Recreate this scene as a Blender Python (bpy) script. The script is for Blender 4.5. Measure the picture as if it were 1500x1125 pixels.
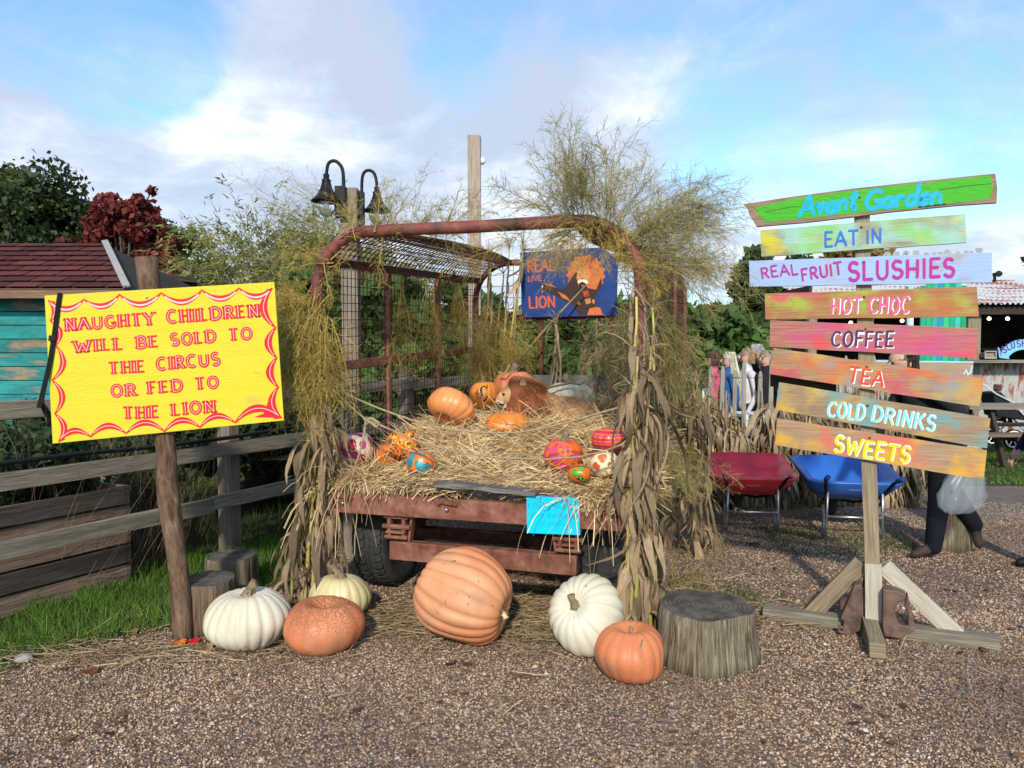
import bpy, bmesh, math, random
import numpy as np
from mathutils import Vector, Matrix
R = math.radians
random.seed(7); RNG = np.random.default_rng(7)
for o in list(bpy.data.objects): bpy.data.objects.remove(o)
SC = bpy.context.scene; COL = SC.collection

# ---------------------------------------------------------------- camera, sky, sun, exposure
FPX, HOR, CAMZ = 1130.0, 515.0, 1.5
PITCH = math.atan((562.5-HOR)/FPX)
cd = bpy.data.cameras.new('camera'); cam = bpy.data.objects.new('camera', cd); COL.objects.link(cam)
cam.location = (0, 0, CAMZ); cam.rotation_euler = (R(90)-PITCH, 0, 0)
cd.sensor_width = 36; cd.lens = 36*FPX/1500; cd.clip_start = .05; cd.clip_end = 2000
SC.camera = cam
SC.view_settings.view_transform = 'Standard'; SC.view_settings.look = 'None'
SC.view_settings.exposure = 0.50; SC.view_settings.gamma = 1; SC.view_settings.use_curve_mapping = False
SUN_EL, SUN_AZ = R(30), R(186)
sunv = Vector((math.sin(SUN_AZ)*math.cos(SUN_EL), math.cos(SUN_AZ)*math.cos(SUN_EL), math.sin(SUN_EL)))
sl = bpy.data.lights.new('sun', 'SUN'); so = bpy.data.objects.new('sun', sl); COL.objects.link(so)
sl.energy = 3.0; sl.angle = R(2.5); sl.color = (1, .92, .80)
so.rotation_euler = sunv.to_track_quat('Z', 'Y').to_euler(); so.location = (6, -8, 12)

def rayd(px, py):
    x = (px-750)/FPX; y = -(py-562.5)/FPX; c, s = math.cos(PITCH), math.sin(PITCH)
    return Vector((x, c+y*s, -s+y*c))
CAM = Vector((0, 0, CAMZ))
def P(px, py, Y): d = rayd(px, py); return CAM+d*(Y/d.y)
def G(px, py, z=0.0): d = rayd(px, py); return CAM+d*((z-CAMZ)/d.z)
def PL(px, py, p0, n): d = rayd(px, py); return CAM+d*((p0-CAM).dot(n)/d.dot(n))

w = bpy.data.worlds.new('World'); SC.world = w; w.use_nodes = True
nt = w.node_tree; nt.nodes.clear(); N = nt.nodes.new; LK = nt.links.new
def mth(op, a, b=None, c=None, clamp=False):
    m = N('ShaderNodeMath'); m.operation = op; m.use_clamp = clamp
    for i, q in enumerate((a, b, c)):
        if q is None: continue
        if isinstance(q, (int, float)): m.inputs[i].default_value = q
        else: LK(q, m.inputs[i])
    return m.outputs[0]
sky = N('ShaderNodeTexSky'); sky.sky_type = 'NISHITA'; sky.sun_disc = False
sky.sun_elevation = SUN_EL; sky.sun_rotation = SUN_AZ; sky.air_density = 1.0; sky.dust_density = .6; sky.ozone_density = 1.5
tc = N('ShaderNodeTexCoord'); dirv = tc.outputs['Generated']
sep = N('ShaderNodeSeparateXYZ'); LK(dirv, sep.inputs[0])
# clouds lie on a high flat layer: project the view direction on it
zc = mth('MAXIMUM', mth('ADD', sep.outputs[2], .16), .06)
cv = N('ShaderNodeCombineXYZ'); LK(mth('DIVIDE', sep.outputs[0], zc), cv.inputs[0]); LK(mth('DIVIDE', sep.outputs[1], zc), cv.inputs[1])
def noise(vec, sc, det=6, rough=.55, dist=0.0, off=(0, 0, 0)):
    mp = N('ShaderNodeMapping'); LK(vec, mp.inputs[0]); mp.inputs['Location'].default_value = off
    n = N('ShaderNodeTexNoise'); LK(mp.outputs[0], n.inputs['Vector'])
    n.inputs['Scale'].default_value = sc; n.inputs['Detail'].default_value = det
    n.inputs['Roughness'].default_value = rough; n.inputs['Distortion'].default_value = dist
    return n.outputs[0]
big = noise(cv.outputs[0], .55, 8, .52, .3, (3.1, 1.7, 0))
fine = noise(dirv, 3.2, 9, .6, .25, (.3, 2.0, .7))
def blob(px, py, rad, amp):       # a cloud bank / a clearing in a given direction of the sky
    d = rayd(px, py).normalized()
    vm = N('ShaderNodeVectorMath'); vm.operation = 'DOT_PRODUCT'; LK(dirv, vm.inputs[0]); vm.inputs[1].default_value = d
    a = mth('MULTIPLY', mth('SUBTRACT', vm.outputs['Value'], 1.0), 1.0/(rad*rad))
    return mth('MULTIPLY', mth('EXPONENT', a), amp)
den = mth('ADD', mth('MULTIPLY', mth('SUBTRACT', big, .5), 1.2), mth('MULTIPLY', mth('SUBTRACT', fine, .5), 2.3))
den = mth('ADD', den, .01)
for bl in ((390, 170, .13, .55), (300, 235, .12, .30), (520, 60, .22, .35), (760, 130, .20, .30), (1050, 150, .16, .32), (60, 215, .10, .6), (140, 270, .10, .5), (90, 120, .06, .12), (1170, 110, .09, .35), (1330, 200, .07, .35), (1440, 40, .06, .2),
           (150, 60, .12, -.22), (1400, 80, .18, -.72), (1480, 190, .12, -.30), (1180, 40, .14, -.10), (190, 165, .06, -.8), (250, 115, .05, -.55), (110, 190, .05, -.3), (480, 110, .05, -.15), (40, 90, .12, -.42), (290, 20, .06, -.1),
           (820, 280, .10, .25), (620, 20, .07, -.35), (930, 50, .10, -.4), (1100, 180, .05, -.2), (700, 200, .05, -.25), (520, 250, .05, -.15), (700, 330, .10, .2), (1450, 240, .12, .45), (1250, 300, .14, .25), (430, 320, .07, -.35), (1000, 250, .08, -.2), (100, 0, .08, -.3)):
    den = mth('ADD', den, blob(*bl))
# low on the horizon the layer closes up
den = mth('ADD', den, mth('MULTIPLY', mth('SUBTRACT', .30, mth('MINIMUM', sep.outputs[2], .30)), 1.0))
mr = N('ShaderNodeMapRange'); LK(den, mr.inputs[0]); mr.inputs[1].default_value = -.10; mr.inputs[2].default_value = .46; mr.interpolation_type = 'SMOOTHSTEP'
wisp = mth('MULTIPLY', mth('SUBTRACT', noise(cv.outputs[0], 1.9, 10, .66, .8, (1.2, 7.7, 0)), .38), 2.1, clamp=True)
mask = mth('MAXIMUM', mth('MULTIPLY', mr.outputs[0], .97), wisp)
# cloud brightness: thick parts have grey undersides, edges and cumulus heads are white
shd = mth('ADD', mth('ADD', mth('MULTIPLY', noise(cv.outputs[0], 1.5, 10, .62, .5, (5.3, 2.06, .78)), 1.9), -.585), mth('MULTIPLY', mth('SUBTRACT', noise(dirv, 5.5, 10, .62, .6, (2.3, 1.06, .4)), .5), 1.15))
for bl in ((375, 135, .06, .40), (470, 180, .04, .14), (325, 185, .045, .16), (560, 60, .22, -.16), (430, 290, .13, -.03), (700, 340, .10, .22), (850, 110, .2, -.14), (1180, 265, .08, .2), (1420, 200, .1, .15), (150, 250, .10, .10), (750, 290, .12, .12)):
    shd = mth('ADD', shd, blob(*bl))
cr = N('ShaderNodeValToRGB'); LK(shd, cr.inputs[0])
e = cr.color_ramp.elements; e[0].position = .22; e[0].color = (.50, .58, .72, 1); e[1].position = .74; e[1].color = (.90, .93, .97, 1)
x = e.new(.42); x.color = (.58, .67, .81, 1); x = e.new(.56); x.color = (.70, .78, .89, 1)
cs = N('ShaderNodeVectorMath'); cs.operation = 'SCALE'; LK(cr.outputs[0], cs.inputs[0]); cs.inputs[3].default_value = 8.5
# the air itself
ss = N('ShaderNodeVectorMath'); ss.operation = 'MULTIPLY'; LK(sky.outputs[0], ss.inputs[0]); ss.inputs[1].default_value = (1.22, 1.58, 1.80)
mx = N('ShaderNodeMix'); mx.data_type = 'RGBA'; LK(mask, mx.inputs[0]); LK(ss.outputs[0], mx.inputs[6]); LK(cs.outputs[0], mx.inputs[7])
bg = N('ShaderNodeBackground'); LK(mx.outputs[2], bg.inputs[0]); bg.inputs[1].default_value = .10
wo = N('ShaderNodeOutputWorld'); LK(bg.outputs[0], wo.inputs[0])

# ---------------------------------------------------------------- materials
MATS = {}
def M(name, cols, scale=8, rough=.8, bump=.3, bscale=None, coord='Object', st=(1, 1, 1), rnd=0, orand=0, metal=0, spec=.15, detail=6,
      patch=None, dist=0.0, sub=0, trans=0, wear=None):
    """cols: list of (pos,(r,g,b)); patch: (scale, lo, hi, colour) a second noise laid over; wear likewise in Object space"""
    m = bpy.data.materials.new(name); m.use_nodes = True; t = m.node_tree; b = t.nodes['Principled BSDF']
    n_, l_ = t.nodes.new, t.links.new
    c = n_('ShaderNodeTexCoord'); mp = n_('ShaderNodeMapping'); l_(c.outputs[coord], mp.inputs[0]); mp.inputs['Scale'].default_value = st
    oi = n_('ShaderNodeObjectInfo')
    if orand or coord == 'UV':
        cc = n_('ShaderNodeCombineXYZ')
        for i in range(3):
            q = n_('ShaderNodeMath'); q.operation = 'MULTIPLY'; l_(oi.outputs['Random'], q.inputs[0]); q.inputs[1].default_value = (17.3, 9.1, 31.7)[i]; l_(q.outputs[0], cc.inputs[i])
        l_(cc.outputs[0], mp.inputs['Location'])
    no = n_('ShaderNodeTexNoise'); l_(mp.outputs[0], no.inputs['Vector']); no.inputs['Scale'].default_value = scale; no.inputs['Detail'].default_value = detail
    no.inputs['Distortion'].default_value = dist; no.inputs['Roughness'].default_value = .6
    r = n_('ShaderNodeValToRGB'); l_(no.outputs[0], r.inputs[0]); el = r.color_ramp.elements
    if len(cols) == 1: cols = [(0, cols[0][1]), (1, cols[0][1])]
    el[0].position = cols[0][0]; el[0].color = (*cols[0][1], 1); el[1].position = cols[-1][0]; el[1].color = (*cols[-1][1], 1)
    for p_, k in cols[1:-1]: q = el.new(p_); q.color = (*k, 1)
    out = r.outputs[0]
    for pp, cs_ in ((patch, mp.outputs[0]), (wear, c.outputs['Object'])):
        if not pp: continue
        n2 = n_('ShaderNodeTexNoise'); l_(cs_, n2.inputs['Vector']); n2.inputs['Scale'].default_value = pp[0]; n2.inputs['Detail'].default_value = 5
        m2 = n_('ShaderNodeMapRange'); l_(n2.outputs[0], m2.inputs[0]); m2.inputs[1].default_value = pp[1]; m2.inputs[2].default_value = pp[2]
        x2 = n_('ShaderNodeMix'); x2.data_type = 'RGBA'; l_(m2.outputs[0], x2.inputs[0]); l_(out, x2.inputs[6]); x2.inputs[7].default_value = (*pp[3], 1); out = x2.outputs[2]
    def scalev(src, amt, out):
        a = n_('ShaderNodeMapRange'); l_(src, a.inputs[0]); a.inputs[3].default_value = 1-amt; a.inputs[4].default_value = 1+amt
        v = n_('ShaderNodeVectorMath'); v.operation = 'SCALE'; l_(out, v.inputs[0]); l_(a.outputs[0], v.inputs[3]); return v.outputs[0]
    if rnd:
        at = n_('ShaderNodeAttribute'); at.attribute_name = 'rnd'; out = scalev(at.outputs['Fac'], rnd, out)
    if orand: out = scalev(oi.outputs['Random'], orand, out)
    l_(out, b.inputs['Base Color'])
    b.inputs['Roughness'].default_value = rough; b.inputs['Metallic'].default_value = metal; b.inputs['Specular IOR Level'].default_value = spec
    if bump:
        nb = n_('ShaderNodeTexNoise'); l_(mp.outputs[0], nb.inputs['Vector']); nb.inputs['Scale'].default_value = bscale or scale*2.5; nb.inputs['Detail'].default_value = 4
        bp = n_('ShaderNodeBump'); l_(nb.outputs[0], bp.inputs['Height']); bp.inputs['Strength'].default_value = bump; bp.inputs['Distance'].default_value = .01
        l_(bp.outputs[0], b.inputs['Normal'])
    if trans:
        tr = n_('ShaderNodeBsdfTranslucent'); l_(out, tr.inputs[0]); ms = n_('ShaderNodeMixShader'); ms.inputs[0].default_value = trans
        l_(b.outputs[0], ms.inputs[1]); l_(tr.outputs[0], ms.inputs[2]); l_(ms.outputs[0], t.nodes['Material Output'].inputs[0])
    MATS[name] = m; return m
def wood(name, a, b_, c_, rough=.85, sc=4, orand=.12, patch=None, wear=None, gr=22, bump=.5):
    return M(name, [(.28, a), (.5, b_), (.72, c_)], sc, rough, bump, sc*2, 'UV', (1.2, gr, gr), orand=orand, detail=8, patch=patch, dist=.8, wear=wear)
W_GREY = wood('weathered_rail', (.12, .10, .075), (.24, .205, .155), (.36, .31, .24), patch=(.5, .55, .75, (.10, .11, .07)))
W_POST = wood('post_wood', (.10, .08, .06), (.20, .165, .125), (.31, .26, .20))
W_PALE = wood('pale_timber', (.30, .24, .17), (.42, .34, .25), (.52, .44, .33), gr=14)
W_BARK = M('peeled_bark', [(.32, (.05, .028, .018)), (.45, (.11, .065, .042)), (.6, (.17, .11, .07)), (.75, (.28, .20, .13))], 5, .85, .8, 9, 'UV', (1.3, 5, 5), detail=8, dist=1.2)
W_CRATE = wood('planter_wood', (.09, .06, .042), (.20, .135, .095), (.31, .22, .16), patch=(.7, .55, .8, (.07, .055, .045)))
W_DECK = wood('deck_wood', (.05, .045, .042), (.13, .12, .11), (.25, .23, .20), sc=3, bump=.9)
W_STUMP = M('stump_side', [(.28, (.035, .026, .018)), (.42, (.11, .085, .055)), (.55, (.21, .17, .115)), (.72, (.40, .34, .25))], 3.2, .92, 1.0, 7, 'UV', (7, 1.3, 1), detail=9, dist=1.6, patch=(.28, .48, .66, (.11, .10, .055)), wear=(4, .6, .75, (.05, .035, .022)))
W_STUMPT = M('stump_top', [(.35, (.06, .052, .044)), (.5, (.11, .098, .082)), (.75, (.19, .17, .14))], 9, 1.0, .5, 30, detail=8, wear=(7, .62, .75, (.23, .19, .14)), spec=.03)
def rings(m):      # growth rings and grey weathering on the sawn face
    t = m.node_tree; b = t.nodes['Principled BSDF']; old = b.inputs['Base Color'].links[0].from_socket; n_, l_ = t.nodes.new, t.links.new
    c = n_('ShaderNodeTexCoord'); wv = n_('ShaderNodeTexWave'); wv.wave_type = 'RINGS'; wv.rings_direction = 'Z'; wv.inputs['Scale'].default_value = 14; wv.inputs['Distortion'].default_value = 2.5; wv.inputs['Detail'].default_value = 3; l_(c.outputs['Object'], wv.inputs['Vector'])
    mr2 = n_('ShaderNodeMapRange'); l_(wv.outputs['Fac'], mr2.inputs[0]); mr2.inputs[3].default_value = .72; mr2.inputs[4].default_value = 1.12
    v = n_('ShaderNodeVectorMath'); v.operation = 'SCALE'; l_(old, v.inputs[0]); l_(mr2.outputs[0], v.inputs[3]); l_(v.outputs[0], b.inputs['Base Color'])
rings(W_STUMPT)
W_SIGN = wood('signpost_wood', (.13, .10, .065), (.24, .19, .12), (.34, .28, .19))
W_SIGNB = wood('pale_sawn_wood', (.30, .26, .20), (.44, .39, .31), (.56, .51, .42), patch=(.6, .6, .8, (.24, .19, .13)))
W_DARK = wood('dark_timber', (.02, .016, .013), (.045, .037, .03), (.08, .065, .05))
RUST = M('rusty_red_paint', [(.3, (.10, .038, .024)), (.5, (.20, .078, .052)), (.65, (.26, .125, .085)), (.8, (.36, .21, .15))], 14, .75, .35, 60, detail=9, wear=(2.2, .52, .72, (.11, .045, .022)))
RUSTD = M('dark_rust', [(.3, (.045, .017, .011)), (.6, (.115, .045, .03)), (.8, (.17, .08, .055))], 16, .85, .3, 60, detail=8)
REDTUBE = M('red_tube_paint', [(.3, (.10, .028, .022)), (.5, (.19, .052, .042)), (.62, (.22, .085, .06)), (.8, (.30, .17, .12))], 11, .62, .3, 50, detail=10, spec=.3, wear=(5, .48, .62, (.09, .045, .028)))
WIREM = M('rusty_wire', [(.3, (.03, .015, .012)), (.7, (.08, .038, .028))], 20, .8, 0)
BLACKM = M('black_metal', [(.3, (.006, .006, .007)), (.7, (.018, .018, .02))], 12, .45, .1)
IRON = M('rusty_iron', [(.25, (.04, .022, .016)), (.45, (.09, .048, .034)), (.6, (.15, .09, .065)), (.78, (.22, .16, .12))], 11, .6, .4, 30, detail=9, spec=.5)
RUBBER = M('tyre_rubber', [(.3, (.022, .022, .022)), (.7, (.065, .063, .06))], 9, .8, .2, 30)
STEEL = M('galvanised_steel', [(.3, (.32, .33, .34)), (.7, (.5, .51, .52))], 20, .38, .05, metal=.85)
STRAW = M('straw', [(.25, (.38, .235, .10)), (.5, (.57, .40, .20)), (.75, (.70, .54, .31))], 6, .6, 0, rnd=.45, spec=.4)
STRAWG = M('trodden_straw', [(.25, (.17, .115, .055)), (.5, (.29, .21, .115)), (.75, (.42, .33, .19))], 5, .8, 0, rnd=.45)
BRUSHY = M('yellow_brush', [(.3, (.32, .23, .055)), (.6, (.46, .35, .10)), (.8, (.54, .43, .15))], 3, .7, 0, rnd=.4, trans=.25)
BRUSHG = M('olive_brush', [(.3, (.24, .20, .07)), (.6, (.38, .32, .13)), (.8, (.48, .41, .20))], 3, .7, 0, rnd=.45, trans=.25)
HUSK = M('corn_husk', [(.3, (.15, .095, .052)), (.5, (.41, .29, .175)), (.7, (.68, .52, .34))], 5, .85, .8, 14, 'UV', (1.5, 12, 1), orand=.5, trans=.15, detail=6)
HUSKJ = M('corn_husk_joined', [(.3, (.13, .095, .055)), (.5, (.30, .22, .135)), (.7, (.48, .37, .24))], 5, .8, 0, rnd=.5, trans=.15)
STALKY = M('corn_stalk', [(.3, (.26, .28, .035)), (.48, (.40, .34, .08)), (.58, (.38, .28, .13)), (.8, (.32, .25, .16))], 1.1, .5, .1, 30, orand=.25, spec=.5)
STALKB = M('dry_corn_stalk', [(.3, (.14, .10, .06)), (.6, (.32, .25, .14)), (.8, (.42, .36, .16))], 3, .6, .1, 30, orand=.3)
ROPE = M('rope', [(.3, (.24, .175, .10)), (.7, (.42, .33, .20))], 60, .9, .6, 120)
PALE_STEM = M('pumpkin_stem', [(.3, (.12, .09, .05)), (.6, (.26, .20, .12)), (.8, (.40, .33, .20))], 25, .9, .6, 50)

# ---------------------------------------------------------------- mesh helpers
MW = {}
class MB:
    def __init__(s): s.v = []; s.f = []; s.uv = []; s.mi = []
    def add(s, vs, fs, uvs=None, mi=0):
        b = len(s.v); s.v += [Vector(q) for q in vs]
        for i, f in enumerate(fs):
            s.f.append([b+k for k in f]); s.mi.append(mi)
            s.uv.append(uvs[i] if uvs else [(vs[k][0], vs[k][1]) for k in f])
        return s
    def box(s, c, size, rot=None, mi=0):
        c = Vector(c); a = [Vector((1, 0, 0)), Vector((0, 1, 0)), Vector((0, 0, 1))]
        if rot is not None: a = [rot @ q for q in a]
        i = max(range(3), key=lambda k: size[k]); j, k = [(1, 2), (0, 2), (0, 1)][i]
        p0 = c-a[i]*size[i]/2; p1 = c+a[i]*size[i]/2
        return s.beam(p0, p1, size[j], size[k], a[k], mi=mi)
    def beam(s, p0, p1, wd, ht, up=(0, 0, 1), seg=1, jit=0, mi=0, taper=1.0):
        """box from p0 to p1, ht along up, wd sideways; UV u runs along it"""
        p0, p1, up = Vector(p0), Vector(p1), Vector(up); d = p1-p0; L = d.length; d = d/L
        sd = d.cross(up); sd.normalize(); up = sd.cross(d); up.normalize()
        vs = []; fs = []; uv = []
        for i in range(seg+1):
            t = i/seg; c = p0+d*L*t; k = 1+(taper-1)*t
            for a, b in ((-1, -1), (1, -1), (1, 1), (-1, 1)):
                vs.append(c+sd*(a*wd/2*k+random.uniform(-jit, jit))+up*(b*ht/2*k+random.uniform(-jit, jit)))
        o = random.random()*3
        for i in range(seg):
            u0, u1 = L*i/seg+o, L*(i+1)/seg+o
            vv = (0, wd, wd+ht, 2*wd+ht, 2*wd+2*ht)
            for q in range(4):
                r = (q+1) % 4; fs.append([i*4+q, i*4+r, i*4+4+r, i*4+4+q]); uv.append([(u0, vv[q]), (u0, vv[q+1]), (u1, vv[q+1]), (u1, vv[q])])
        fs.append([3, 2, 1, 0]); uv.append([(0, 0), (wd*.1, 0), (wd*.1, ht), (0, ht)])
        e = seg*4; fs.append([e, e+1, e+2, e+3]); uv.append([(0, 0), (wd*.1, 0), (wd*.1, ht), (0, ht)])
        return s.add(vs, fs, uv, mi)
    def tube(s, pts, r, n=8, cap=True, mi=0, vs_=1.0):
        pts = [Vector(p) for p in pts]; k = len(pts); rr = list(r) if hasattr(r, '__len__') else [r]*k
        t = [(pts[min(i+1, k-1)]-pts[max(i-1, 0)]).normalized() for i in range(k)]
        a = t[0].orthogonal().normalized(); vs = []; fs = []; uv = []; L = 0; Ls = [0]
        for i in range(1, k): L += (pts[i]-pts[i-1]).length; Ls.append(L)
        for i in range(k):
            a = a-t[i]*a.dot(t[i]); a.normalize(); b = t[i].cross(a)
            for j in range(n):
                q = 2*math.pi*j/n; vs.append(pts[i]+(a*math.cos(q)+b*math.sin(q))*rr[i])
        for i in range(k-1):
            for j in range(n):
                j2 = (j+1) % n; fs.append([i*n+j, i*n+j2, i*n+n+j2, i*n+n+j]); c = 6.28*max(rr)/n*vs_
                uv.append([(Ls[i], j*c), (Ls[i], (j+1)*c), (Ls[i+1], (j+1)*c), (Ls[i+1], j*c)])
        if cap:
            fs.append(list(range(n))[::-1]); uv.append([(vs[q][0], vs[q][1]) for q in fs[-1]])
            fs.append([(k-1)*n+j for j in range(n)]); uv.append([(vs[q][0], vs[q][1]) for q in fs[-1]])
        return s.add(vs, fs, uv, mi)
    def slab(s, poly, off, mi=0, u0=None, back=True):
        """front polygon (3D points), thickness vector off; UV along poly[0]->poly[1] or u0"""
        poly = [Vector(p) for p in poly]; off = Vector(off); n = len(poly)
        ud = (u0 or (poly[1]-poly[0])).normalized(); nn = off.normalized(); vd = nn.cross(ud)
        vs = poly+[p+off for p in poly]; T = off.length; o = random.random()*3
        q2 = lambda p: (p.dot(ud)+o, p.dot(vd))
        fs = [list(range(n))]; uv = [[q2(p) for p in poly]]
        if back: fs.append([n+i for i in range(n)][::-1]); uv.append([q2(vs[k]) for k in fs[-1]])
        for i in range(n):
            j = (i+1) % n; fs.append([j, i, n+i, n+j]); a, b = q2(poly[j]), q2(poly[i]); uv.append([a, b, (b[0], b[1]+T), (a[0], a[1]+T)])
        return s.add(vs, fs, uv, mi)
    def lathe(s, prof, n=24, mtx=None, mi=0, wob=None):
        vs = []; fs = []; uv = []; k = len(prof)
        for i, (r, z) in enumerate(prof):
            for j in range(n):
                a = 2*math.pi*j/n; q = r*(wob(a, z) if wob else 1); v = Vector((q*math.cos(a), q*math.sin(a), z)); vs.append(mtx @ v if mtx else v)
        for i in range(k-1):
            for j in range(n):
                j2 = (j+1) % n; fs.append([i*n+j, i*n+j2, i*n+n+j2, i*n+n+j]); uv.append([(j/n, prof[i][1]), ((j+1)/n, prof[i][1]), ((j+1)/n, prof[i+1][1]), (j/n, prof[i+1][1])])
        if prof[0][0] > 1e-5: fs.append(list(range(n))[::-1]); uv.append([(vs[q][0], vs[q][1]) for q in fs[-1]])
        if prof[-1][0] > 1e-5: fs.append([(k-1)*n+j for j in range(n)]); uv.append([(vs[q][0], vs[q][1]) for q in fs[-1]])
        return s.add(vs, fs, uv, mi)
    def ball(s, c, r, n=12, m=8, mi=0, sc=(1, 1, 1), rot=None):
        mt = Matrix.Translation(Vector(c)) @ (rot.to_4x4() if rot is not None else Matrix()) @ Matrix.Diagonal((*sc, 1))
        return s.lathe([(max(1e-6, r*math.sin(math.pi*i/m)), -r*math.cos(math.pi*i/m)) for i in range(m+1)], n, mt, mi)
    def build(s, name, mat, parent=None, smooth=False, bevel=0, world=True, kind=None, label=None):
        me = bpy.data.meshes.new(name); vs = s.v
        if parent is not None and world: iv = MW.get(parent.name, Matrix()).inverted(); vs = [iv @ v for v in vs]
        me.from_pydata([tuple(v) for v in vs], [], s.f)
        ul = me.uv_layers.new(name='UVMap'); flat = [c for f in s.uv for q in f for c in q]; ul.data.foreach_set('uv', flat)
        for m_ in (mat if isinstance(mat, (list, tuple)) else [mat]): me.materials.append(m_)
        me.polygons.foreach_set('material_index', s.mi)
        if smooth: me.polygons.foreach_set('use_smooth', [True]*len(s.f))
        me.update()
        o = bpy.data.objects.new(name, me); COL.objects.link(o)
        if parent is not None: o.parent = parent; MW[o.name] = MW.get(parent.name, Matrix())
        if bevel:
            b = o.modifiers.new('bevel', 'BEVEL'); b.width = bevel; b.segments = 2; b.limit_method = 'ANGLE'; b.angle_limit = R(50)
        if kind: o['kind'] = kind
        if label: o['label'] = label
        return o
def tag(o, label=None, cat=None, group=None, kind=None):
    if label: o['label'] = label
    if cat: o['category'] = cat
    if group: o['group'] = group
    if kind: o['kind'] = kind
    return o
def thing(name, label, cat, loc=(0, 0, 0), rz=0, group=None, rot=None):
    o = bpy.data.objects.new(name, None); COL.objects.link(o); o.location = loc; o.empty_display_size = .1
    rm = (rot if rot is not None else Matrix.Rotation(rz, 3, 'Z')); o.rotation_euler = rm.to_euler()
    MW[o.name] = Matrix.Translation(Vector(loc)) @ rm.to_4x4()
    return tag(o, label, cat, group)
def copy_tree(o, parent=None, mats=None):
    c = o.copy(); COL.objects.link(c)
    if parent is not None: c.parent = parent
    for ch in list(o.children): copy_tree(ch, c)
    return c
def np_mesh(name, V, F, mat, parent=None, rnd=None, smooth=False, kind=None, world=True):
    """V (n,3), F (m,4) or (m,3)"""
    V = np.asarray(V, dtype=np.float32).reshape(-1, 3); F = np.asarray(F, dtype=np.int32)
    if parent is not None and world:
        iv = np.array(MW.get(parent.name, Matrix()).inverted()); V = (V @ iv[:3, :3].T + iv[:3, 3]).astype(np.float32)
    me = bpy.data.meshes.new(name); k = F.shape[1]
    me.vertices.add(len(V)); me.vertices.foreach_set('co', V.ravel())
    me.loops.add(F.size); me.loops.foreach_set('vertex_index', F.ravel())
    me.polygons.add(len(F)); me.polygons.foreach_set('loop_start', np.arange(len(F), dtype=np.int32)*k); me.polygons.foreach_set('loop_total', np.full(len(F), k, dtype=np.int32))
    if smooth: me.polygons.foreach_set('use_smooth', np.ones(len(F), dtype=bool))
    if rnd is not None:
        a = me.attributes.new('rnd', 'FLOAT', 'POINT'); a.data.foreach_set('value', np.asarray(rnd, dtype=np.float32))
    me.materials.append(mat); me.update(calc_edges=True)
    o = bpy.data.objects.new(name, me); COL.objects.link(o)
    if parent is not None: o.parent = parent; MW[o.name] = MW.get(parent.name, Matrix())
    if kind: o['kind'] = kind
    return o
def nrm(a): return a/np.maximum(1e-9, np.linalg.norm(a, axis=-1, keepdims=True))
def strips(Pt, Wd, side=None, fold=0):
    """Pt (n,k,3) centre lines, Wd (n,k) widths -> V,F,rnd"""
    n, k, _ = Pt.shape; T = np.gradient(Pt, axis=1)
    if side is None: side = RNG.normal(size=(n, 1, 3))
    S = nrm(np.cross(T, np.broadcast_to(side, T.shape)))*Wd[..., None]*.5
    V = np.stack([Pt-S, Pt+S], axis=2).reshape(-1, 3)
    i = np.arange(n)[:, None]*(2*k)+np.arange(k-1)[None]*2; i = i.ravel()
    return V, np.stack([i, i+1, i+3, i+2], 1), np.repeat(RNG.random(n), 2*k)
def grow(p0, d0, L, k, droop=0.0, wob=.1, droop_pow=1.0):
    n = len(p0); pts = np.zeros((n, k, 3)); pts[:, 0] = p0; d = nrm(d0.astype(float)); st = (L/(k-1))[:, None]
    for i in range(1, k):
        pts[:, i] = pts[:, i-1]+d*st
        d = nrm(d+RNG.normal(size=(n, 3))*wob+np.array([0, 0, -1])*droop*(i/k)**droop_pow)
    return pts
def branch(par, n, L, spread, k, droop, wob, tmin=.15):
    """children twigs growing off parent polylines"""
    m, kk, _ = par.shape; pi = RNG.integers(0, m, n); t = (tmin+(1-tmin)*RNG.random(n))*(kk-1.001); a = t.astype(int); f = (t-a)[:, None]
    p = par[pi, a]*(1-f)+par[pi, a+1]*f; d = nrm(par[pi, a+1]-par[pi, a]); d = nrm(d+RNG.normal(size=(n, 3))*spread)
    ln = L*(.5+RNG.random(n))*(1.15-.7*t/kk); return grow(p, d, ln, k, droop, wob)
def merge(parts):
    V = []; F = []; C = []; b = 0
    for v, f, r in parts: V.append(v); F.append(f+b); C.append(r); b += len(v)
    return np.concatenate(V), np.concatenate(F), np.concatenate(C)
def taper(n, k, w0, w1): return np.broadcast_to(np.linspace(w0, w1, k)[None], (n, k))*(.7+.6*RNG.random((n, 1)))
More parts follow.
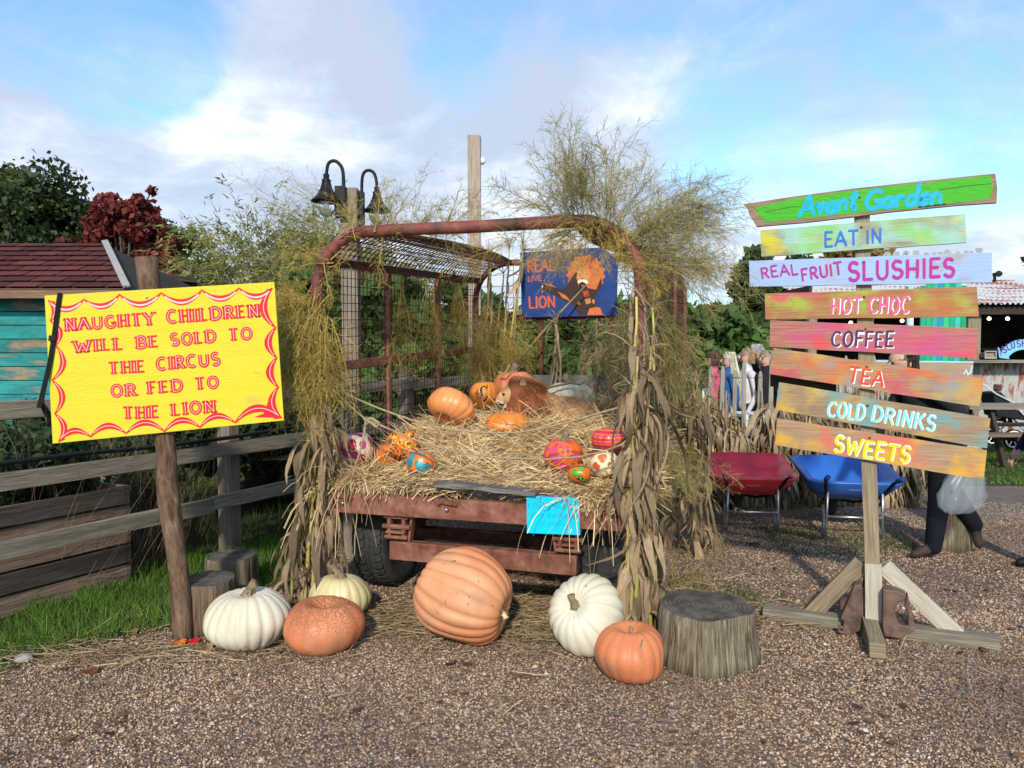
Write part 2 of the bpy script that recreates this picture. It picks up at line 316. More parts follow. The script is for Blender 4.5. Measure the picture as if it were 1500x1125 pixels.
# ---------------------------------------------------------------- hand-painted lettering: brush strokes as thin raised paint
def arc(cx, cy, rx, ry, a0, a1, n=9): return [(cx+rx*math.cos(R(a0+(a1-a0)*i/n)), cy+ry*math.sin(R(a0+(a1-a0)*i/n))) for i in range(n+1)]
GL = {
 'A': (.85, [[(0, 0), (.42, 1)], [(.42, 1), (.85, 0)], [(.15, .36), (.7, .36)]]),
 'B': (.72, [[(.08, 0), (.08, 1)], [(.08, 1), (.35, 1)]+arc(.38, .76, .26, .24, 90, -90)+[(.1, .52)], [(.1, .52)]+arc(.40, .26, .30, .26, 90, -90)+[(.08, 0)]]),
 'C': (.75, [arc(.42, .5, .40, .5, 50, 310, 14)]),
 'D': (.80, [[(.08, 0), (.08, 1)], [(.08, 1)]+arc(.32, .5, .46, .5, 90, -90, 12)+[(.08, 0)]]),
 'E': (.66, [[(.08, 1), (.08, 0)], [(.08, 1), (.62, 1)], [(.08, .52), (.52, .52)], [(.08, 0), (.64, 0)]]),
 'F': (.64, [[(.08, 1), (.08, 0)], [(.08, 1), (.62, 1)], [(.08, .52), (.50, .52)]]),
 'G': (.80, [arc(.42, .5, .40, .5, 50, 330, 14), [(.46, .42), (.78, .42), (.78, .08)]]),
 'H': (.78, [[(.08, 0), (.08, 1)], [(.70, 0), (.70, 1)], [(.08, .5), (.70, .5)]]),
 'I': (.22, [[(.11, 0), (.11, 1)]]),
 'K': (.74, [[(.08, 0), (.08, 1)], [(.64, 1), (.1, .42)], [(.26, .56), (.70, 0)]]),
 'L': (.60, [[(.08, 1), (.08, 0)], [(.08, 0), (.58, 0)]]),
 'N': (.78, [[(.08, 0), (.08, 1)], [(.08, 1), (.70, 0)], [(.70, 0), (.70, 1)]]),
 'O': (.82, [arc(.41, .5, .37, .5, 90, 450, 20)]),
 'P': (.70, [[(.08, 0), (.08, 1)], [(.08, 1), (.32, 1)]+arc(.36, .74, .28, .26, 90, -90)+[(.1, .48)]]),
 'R': (.74, [[(.08, 0), (.08, 1)], [(.08, 1), (.32, 1)]+arc(.36, .75, .28, .25, 90, -90)+[(.1, .5)], [(.34, .5), (.70, 0)]]),
 'S': (.66, [arc(.33, .75, .27, .25, 35, 260, 8)+arc(.33, .26, .29, .26, 82, -150, 10)]),
 'T': (.74, [[(0, 1), (.74, 1)], [(.37, 1), (.37, 0)]]),
 'U': (.78, [[(.08, 1), (.08, .35)]+arc(.39, .33, .31, .33, 180, 360, 9)+[(.70, 1)]]),
 'V': (.8, [[(0, 1), (.4, 0)], [(.4, 0), (.8, 1)]]),
 'W': (1.1, [[(0, 1), (.28, 0)], [(.28, 0), (.55, .8)], [(.55, .8), (.82, 0)], [(.82, 0), (1.1, 1)]]),
 'Y': (.8, [[(0, 1), (.4, .48)], [(.8, 1), (.4, .48)], [(.4, .48), (.4, 0)]]),
 'v': (.5, [[(0, .52), (.08, .56), (.2, .02), (.42, .58), (.55, .45)]]),
 'a': (.56, [arc(.25, .27, .22, .27, 40, 380, 12), [(.46, .54), (.46, .12), (.56, 0)]]),
 'n': (.56, [[(.05, .55), (.06, 0)], [(.06, .3)]+arc(.27, .32, .19, .22, 160, 0, 7)+[(.46, .08), (.56, .02)]]),
 't': (.44, [[(.2, .92), (.2, .1), (.28, .0), (.42, .06)], [(0, .6), (.42, .62)]]),
 'r': (.42, [[(.05, .55), (.06, 0)], [(.06, .32)]+arc(.24, .34, .16, .2, 150, 40, 5)]),
 'd': (.58, [arc(.25, .27, .22, .27, 40, 380, 12), [(.48, 1.1), (.47, .12), (.56, 0)]]),
 'e': (.50, [[(.05, .28), (.44, .3)]+arc(.25, .3, .20, .27, 10, 320, 11)]),
 'p': (.56, [[(.06, .55), (.06, -.4)], arc(.27, .27, .21, .27, 150, -150, 11)]),
 'l': (.2, [[(.1, 1.05), (.1, 0)]]), 'i': (.2, [[(.1, .55), (.1, 0)], [(.1, .78), (.1, .84)]]),
 's': (.44, [arc(.22, .42, .16, .13, 30, 260, 6)+arc(.22, .15, .18, .15, 80, -150, 7)]),
 'o': (.54, [arc(.26, .27, .22, .27, 90, 450, 14)]), 'u': (.56, [[(.06, .55), (.06, .2)]+arc(.25, .2, .19, .2, 180, 350, 6)+[(.46, .55), (.46, 0)]]),
 'c': (.48, [arc(.26, .27, .21, .27, 45, 315, 10)]), 'h': (.56, [[(.06, 1.05), (.06, 0)], [(.06, .3)]+arc(.27, .32, .19, .22, 160, 0, 7)+[(.46, 0)]]),
 'y': (.5, [[(.04, .55), (.24, .05)], [(.48, .55), (.12, -.4)]]), 'f': (.4, [arc(.26, .85, .14, .2, 60, 180, 5)+[(.12, 0)], [(0, .55), (.34, .55)]]),
 'm': (.84, [[(.05, .55), (.06, 0)], [(.06, .3)]+arc(.24, .34, .16, .2, 160, 0, 6)+[(.40, 0)], [(.40, .3)]+arc(.58, .34, .17, .2, 160, 0, 6)+[(.75, 0)]]),
 'k': (.5, [[(.06, 1.05), (.06, 0)], [(.42, .55), (.08, .22)], [(.18, .32), (.46, 0)]]),
 '.': (.2, []), ' ': (.45, []),
}
GL["G'"] = (.8, [arc(.42, .5, .38, .5, 55, 330, 14), [(.40, .42), (.80, .48), (.66, .05), (.5, -.05)]])
def ribbon2(pts, wd, w0=1.0, w1=1.0):
    """2D polyline -> mitred outline strip (left, right points)"""
    k = len(pts); Ls = []; Rs = []
    for i in range(k):
        a = pts[max(i-1, 0)]; b = pts[min(i+1, k-1)]; dx, dy = b[0]-a[0], b[1]-a[1]; l = math.hypot(dx, dy) or 1; nx, ny = -dy/l, dx/l
        m = 1.0
        if 0 < i < k-1:
            d1x, d1y = pts[i][0]-a[0], pts[i][1]-a[1]; l1 = math.hypot(d1x, d1y) or 1; c = abs((-d1y*nx+d1x*ny)/l1); m = 1/max(.6, c)
        t = i/(k-1) if k > 1 else 0; q = wd/2*(w0+(w1-w0)*t)*m; Ls.append((pts[i][0]+nx*q, pts[i][1]+ny*q)); Rs.append((pts[i][0]-nx*q, pts[i][1]-ny*q))
    return Ls, Rs
def add_stroke(mb, pts, wd, to3, h, rounded=True, w0=1.0, w1=1.0, mi=0):
    if rounded and len(pts) > 1:   # lengthen by a short, narrower tip: a brush end
        (x0, y0), (x1, y1) = pts[0], pts[1]; l = math.hypot(x1-x0, y1-y0) or 1; q = wd*.32
        pts = [(x0-(x1-x0)/l*q, y0-(y1-y0)/l*q)]+list(pts)
        (x0, y0), (x1, y1) = pts[-1], pts[-2]; l = math.hypot(x1-x0, y1-y0) or 1; pts = pts+[(x0-(x1-x0)/l*q, y0-(y1-y0)/l*q)]
    Ls, Rs = ribbon2(pts, wd, w0, w1)
    if rounded:
        for e, i in ((0, 0), (-1, -1)):
            cx, cy = pts[e]; Ls[i] = (cx+(Ls[i][0]-cx)*.55, cy+(Ls[i][1]-cy)*.55); Rs[i] = (cx+(Rs[i][0]-cx)*.55, cy+(Rs[i][1]-cy)*.55)
    k = len(pts); vs = [to3(x, y, h) for x, y in Ls]+[to3(x, y, h) for x, y in Rs]
    mb.add(vs, [[i, i+1, k+i+1, k+i] for i in range(k-1)], None, mi)
_h = [0]
def text(mb, s, x0, y0, x1, y1, cap, to3, wd=.16, slant=0, jit=.03, h0=.0015, rnd=True, capf=None, gap=.16, mi=0, circus=False, mb2=None):
    """px-space baseline (x0,y0)->(x1,y1); cap height in px; to3(px,py,h) -> world point h metres proud of the board"""
    items = []; i = 0
    while i < len(s):
        key = s[i]
        items.append(key); i += 1
    adv = [GL[k][0] for k in items]; tot = sum(adv)+gap*(len(items)-1)
    L = math.hypot(x1-x0, y1-y0); ux, uy = (x1-x0)/L, (y1-y0)/L; sx = L/tot; pos = 0; rr = random.Random(hash(s) % 1000 if False else len(s)*7+int(x0))
    for k, a in zip(items, adv):
        dy = rr.uniform(-jit, jit)*cap; sc = 1+rr.uniform(-jit, jit)*1.5; cp = cap*sc*(capf(pos/tot) if capf else 1)
        def m(x, y):
            X = (pos+x)*sx+slant*y*cp; Y = y*cp+dy
            return (x0+ux*X+uy*Y, y0+uy*X-ux*Y)
        for st in GL[k][1]:
            _h[0] = (_h[0]+1) % 6
            pts = [m(*q) for q in st]
            if circus:
                (ax, ay), (bx, by) = st[0], st[-1]; vert = len(st) == 2 and abs(ax-bx) < .05; diag = len(st) == 2 and abs(ax-bx) > .2 and abs(ay-by) > .3
                t = wd*cap*(2.35 if vert or (diag and bx > ax) else 1.3 if len(st) > 2 else 1.0)
                if len(st) > 4: t = wd*cap*1.9
                add_stroke(mb, pts, t, to3, h0+.00018*_h[0], False)
                if mb2 is not None and (vert or len(st) > 4 or diag): add_stroke(mb2, pts, t*.15, to3, h0+.0016, False)
                if vert or diag:
                    for (ex, ey), sg in ((st[0], 1), (st[-1], -1)):
                        if .2 < ey < .9: continue
                        sgn = 1 if ey > .5 else -1; _h[0] = (_h[0]+1) % 6
                        for sd in (-1, 1):   # bifurcated foot
                            add_stroke(mb, [m(ex, ey-.03*sgn), m(ex+sd*.17, ey+.02*sgn), m(ex+sd*.28, ey-.08*sgn)], wd*cap*1.05, to3, h0+.0011+.0001*sd, False, 1.2, .35)
                    if vert: add_stroke(mb, [m(ax-.20, .5), m(ax, .5), m(ax+.20, .5)], wd*cap*1.2, to3, h0+.0014, False, .25, .25)
            else:
                pts = [(px+rr.uniform(-1, 1)*.012*cap, py+rr.uniform(-1, 1)*.012*cap) for px, py in pts]
                add_stroke(mb, pts, wd*cap*rr.uniform(.92, 1.12), to3, h0+.00018*_h[0], rnd, mi=mi)
        pos += a+gap
def poly2(mb, pts, to3, h, mi=0):
    c = [to3(x, y, h) for x, y in pts]; mb.add(c, [list(range(len(c)))], None, mi)
def flat(name, c, rough=.6, v=.12, sc=6, spec=.3):
    return M(name, [(.3, tuple(q*(1-v) for q in c)), (.7, tuple(min(1, q*(1+v)) for q in c))], sc, rough, .08, 40, spec=spec)

# ---------------------------------------------------------------- organic bodies: overlapping rounded limbs fused into one skin
def organic(name, caps, mats, parent, vox=.014, smooth=6, world=False, zs=None):
    mb = MB()
    for (p0, r0, p1, r1, mi) in caps:
        p0, p1 = Vector(p0), Vector(p1); d = p1-p0
        if d.length < 1e-4: mb.ball(p0, r0, 16, 10); continue
        dn = d.normalized(); pts = []; rs = []
        for i in range(6): a = R(-90+i*15+1); pts.append(p0+dn*r0*math.sin(a)); rs.append(r0*math.cos(a))
        pts.append(p0); rs.append(r0); pts.append(p1); rs.append(r1)
        for i in range(1, 7): a = R(i*15-1); pts.append(p1+dn*r1*math.sin(a)); rs.append(r1*math.cos(a))
        mb.tube(pts, rs, 14)
    o = mb.build(name, mats, parent, world=False)
    rm = o.modifiers.new('r', 'REMESH'); rm.mode = 'VOXEL'; rm.voxel_size = vox
    sm = o.modifiers.new('s', 'SMOOTH'); sm.iterations = smooth; sm.factor = .5
    dg = bpy.context.evaluated_depsgraph_get(); me = bpy.data.meshes.new_from_object(o.evaluated_get(dg)); me.name = name
    o.modifiers.clear(); old = o.data; o.data = me; bpy.data.meshes.remove(old)
    me.materials.clear()
    for m_ in mats: me.materials.append(m_)
    n = len(me.polygons); C = np.zeros(n*3); me.polygons.foreach_get('center', C); C = C.reshape(-1, 3); best = np.full(n, 1e9); idx = np.zeros(n, dtype=np.int32)
    for (p0, r0, p1, r1, mi) in caps:
        a = np.array(p0, float); b = np.array(p1, float); ab = b-a; l = max(1e-9, ab@ab); t = np.clip((C-a)@ab/l, 0, 1)
        dd = np.linalg.norm(C-(a+t[:, None]*ab), axis=1)-(r0+(r1-r0)*t); q = dd < best; best[q] = dd[q]; idx[q] = mi
    me.polygons.foreach_set('material_index', idx); me.polygons.foreach_set('use_smooth', np.ones(n, bool)); me.update()
    return o

# ---------------------------------------------------------------- leaves, trees, hedges
def leaf_mat(name, cols, rnd=.4, tr=.3, sc=.7): return M(name, cols, sc, .6, 0, rnd=rnd, trans=tr, spec=.35)
def leaf_cloud(cent, rad, n, size, shell=.5, flatz=.8, elong=1.6, up=0.0):
    """n leaves spread through clumps: cent (m,3), rad (m,)"""
    m = len(cent); pr = rad**2/np.sum(rad**2); ci = RNG.choice(m, n, p=pr); d = nrm(RNG.normal(size=(n, 3))); r = rad[ci]*(RNG.random(n)**shell)
    c = cent[ci]+d*r[:, None]*np.array([1, 1, flatz]); c += RNG.normal(size=(n, 3))*rad[ci][:, None]*.08
    a = nrm(RNG.normal(size=(n, 3))+np.array([0, 0, up])); b = nrm(np.cross(a, RNG.normal(size=(n, 3)))); s = size*(.6+.8*RNG.random(n))[:, None]
    nn = np.cross(a, b)*s*.12
    V = np.stack([c-a*s*elong/2, c+b*s/2+nn, c+a*s*elong/2, c-b*s/2+nn], 1).reshape(-1, 3); i = np.arange(n)*4
    cr = RNG.random(m)*.7; rv = np.repeat(np.clip(cr[ci]+RNG.random(n)*.45-.05, 0, 1), 4)
    return V, np.stack([i, i+1, i+2, i+3], 1), rv
def tree(name, label, base, height, crown_c, crown_r, n, size, lmat, nclump=40, clump=.28, trunk_r=.2, cat='tree', group=None, bark=None, seed=1, up=0.0, elong=1.6, rough=.25):
    rs = np.random.default_rng(seed); base = np.array(base, float); cc = np.array(crown_c, float); cr = np.array(crown_r, float)
    root = thing(name, label, cat, tuple(base), group=group)
    d = nrm(rs.normal(size=(nclump, 3))); q = rs.random(nclump)**.45; cent = cc+d*q[:, None]*cr*(1+rough*rs.normal(size=(nclump, 1))); cent[:, 2] = np.maximum(cent[:, 2], base[2]+.3)
    rad = clump*(.5+rs.random(nclump))*cr.mean()
    V, F, rv = leaf_cloud(cent, rad, n, size, up=up, elong=elong); np_mesh('crown', V, F, lmat, root, rv)
    mb = MB(); top = Vector(cc); b0 = Vector(base); mid = b0.lerp(top, .5)+Vector((rs.normal()*.1, rs.normal()*.1, 0))
    mb.tube([b0-Vector((0, 0, .1)), b0+Vector((0, 0, .3)), mid, top, top+Vector((0, 0, cr[2]*.6))], [trunk_r*1.3, trunk_r, trunk_r*.75, trunk_r*.5, trunk_r*.15], 8)
    for i in range(min(nclump, 26)):
        t = rs.uniform(.35, 1); s = b0.lerp(top, t); e_ = Vector(cent[i]); mm = s.lerp(e_, .5)+Vector((0, 0, -.05*cr[2]))
        mb.tube([s, mm, e_], [trunk_r*.35, trunk_r*.2, trunk_r*.06], 5)
    mb.build('trunk', bark or W_BARKT, root, True)
    return root
W_BARKT = M('tree_bark', [(.3, (.04, .035, .028)), (.7, (.12, .10, .08))], 6, .95, .8, 12)
LF_OAK = leaf_mat('oak_leaves', [(.3, (.030, .050, .014)), (.6, (.055, .080, .022)), (.8, (.085, .10, .03))])
LF_RED = leaf_mat('red_leaves', [(.3, (.10, .018, .016)), (.55, (.20, .034, .024)), (.8, (.30, .09, .035))])
LF_WIL = leaf_mat('willow_leaves', [(.3, (.15, .17, .045)), (.6, (.26, .25, .07)), (.8, (.34, .31, .10))])
LF_LAUR = leaf_mat('laurel_leaves', [(.3, (.045, .095, .020)), (.6, (.10, .18, .038)), (.8, (.18, .26, .06))])
LF_DARK = leaf_mat('dark_shrub_leaves', [(.3, (.025, .045, .015)), (.6, (.05, .085, .028)), (.8, (.085, .125, .04))])
LF_AUT = leaf_mat('autumn_leaves', [(.3, (.20, .13, .03)), (.6, (.32, .20, .05)), (.8, (.25, .22, .07))])
def grass_patch(name, n, region, hmin, hmax, mat, wd=.005, kind='stuff', label=None, keep=None):
    """region: list of (x0,x1,y0,y1); keep(x,y)->bool mask"""
    V = []; xs = []; ys = []
    ar = [(b-a)*(d-c) for a, b, c, d in region]; s = sum(ar)
    for (a, b, c, d), q in zip(region, ar): k = int(n*q/s); xs.append(RNG.uniform(a, b, k)); ys.append(RNG.uniform(c, d, k))
    xs = np.concatenate(xs); ys = np.concatenate(ys)
    if keep is not None: k = keep(xs, ys); xs, ys = xs[k], ys[k]
    # tussocks
    cl = np.sin(xs*7.3)*np.cos(ys*6.1)*.3+np.sin(xs*17+ys*11)*.25
    h = (hmin+(hmax-hmin)*RNG.random(len(xs)))*(1+cl); p0 = np.stack([xs, ys, np.zeros_like(xs)], 1); d = np.stack([RNG.normal(size=len(xs))*.35, RNG.normal(size=len(xs))*.35, np.ones(len(xs))], 1)
    pt = grow(p0, d, h, 4, .35, .08); V, F, r = strips(pt, taper(len(xs), 4, wd, wd*.15)); return tag(np_mesh(name, V, F, mat, None, r), label, None, None, kind)
# ================================================================ GROUND
GRAVEL = M('gravel_ground', [(.3, (.13, .080, .050)), (.5, (.21, .14, .092)), (.68, (.29, .205, .14))], 45, .95, .5, 90, detail=8, wear=(.9, .45, .7, (.085, .055, .038)))
def voronoi_gravel(m):     # far gravel: many small stones as colour and relief
    t = m.node_tree; n_, l_ = t.nodes.new, t.links.new; b = t.nodes['Principled BSDF']; old = b.inputs['Base Color'].links[0].from_socket
    c = n_('ShaderNodeTexCoord'); v = n_('ShaderNodeTexVoronoi'); l_(c.outputs['Object'], v.inputs['Vector']); v.inputs['Scale'].default_value = 55
    r = n_('ShaderNodeValToRGB'); sp = n_('ShaderNodeSeparateColor'); l_(v.outputs['Color'], sp.inputs[0]); l_(sp.outputs[0], r.inputs[0])
    el = r.color_ramp.elements; el[0].position = .0; el[0].color = (.075, .048, .035, 1); el[1].position = 1; el[1].color = (.40, .34, .28, 1)
    for p_, k in ((.35, (.14, .095, .07)), (.6, (.22, .16, .12)), (.85, (.29, .22, .16))): q = el.new(p_); q.color = (*k, 1)
    mxx = n_('ShaderNodeMix'); mxx.data_type = 'RGBA'; mxx.inputs[0].default_value = .6; l_(old, mxx.inputs[6]); l_(r.outputs[0], mxx.inputs[7]); l_(mxx.outputs[2], b.inputs['Base Color'])
    bp = n_('ShaderNodeBump'); bp.invert = True; bp.inputs['Strength'].default_value = .9; bp.inputs['Distance'].default_value = .008; l_(v.outputs['Distance'], bp.inputs['Height']); l_(bp.outputs[0], b.inputs['Normal'])
voronoi_gravel(GRAVEL)
mb = MB(); mb.add([(-150, -20, 0), (150, -20, 0), (150, 400, 0), (-150, 400, 0)], [[0, 1, 2, 3]]); mb.build('ground', GRAVEL, kind='structure')
# loose stones of the gravel, the near part of the yard
def edgeL(y): return np.interp(y, [2, 3.45, 3.75, 4.0, 4.3, 6, 14], [-2.6, -2.42, -2.3, -1.95, -1.62, -1.2, .5])   # grass / gravel boundary on the left
def stones(n, x0, x1, y0, y1, r0, r1):
    x = RNG.uniform(x0, x1, n); y = RNG.uniform(y0, y1, n); k = (np.abs(x) < .72*y+.3) & (x > edgeL(y)-.15+RNG.normal(size=n)*.08); x, y = x[k], y[k]; m = len(x)
    r = RNG.uniform(r0, r1, m)*(.75+.5*RNG.random(m)); D = np.array([[1, 0, 0], [0, 1, 0], [-1, 0, 0], [0, -1, 0], [0, 0, 1], [0, 0, -1]], float)
    sc = np.stack([r*RNG.uniform(.8, 1.35, m), r*RNG.uniform(.7, 1.1, m), r*RNG.uniform(.45, .8, m)], 1); A = D[None]*sc[:, None]*RNG.uniform(.8, 1.2, (m, 6, 1))
    a = RNG.random(m)*6.283; tl = RNG.normal(size=m)*.35; ca, sa = np.cos(a)[:, None], np.sin(a)[:, None]; ct, st = np.cos(tl)[:, None], np.sin(tl)[:, None]
    X, Y, Z = A[..., 0], A[..., 1], A[..., 2]; Y, Z = Y*ct-Z*st, Y*st+Z*ct; X, Y = X*ca-Y*sa, X*sa+Y*ca
    Vv = np.stack([X+x[:, None], Y+y[:, None], Z+(r*.28*RNG.random(m))[:, None]+.002], -1).reshape(-1, 3)
    T = np.array([[0, 1, 4], [1, 2, 4], [2, 3, 4], [3, 0, 4], [1, 0, 5], [2, 1, 5], [3, 2, 5], [0, 3, 5]]); F = (np.arange(m)[:, None, None]*6+T[None]).reshape(-1, 3)
    return Vv, F, np.repeat(RNG.random(m), 6)
STONE = bpy.data.materials.new('gravel_stone'); STONE.use_nodes = True
t = STONE.node_tree; at = t.nodes.new('ShaderNodeAttribute'); at.attribute_name = 'rnd'; r_ = t.nodes.new('ShaderNodeValToRGB'); t.links.new(at.outputs['Fac'], r_.inputs[0])
el = r_.color_ramp.elements; el[0].color = (.075, .047, .035, 1); el[1].color = (.56, .49, .40, 1)
for p_, k in ((.22, (.20, .118, .072)), (.45, (.31, .20, .127)), (.7, (.41, .28, .18)), (.88, (.47, .34, .23)), (.95, (.39, .34, .29))): q = el.new(p_); q.color = (*k, 1)
c_ = t.nodes.new('ShaderNodeTexCoord'); n1 = t.nodes.new('ShaderNodeTexNoise'); n1.inputs['Scale'].default_value = 1.1; t.links.new(c_.outputs['Object'], n1.inputs['Vector'])
ma = t.nodes.new('ShaderNodeMapRange'); t.links.new(n1.outputs[0], ma.inputs[0]); ma.inputs[1].default_value = .3; ma.inputs[2].default_value = .7; ma.inputs[3].default_value = .66; ma.inputs[4].default_value = 1.36
vs_ = t.nodes.new('ShaderNodeVectorMath'); vs_.operation = 'SCALE'; t.links.new(r_.outputs[0], vs_.inputs[0]); t.links.new(ma.outputs[0], vs_.inputs[3]); t.links.new(vs_.outputs[0], t.nodes['Principled BSDF'].inputs['Base Color'])
t.nodes['Principled BSDF'].inputs['Roughness'].default_value = .75; t.nodes['Principled BSDF'].inputs['Specular IOR Level'].default_value = .35
S1 = stones(78000, -2.9, 3.2, 2.55, 4.4, .0038, .0075); S2 = stones(70000, -3.4, 5.2, 4.3, 7.6, .0055, .009)
S3 = stones(700, -2.9, 3.4, 2.6, 5.0, .010, .017)
V, F, r = merge([S1, S2, S3]); tag(np_mesh('loose_gravel', V, F, STONE, None, r), 'small brown and buff stones of the gravel yard in front of the trailer', 'gravel', None, 'stuff')
# grass verge left, ground beyond the fence, soil under the trailer
TURF = M('turf_soil', [(.3, (.030, .035, .012)), (.55, (.055, .06, .022)), (.75, (.09, .075, .04))], 12, .95, .6, 40, detail=8)
SOIL = M('soil', [(.3, (.035, .025, .018)), (.6, (.07, .05, .035)), (.8, (.11, .085, .06))], 9, .95, .6, 40, detail=8)
ys_ = [2.2, 2.8, 3.45, 3.75, 4.0, 4.3, 5, 6, 8, 10, 14]
mb = MB(); L_ = [(-30, y, .004) for y in ys_]; Rr = [(float(edgeL(y))+.04*math.sin(y*9), y, .004) for y in ys_]
mb.add(L_+Rr, [[i, len(ys_)+i, len(ys_)+i+1, i+1] for i in range(len(ys_)-1)]); mb.build('grass_verge_ground', TURF, kind='structure')
GRASS = M('grass_blades', [(.3, (.07, .145, .018)), (.6, (.125, .235, .035)), (.8, (.25, .30, .08))], 2, .6, 0, rnd=.45, trans=.35)
GRASSD = M('rough_grass_blades', [(.3, (.045, .075, .018)), (.6, (.075, .12, .03)), (.8, (.15, .14, .06))], 2, .7, 0, rnd=.5, trans=.25)
fenceX = lambda y: -2.79+.523*(y-4.2)
grass_patch('grass', 52000, [(-3.4, -1.5, 2.9, 4.6), (-3.0, -1.0, 4.6, 6.6)], .03, .10, GRASS, .0048, keep=lambda x, y: (x < edgeL(y)-np.abs(RNG.normal(size=len(x)))*.16) & (np.sin(x*9+1)*np.sin(y*8+x*3)+RNG.normal(size=len(x))*.6 > -.55) & (x > fenceX(y)-.25),
            label='bright green grass growing along the fence by the sign post')
tag(bpy.data.objects['grass'], None, 'grass')
g_ = grass_patch('ground_cover', 26000, [(-6, 0, 4.4, 11)], .05, .16, GRASSD, .008, keep=lambda x, y: (x < fenceX(y)-.1) & (x > -1.0*y), label='patchy rough grass and weeds beyond the wooden fence'); tag(g_, None, 'weeds')
g_ = grass_patch('lawn', 26000, [(4.2, 13, 8.6, 16)], .03, .07, GRASS, .014, keep=lambda x, y: (x > .45*y) & (RNG.random(len(x)) < .8), label='worn green lawn beside the picnic table'); tag(g_, None, 'grass')
mb = MB(); mb.add([(3.6, 8.6, .004), (14, 8.4, .004), (16, 30, .004), (3.6, 30, .004)], [[0, 1, 2, 3]]); mb.build('lawn_ground', TURF, kind='structure')
mb = MB(); mb.add([(2.6, 6.9, .004), (8, 6.6, .004), (9, 8.3, .004), (3.2, 8.5, .004)], [[0, 1, 2, 3]]); mb.build('path', M('path_dirt', [(.3, (.11, .085, .068)), (.7, (.19, .15, .125))], 8, .95, .4, 60), kind='structure')
g_ = grass_patch('weed_tufts', 5200, [(2.0, 3.1, 5.6, 6.5), (.75, 1.5, 4.5, 5.1)], .02, .06, GRASSD, .005, keep=lambda x, y: RNG.random(len(x)) < .5+.5*np.sin(x*6)*np.cos(y*7), label='thin green weeds in the gravel under the wheelbarrows'); tag(g_, None, 'weeds')

# ================================================================ THE FARM TRAILER
TH = R(17); TA = Vector((math.cos(TH), -math.sin(TH), 0)); TB = Vector((math.sin(TH), math.cos(TH), 0)); TO = Vector((-1.135, 4.5, 0)); TILT = .045
TN = (TB+Vector((0, 0, TILT))).normalized(); TUP = TA.cross(TB).normalized()
def T(u, v, w): return TO+TA*u+TB*v+Vector((0, 0, w+TILT*v))
def TP(px, py, v): return PL(px, py, T(0, v, 0), TB)      # the photo's point on the upright plane v metres behind the trailer's tail
WT = 1.875; LT = 2.74
tr = thing('farm_trailer', 'old rusty red farm trailer with hooped mesh cage heaped with straw and pumpkins', 'trailer', tuple(T(0, 0, 0)))
EW, TW, RR = 1.85, 2.18, .33      # start of the bend, top of the hoop
def hoop(v, r=.033, u0=0, u1=WT, lo=.62):
    pts = [T(u0, v, lo), T(u0, v, 1.2)]; n = 8
    for i in range(n+1): a = R(90*i/n); pts.append(T(u0+RR-RR*math.cos(a), v, EW+RR*math.sin(a)))
    pts += [T(u0+(u1-u0)*q, v, TW+.004*math.sin(q*9)) for q in (.35, .5, .65)]
    for i in range(n+1): a = R(90*i/n); pts.append(T(u1-RR+RR*math.sin(a), v, EW+RR*math.cos(a)))
    pts += [T(u1, v, 1.2), T(u1, v, lo)]
    return pts
mb = MB(); mb.tube(hoop(0), .034, 14); mb.build('front_hoop', REDTUBE, tr, True)
mb = MB(); mb.tube(hoop(LT), .028, 12); mb.build('back_hoop', RUST, tr, True)
def fr(name, mat, pts, wd, ht, up=(0, 0, 1), bevel=.002, lab=None):
    mb = MB(); mb.beam(*pts, wd, ht, up); return mb.build(name, mat, tr, bevel=bevel, label=lab)
ev = lambda t: (.053, t, 2.03)
for s_, u_ in ((0, .053), (1, WT-.053)):
    fr('eaves_rail', RUSTD, (T(u_, .03, 2.02), T(u_, LT, 2.02)), .035, .05)
    for w_ in (1.40, .80): fr('side_rail', RUST, (T(0 if not s_ else WT, .03, w_), T(0 if not s_ else WT, LT, w_)), .03, .055)
    for v_ in (.92, 1.83): fr('side_post', RUST, (T(0 if not s_ else WT, v_, .76), T(0 if not s_ else WT, v_, 2.0)), .04, .04, TA)
    # bowed top rail of the roof mesh
    mb = MB(); sg = 1 if not s_ else -1; base = .33 if not s_ else WT-.33
    mb.tube([T(base+sg*.16*math.sin(math.pi*q), .0+LT*q, TW+.01) for q in np.linspace(0.02, 1, 12)], .016, 8); mb.build('roof_rail', RUSTD, tr, True)
def wires(name, segs, r=.0030):
    mb = MB()
    for s in segs: mb.tube(s, r, 4, cap=False)
    o = mb.build(name, WIREM, tr); return o
for u_ in (0, WT):
    sg = []
    for v in np.arange(.05, LT, .052): sg.append([T(u_, v, .80), T(u_, v, 1.99)])
    for w_ in np.arange(.85, 2.0, .052): sg.append([T(u_, .03, w_), T(u_, LT, w_)])
    wires('side_mesh', sg)
    sg = []; f = 1 if u_ == 0 else -1
    for v in np.arange(.05, LT, .062):
        q = v/LT; ex = .16*math.sin(math.pi*q)
        def cur(dv): return [T(u_+f*(.33-.33*math.cos(a)) if a < 1.57 else u_+f*(.33+ex), v+dv*(a/1.57), EW+.33*math.sin(a)+.0) for a in (.58, .8, 1.05, 1.3, 1.565, 1.6)]
        sg.append(cur(.12)); sg.append(cur(-.12))
    for a in np.linspace(.62, 1.55, 9): sg.append([T(u_+f*(.33-.33*math.cos(a)+.16*math.sin(math.pi*q)*max(0, (a-1.2)/.37)), LT*q, EW+.33*math.sin(a)) for q in np.linspace(.02, 1, 9)])
    wires('roof_mesh', sg, .0034)
sg = [[T(u, LT, .8), T(u, LT, 1.72)] for u in np.arange(.05, WT, .052)]+[[T(.02, LT, w_), T(WT-.02, LT, w_)] for w_ in np.arange(.85, 1.72, .052)]
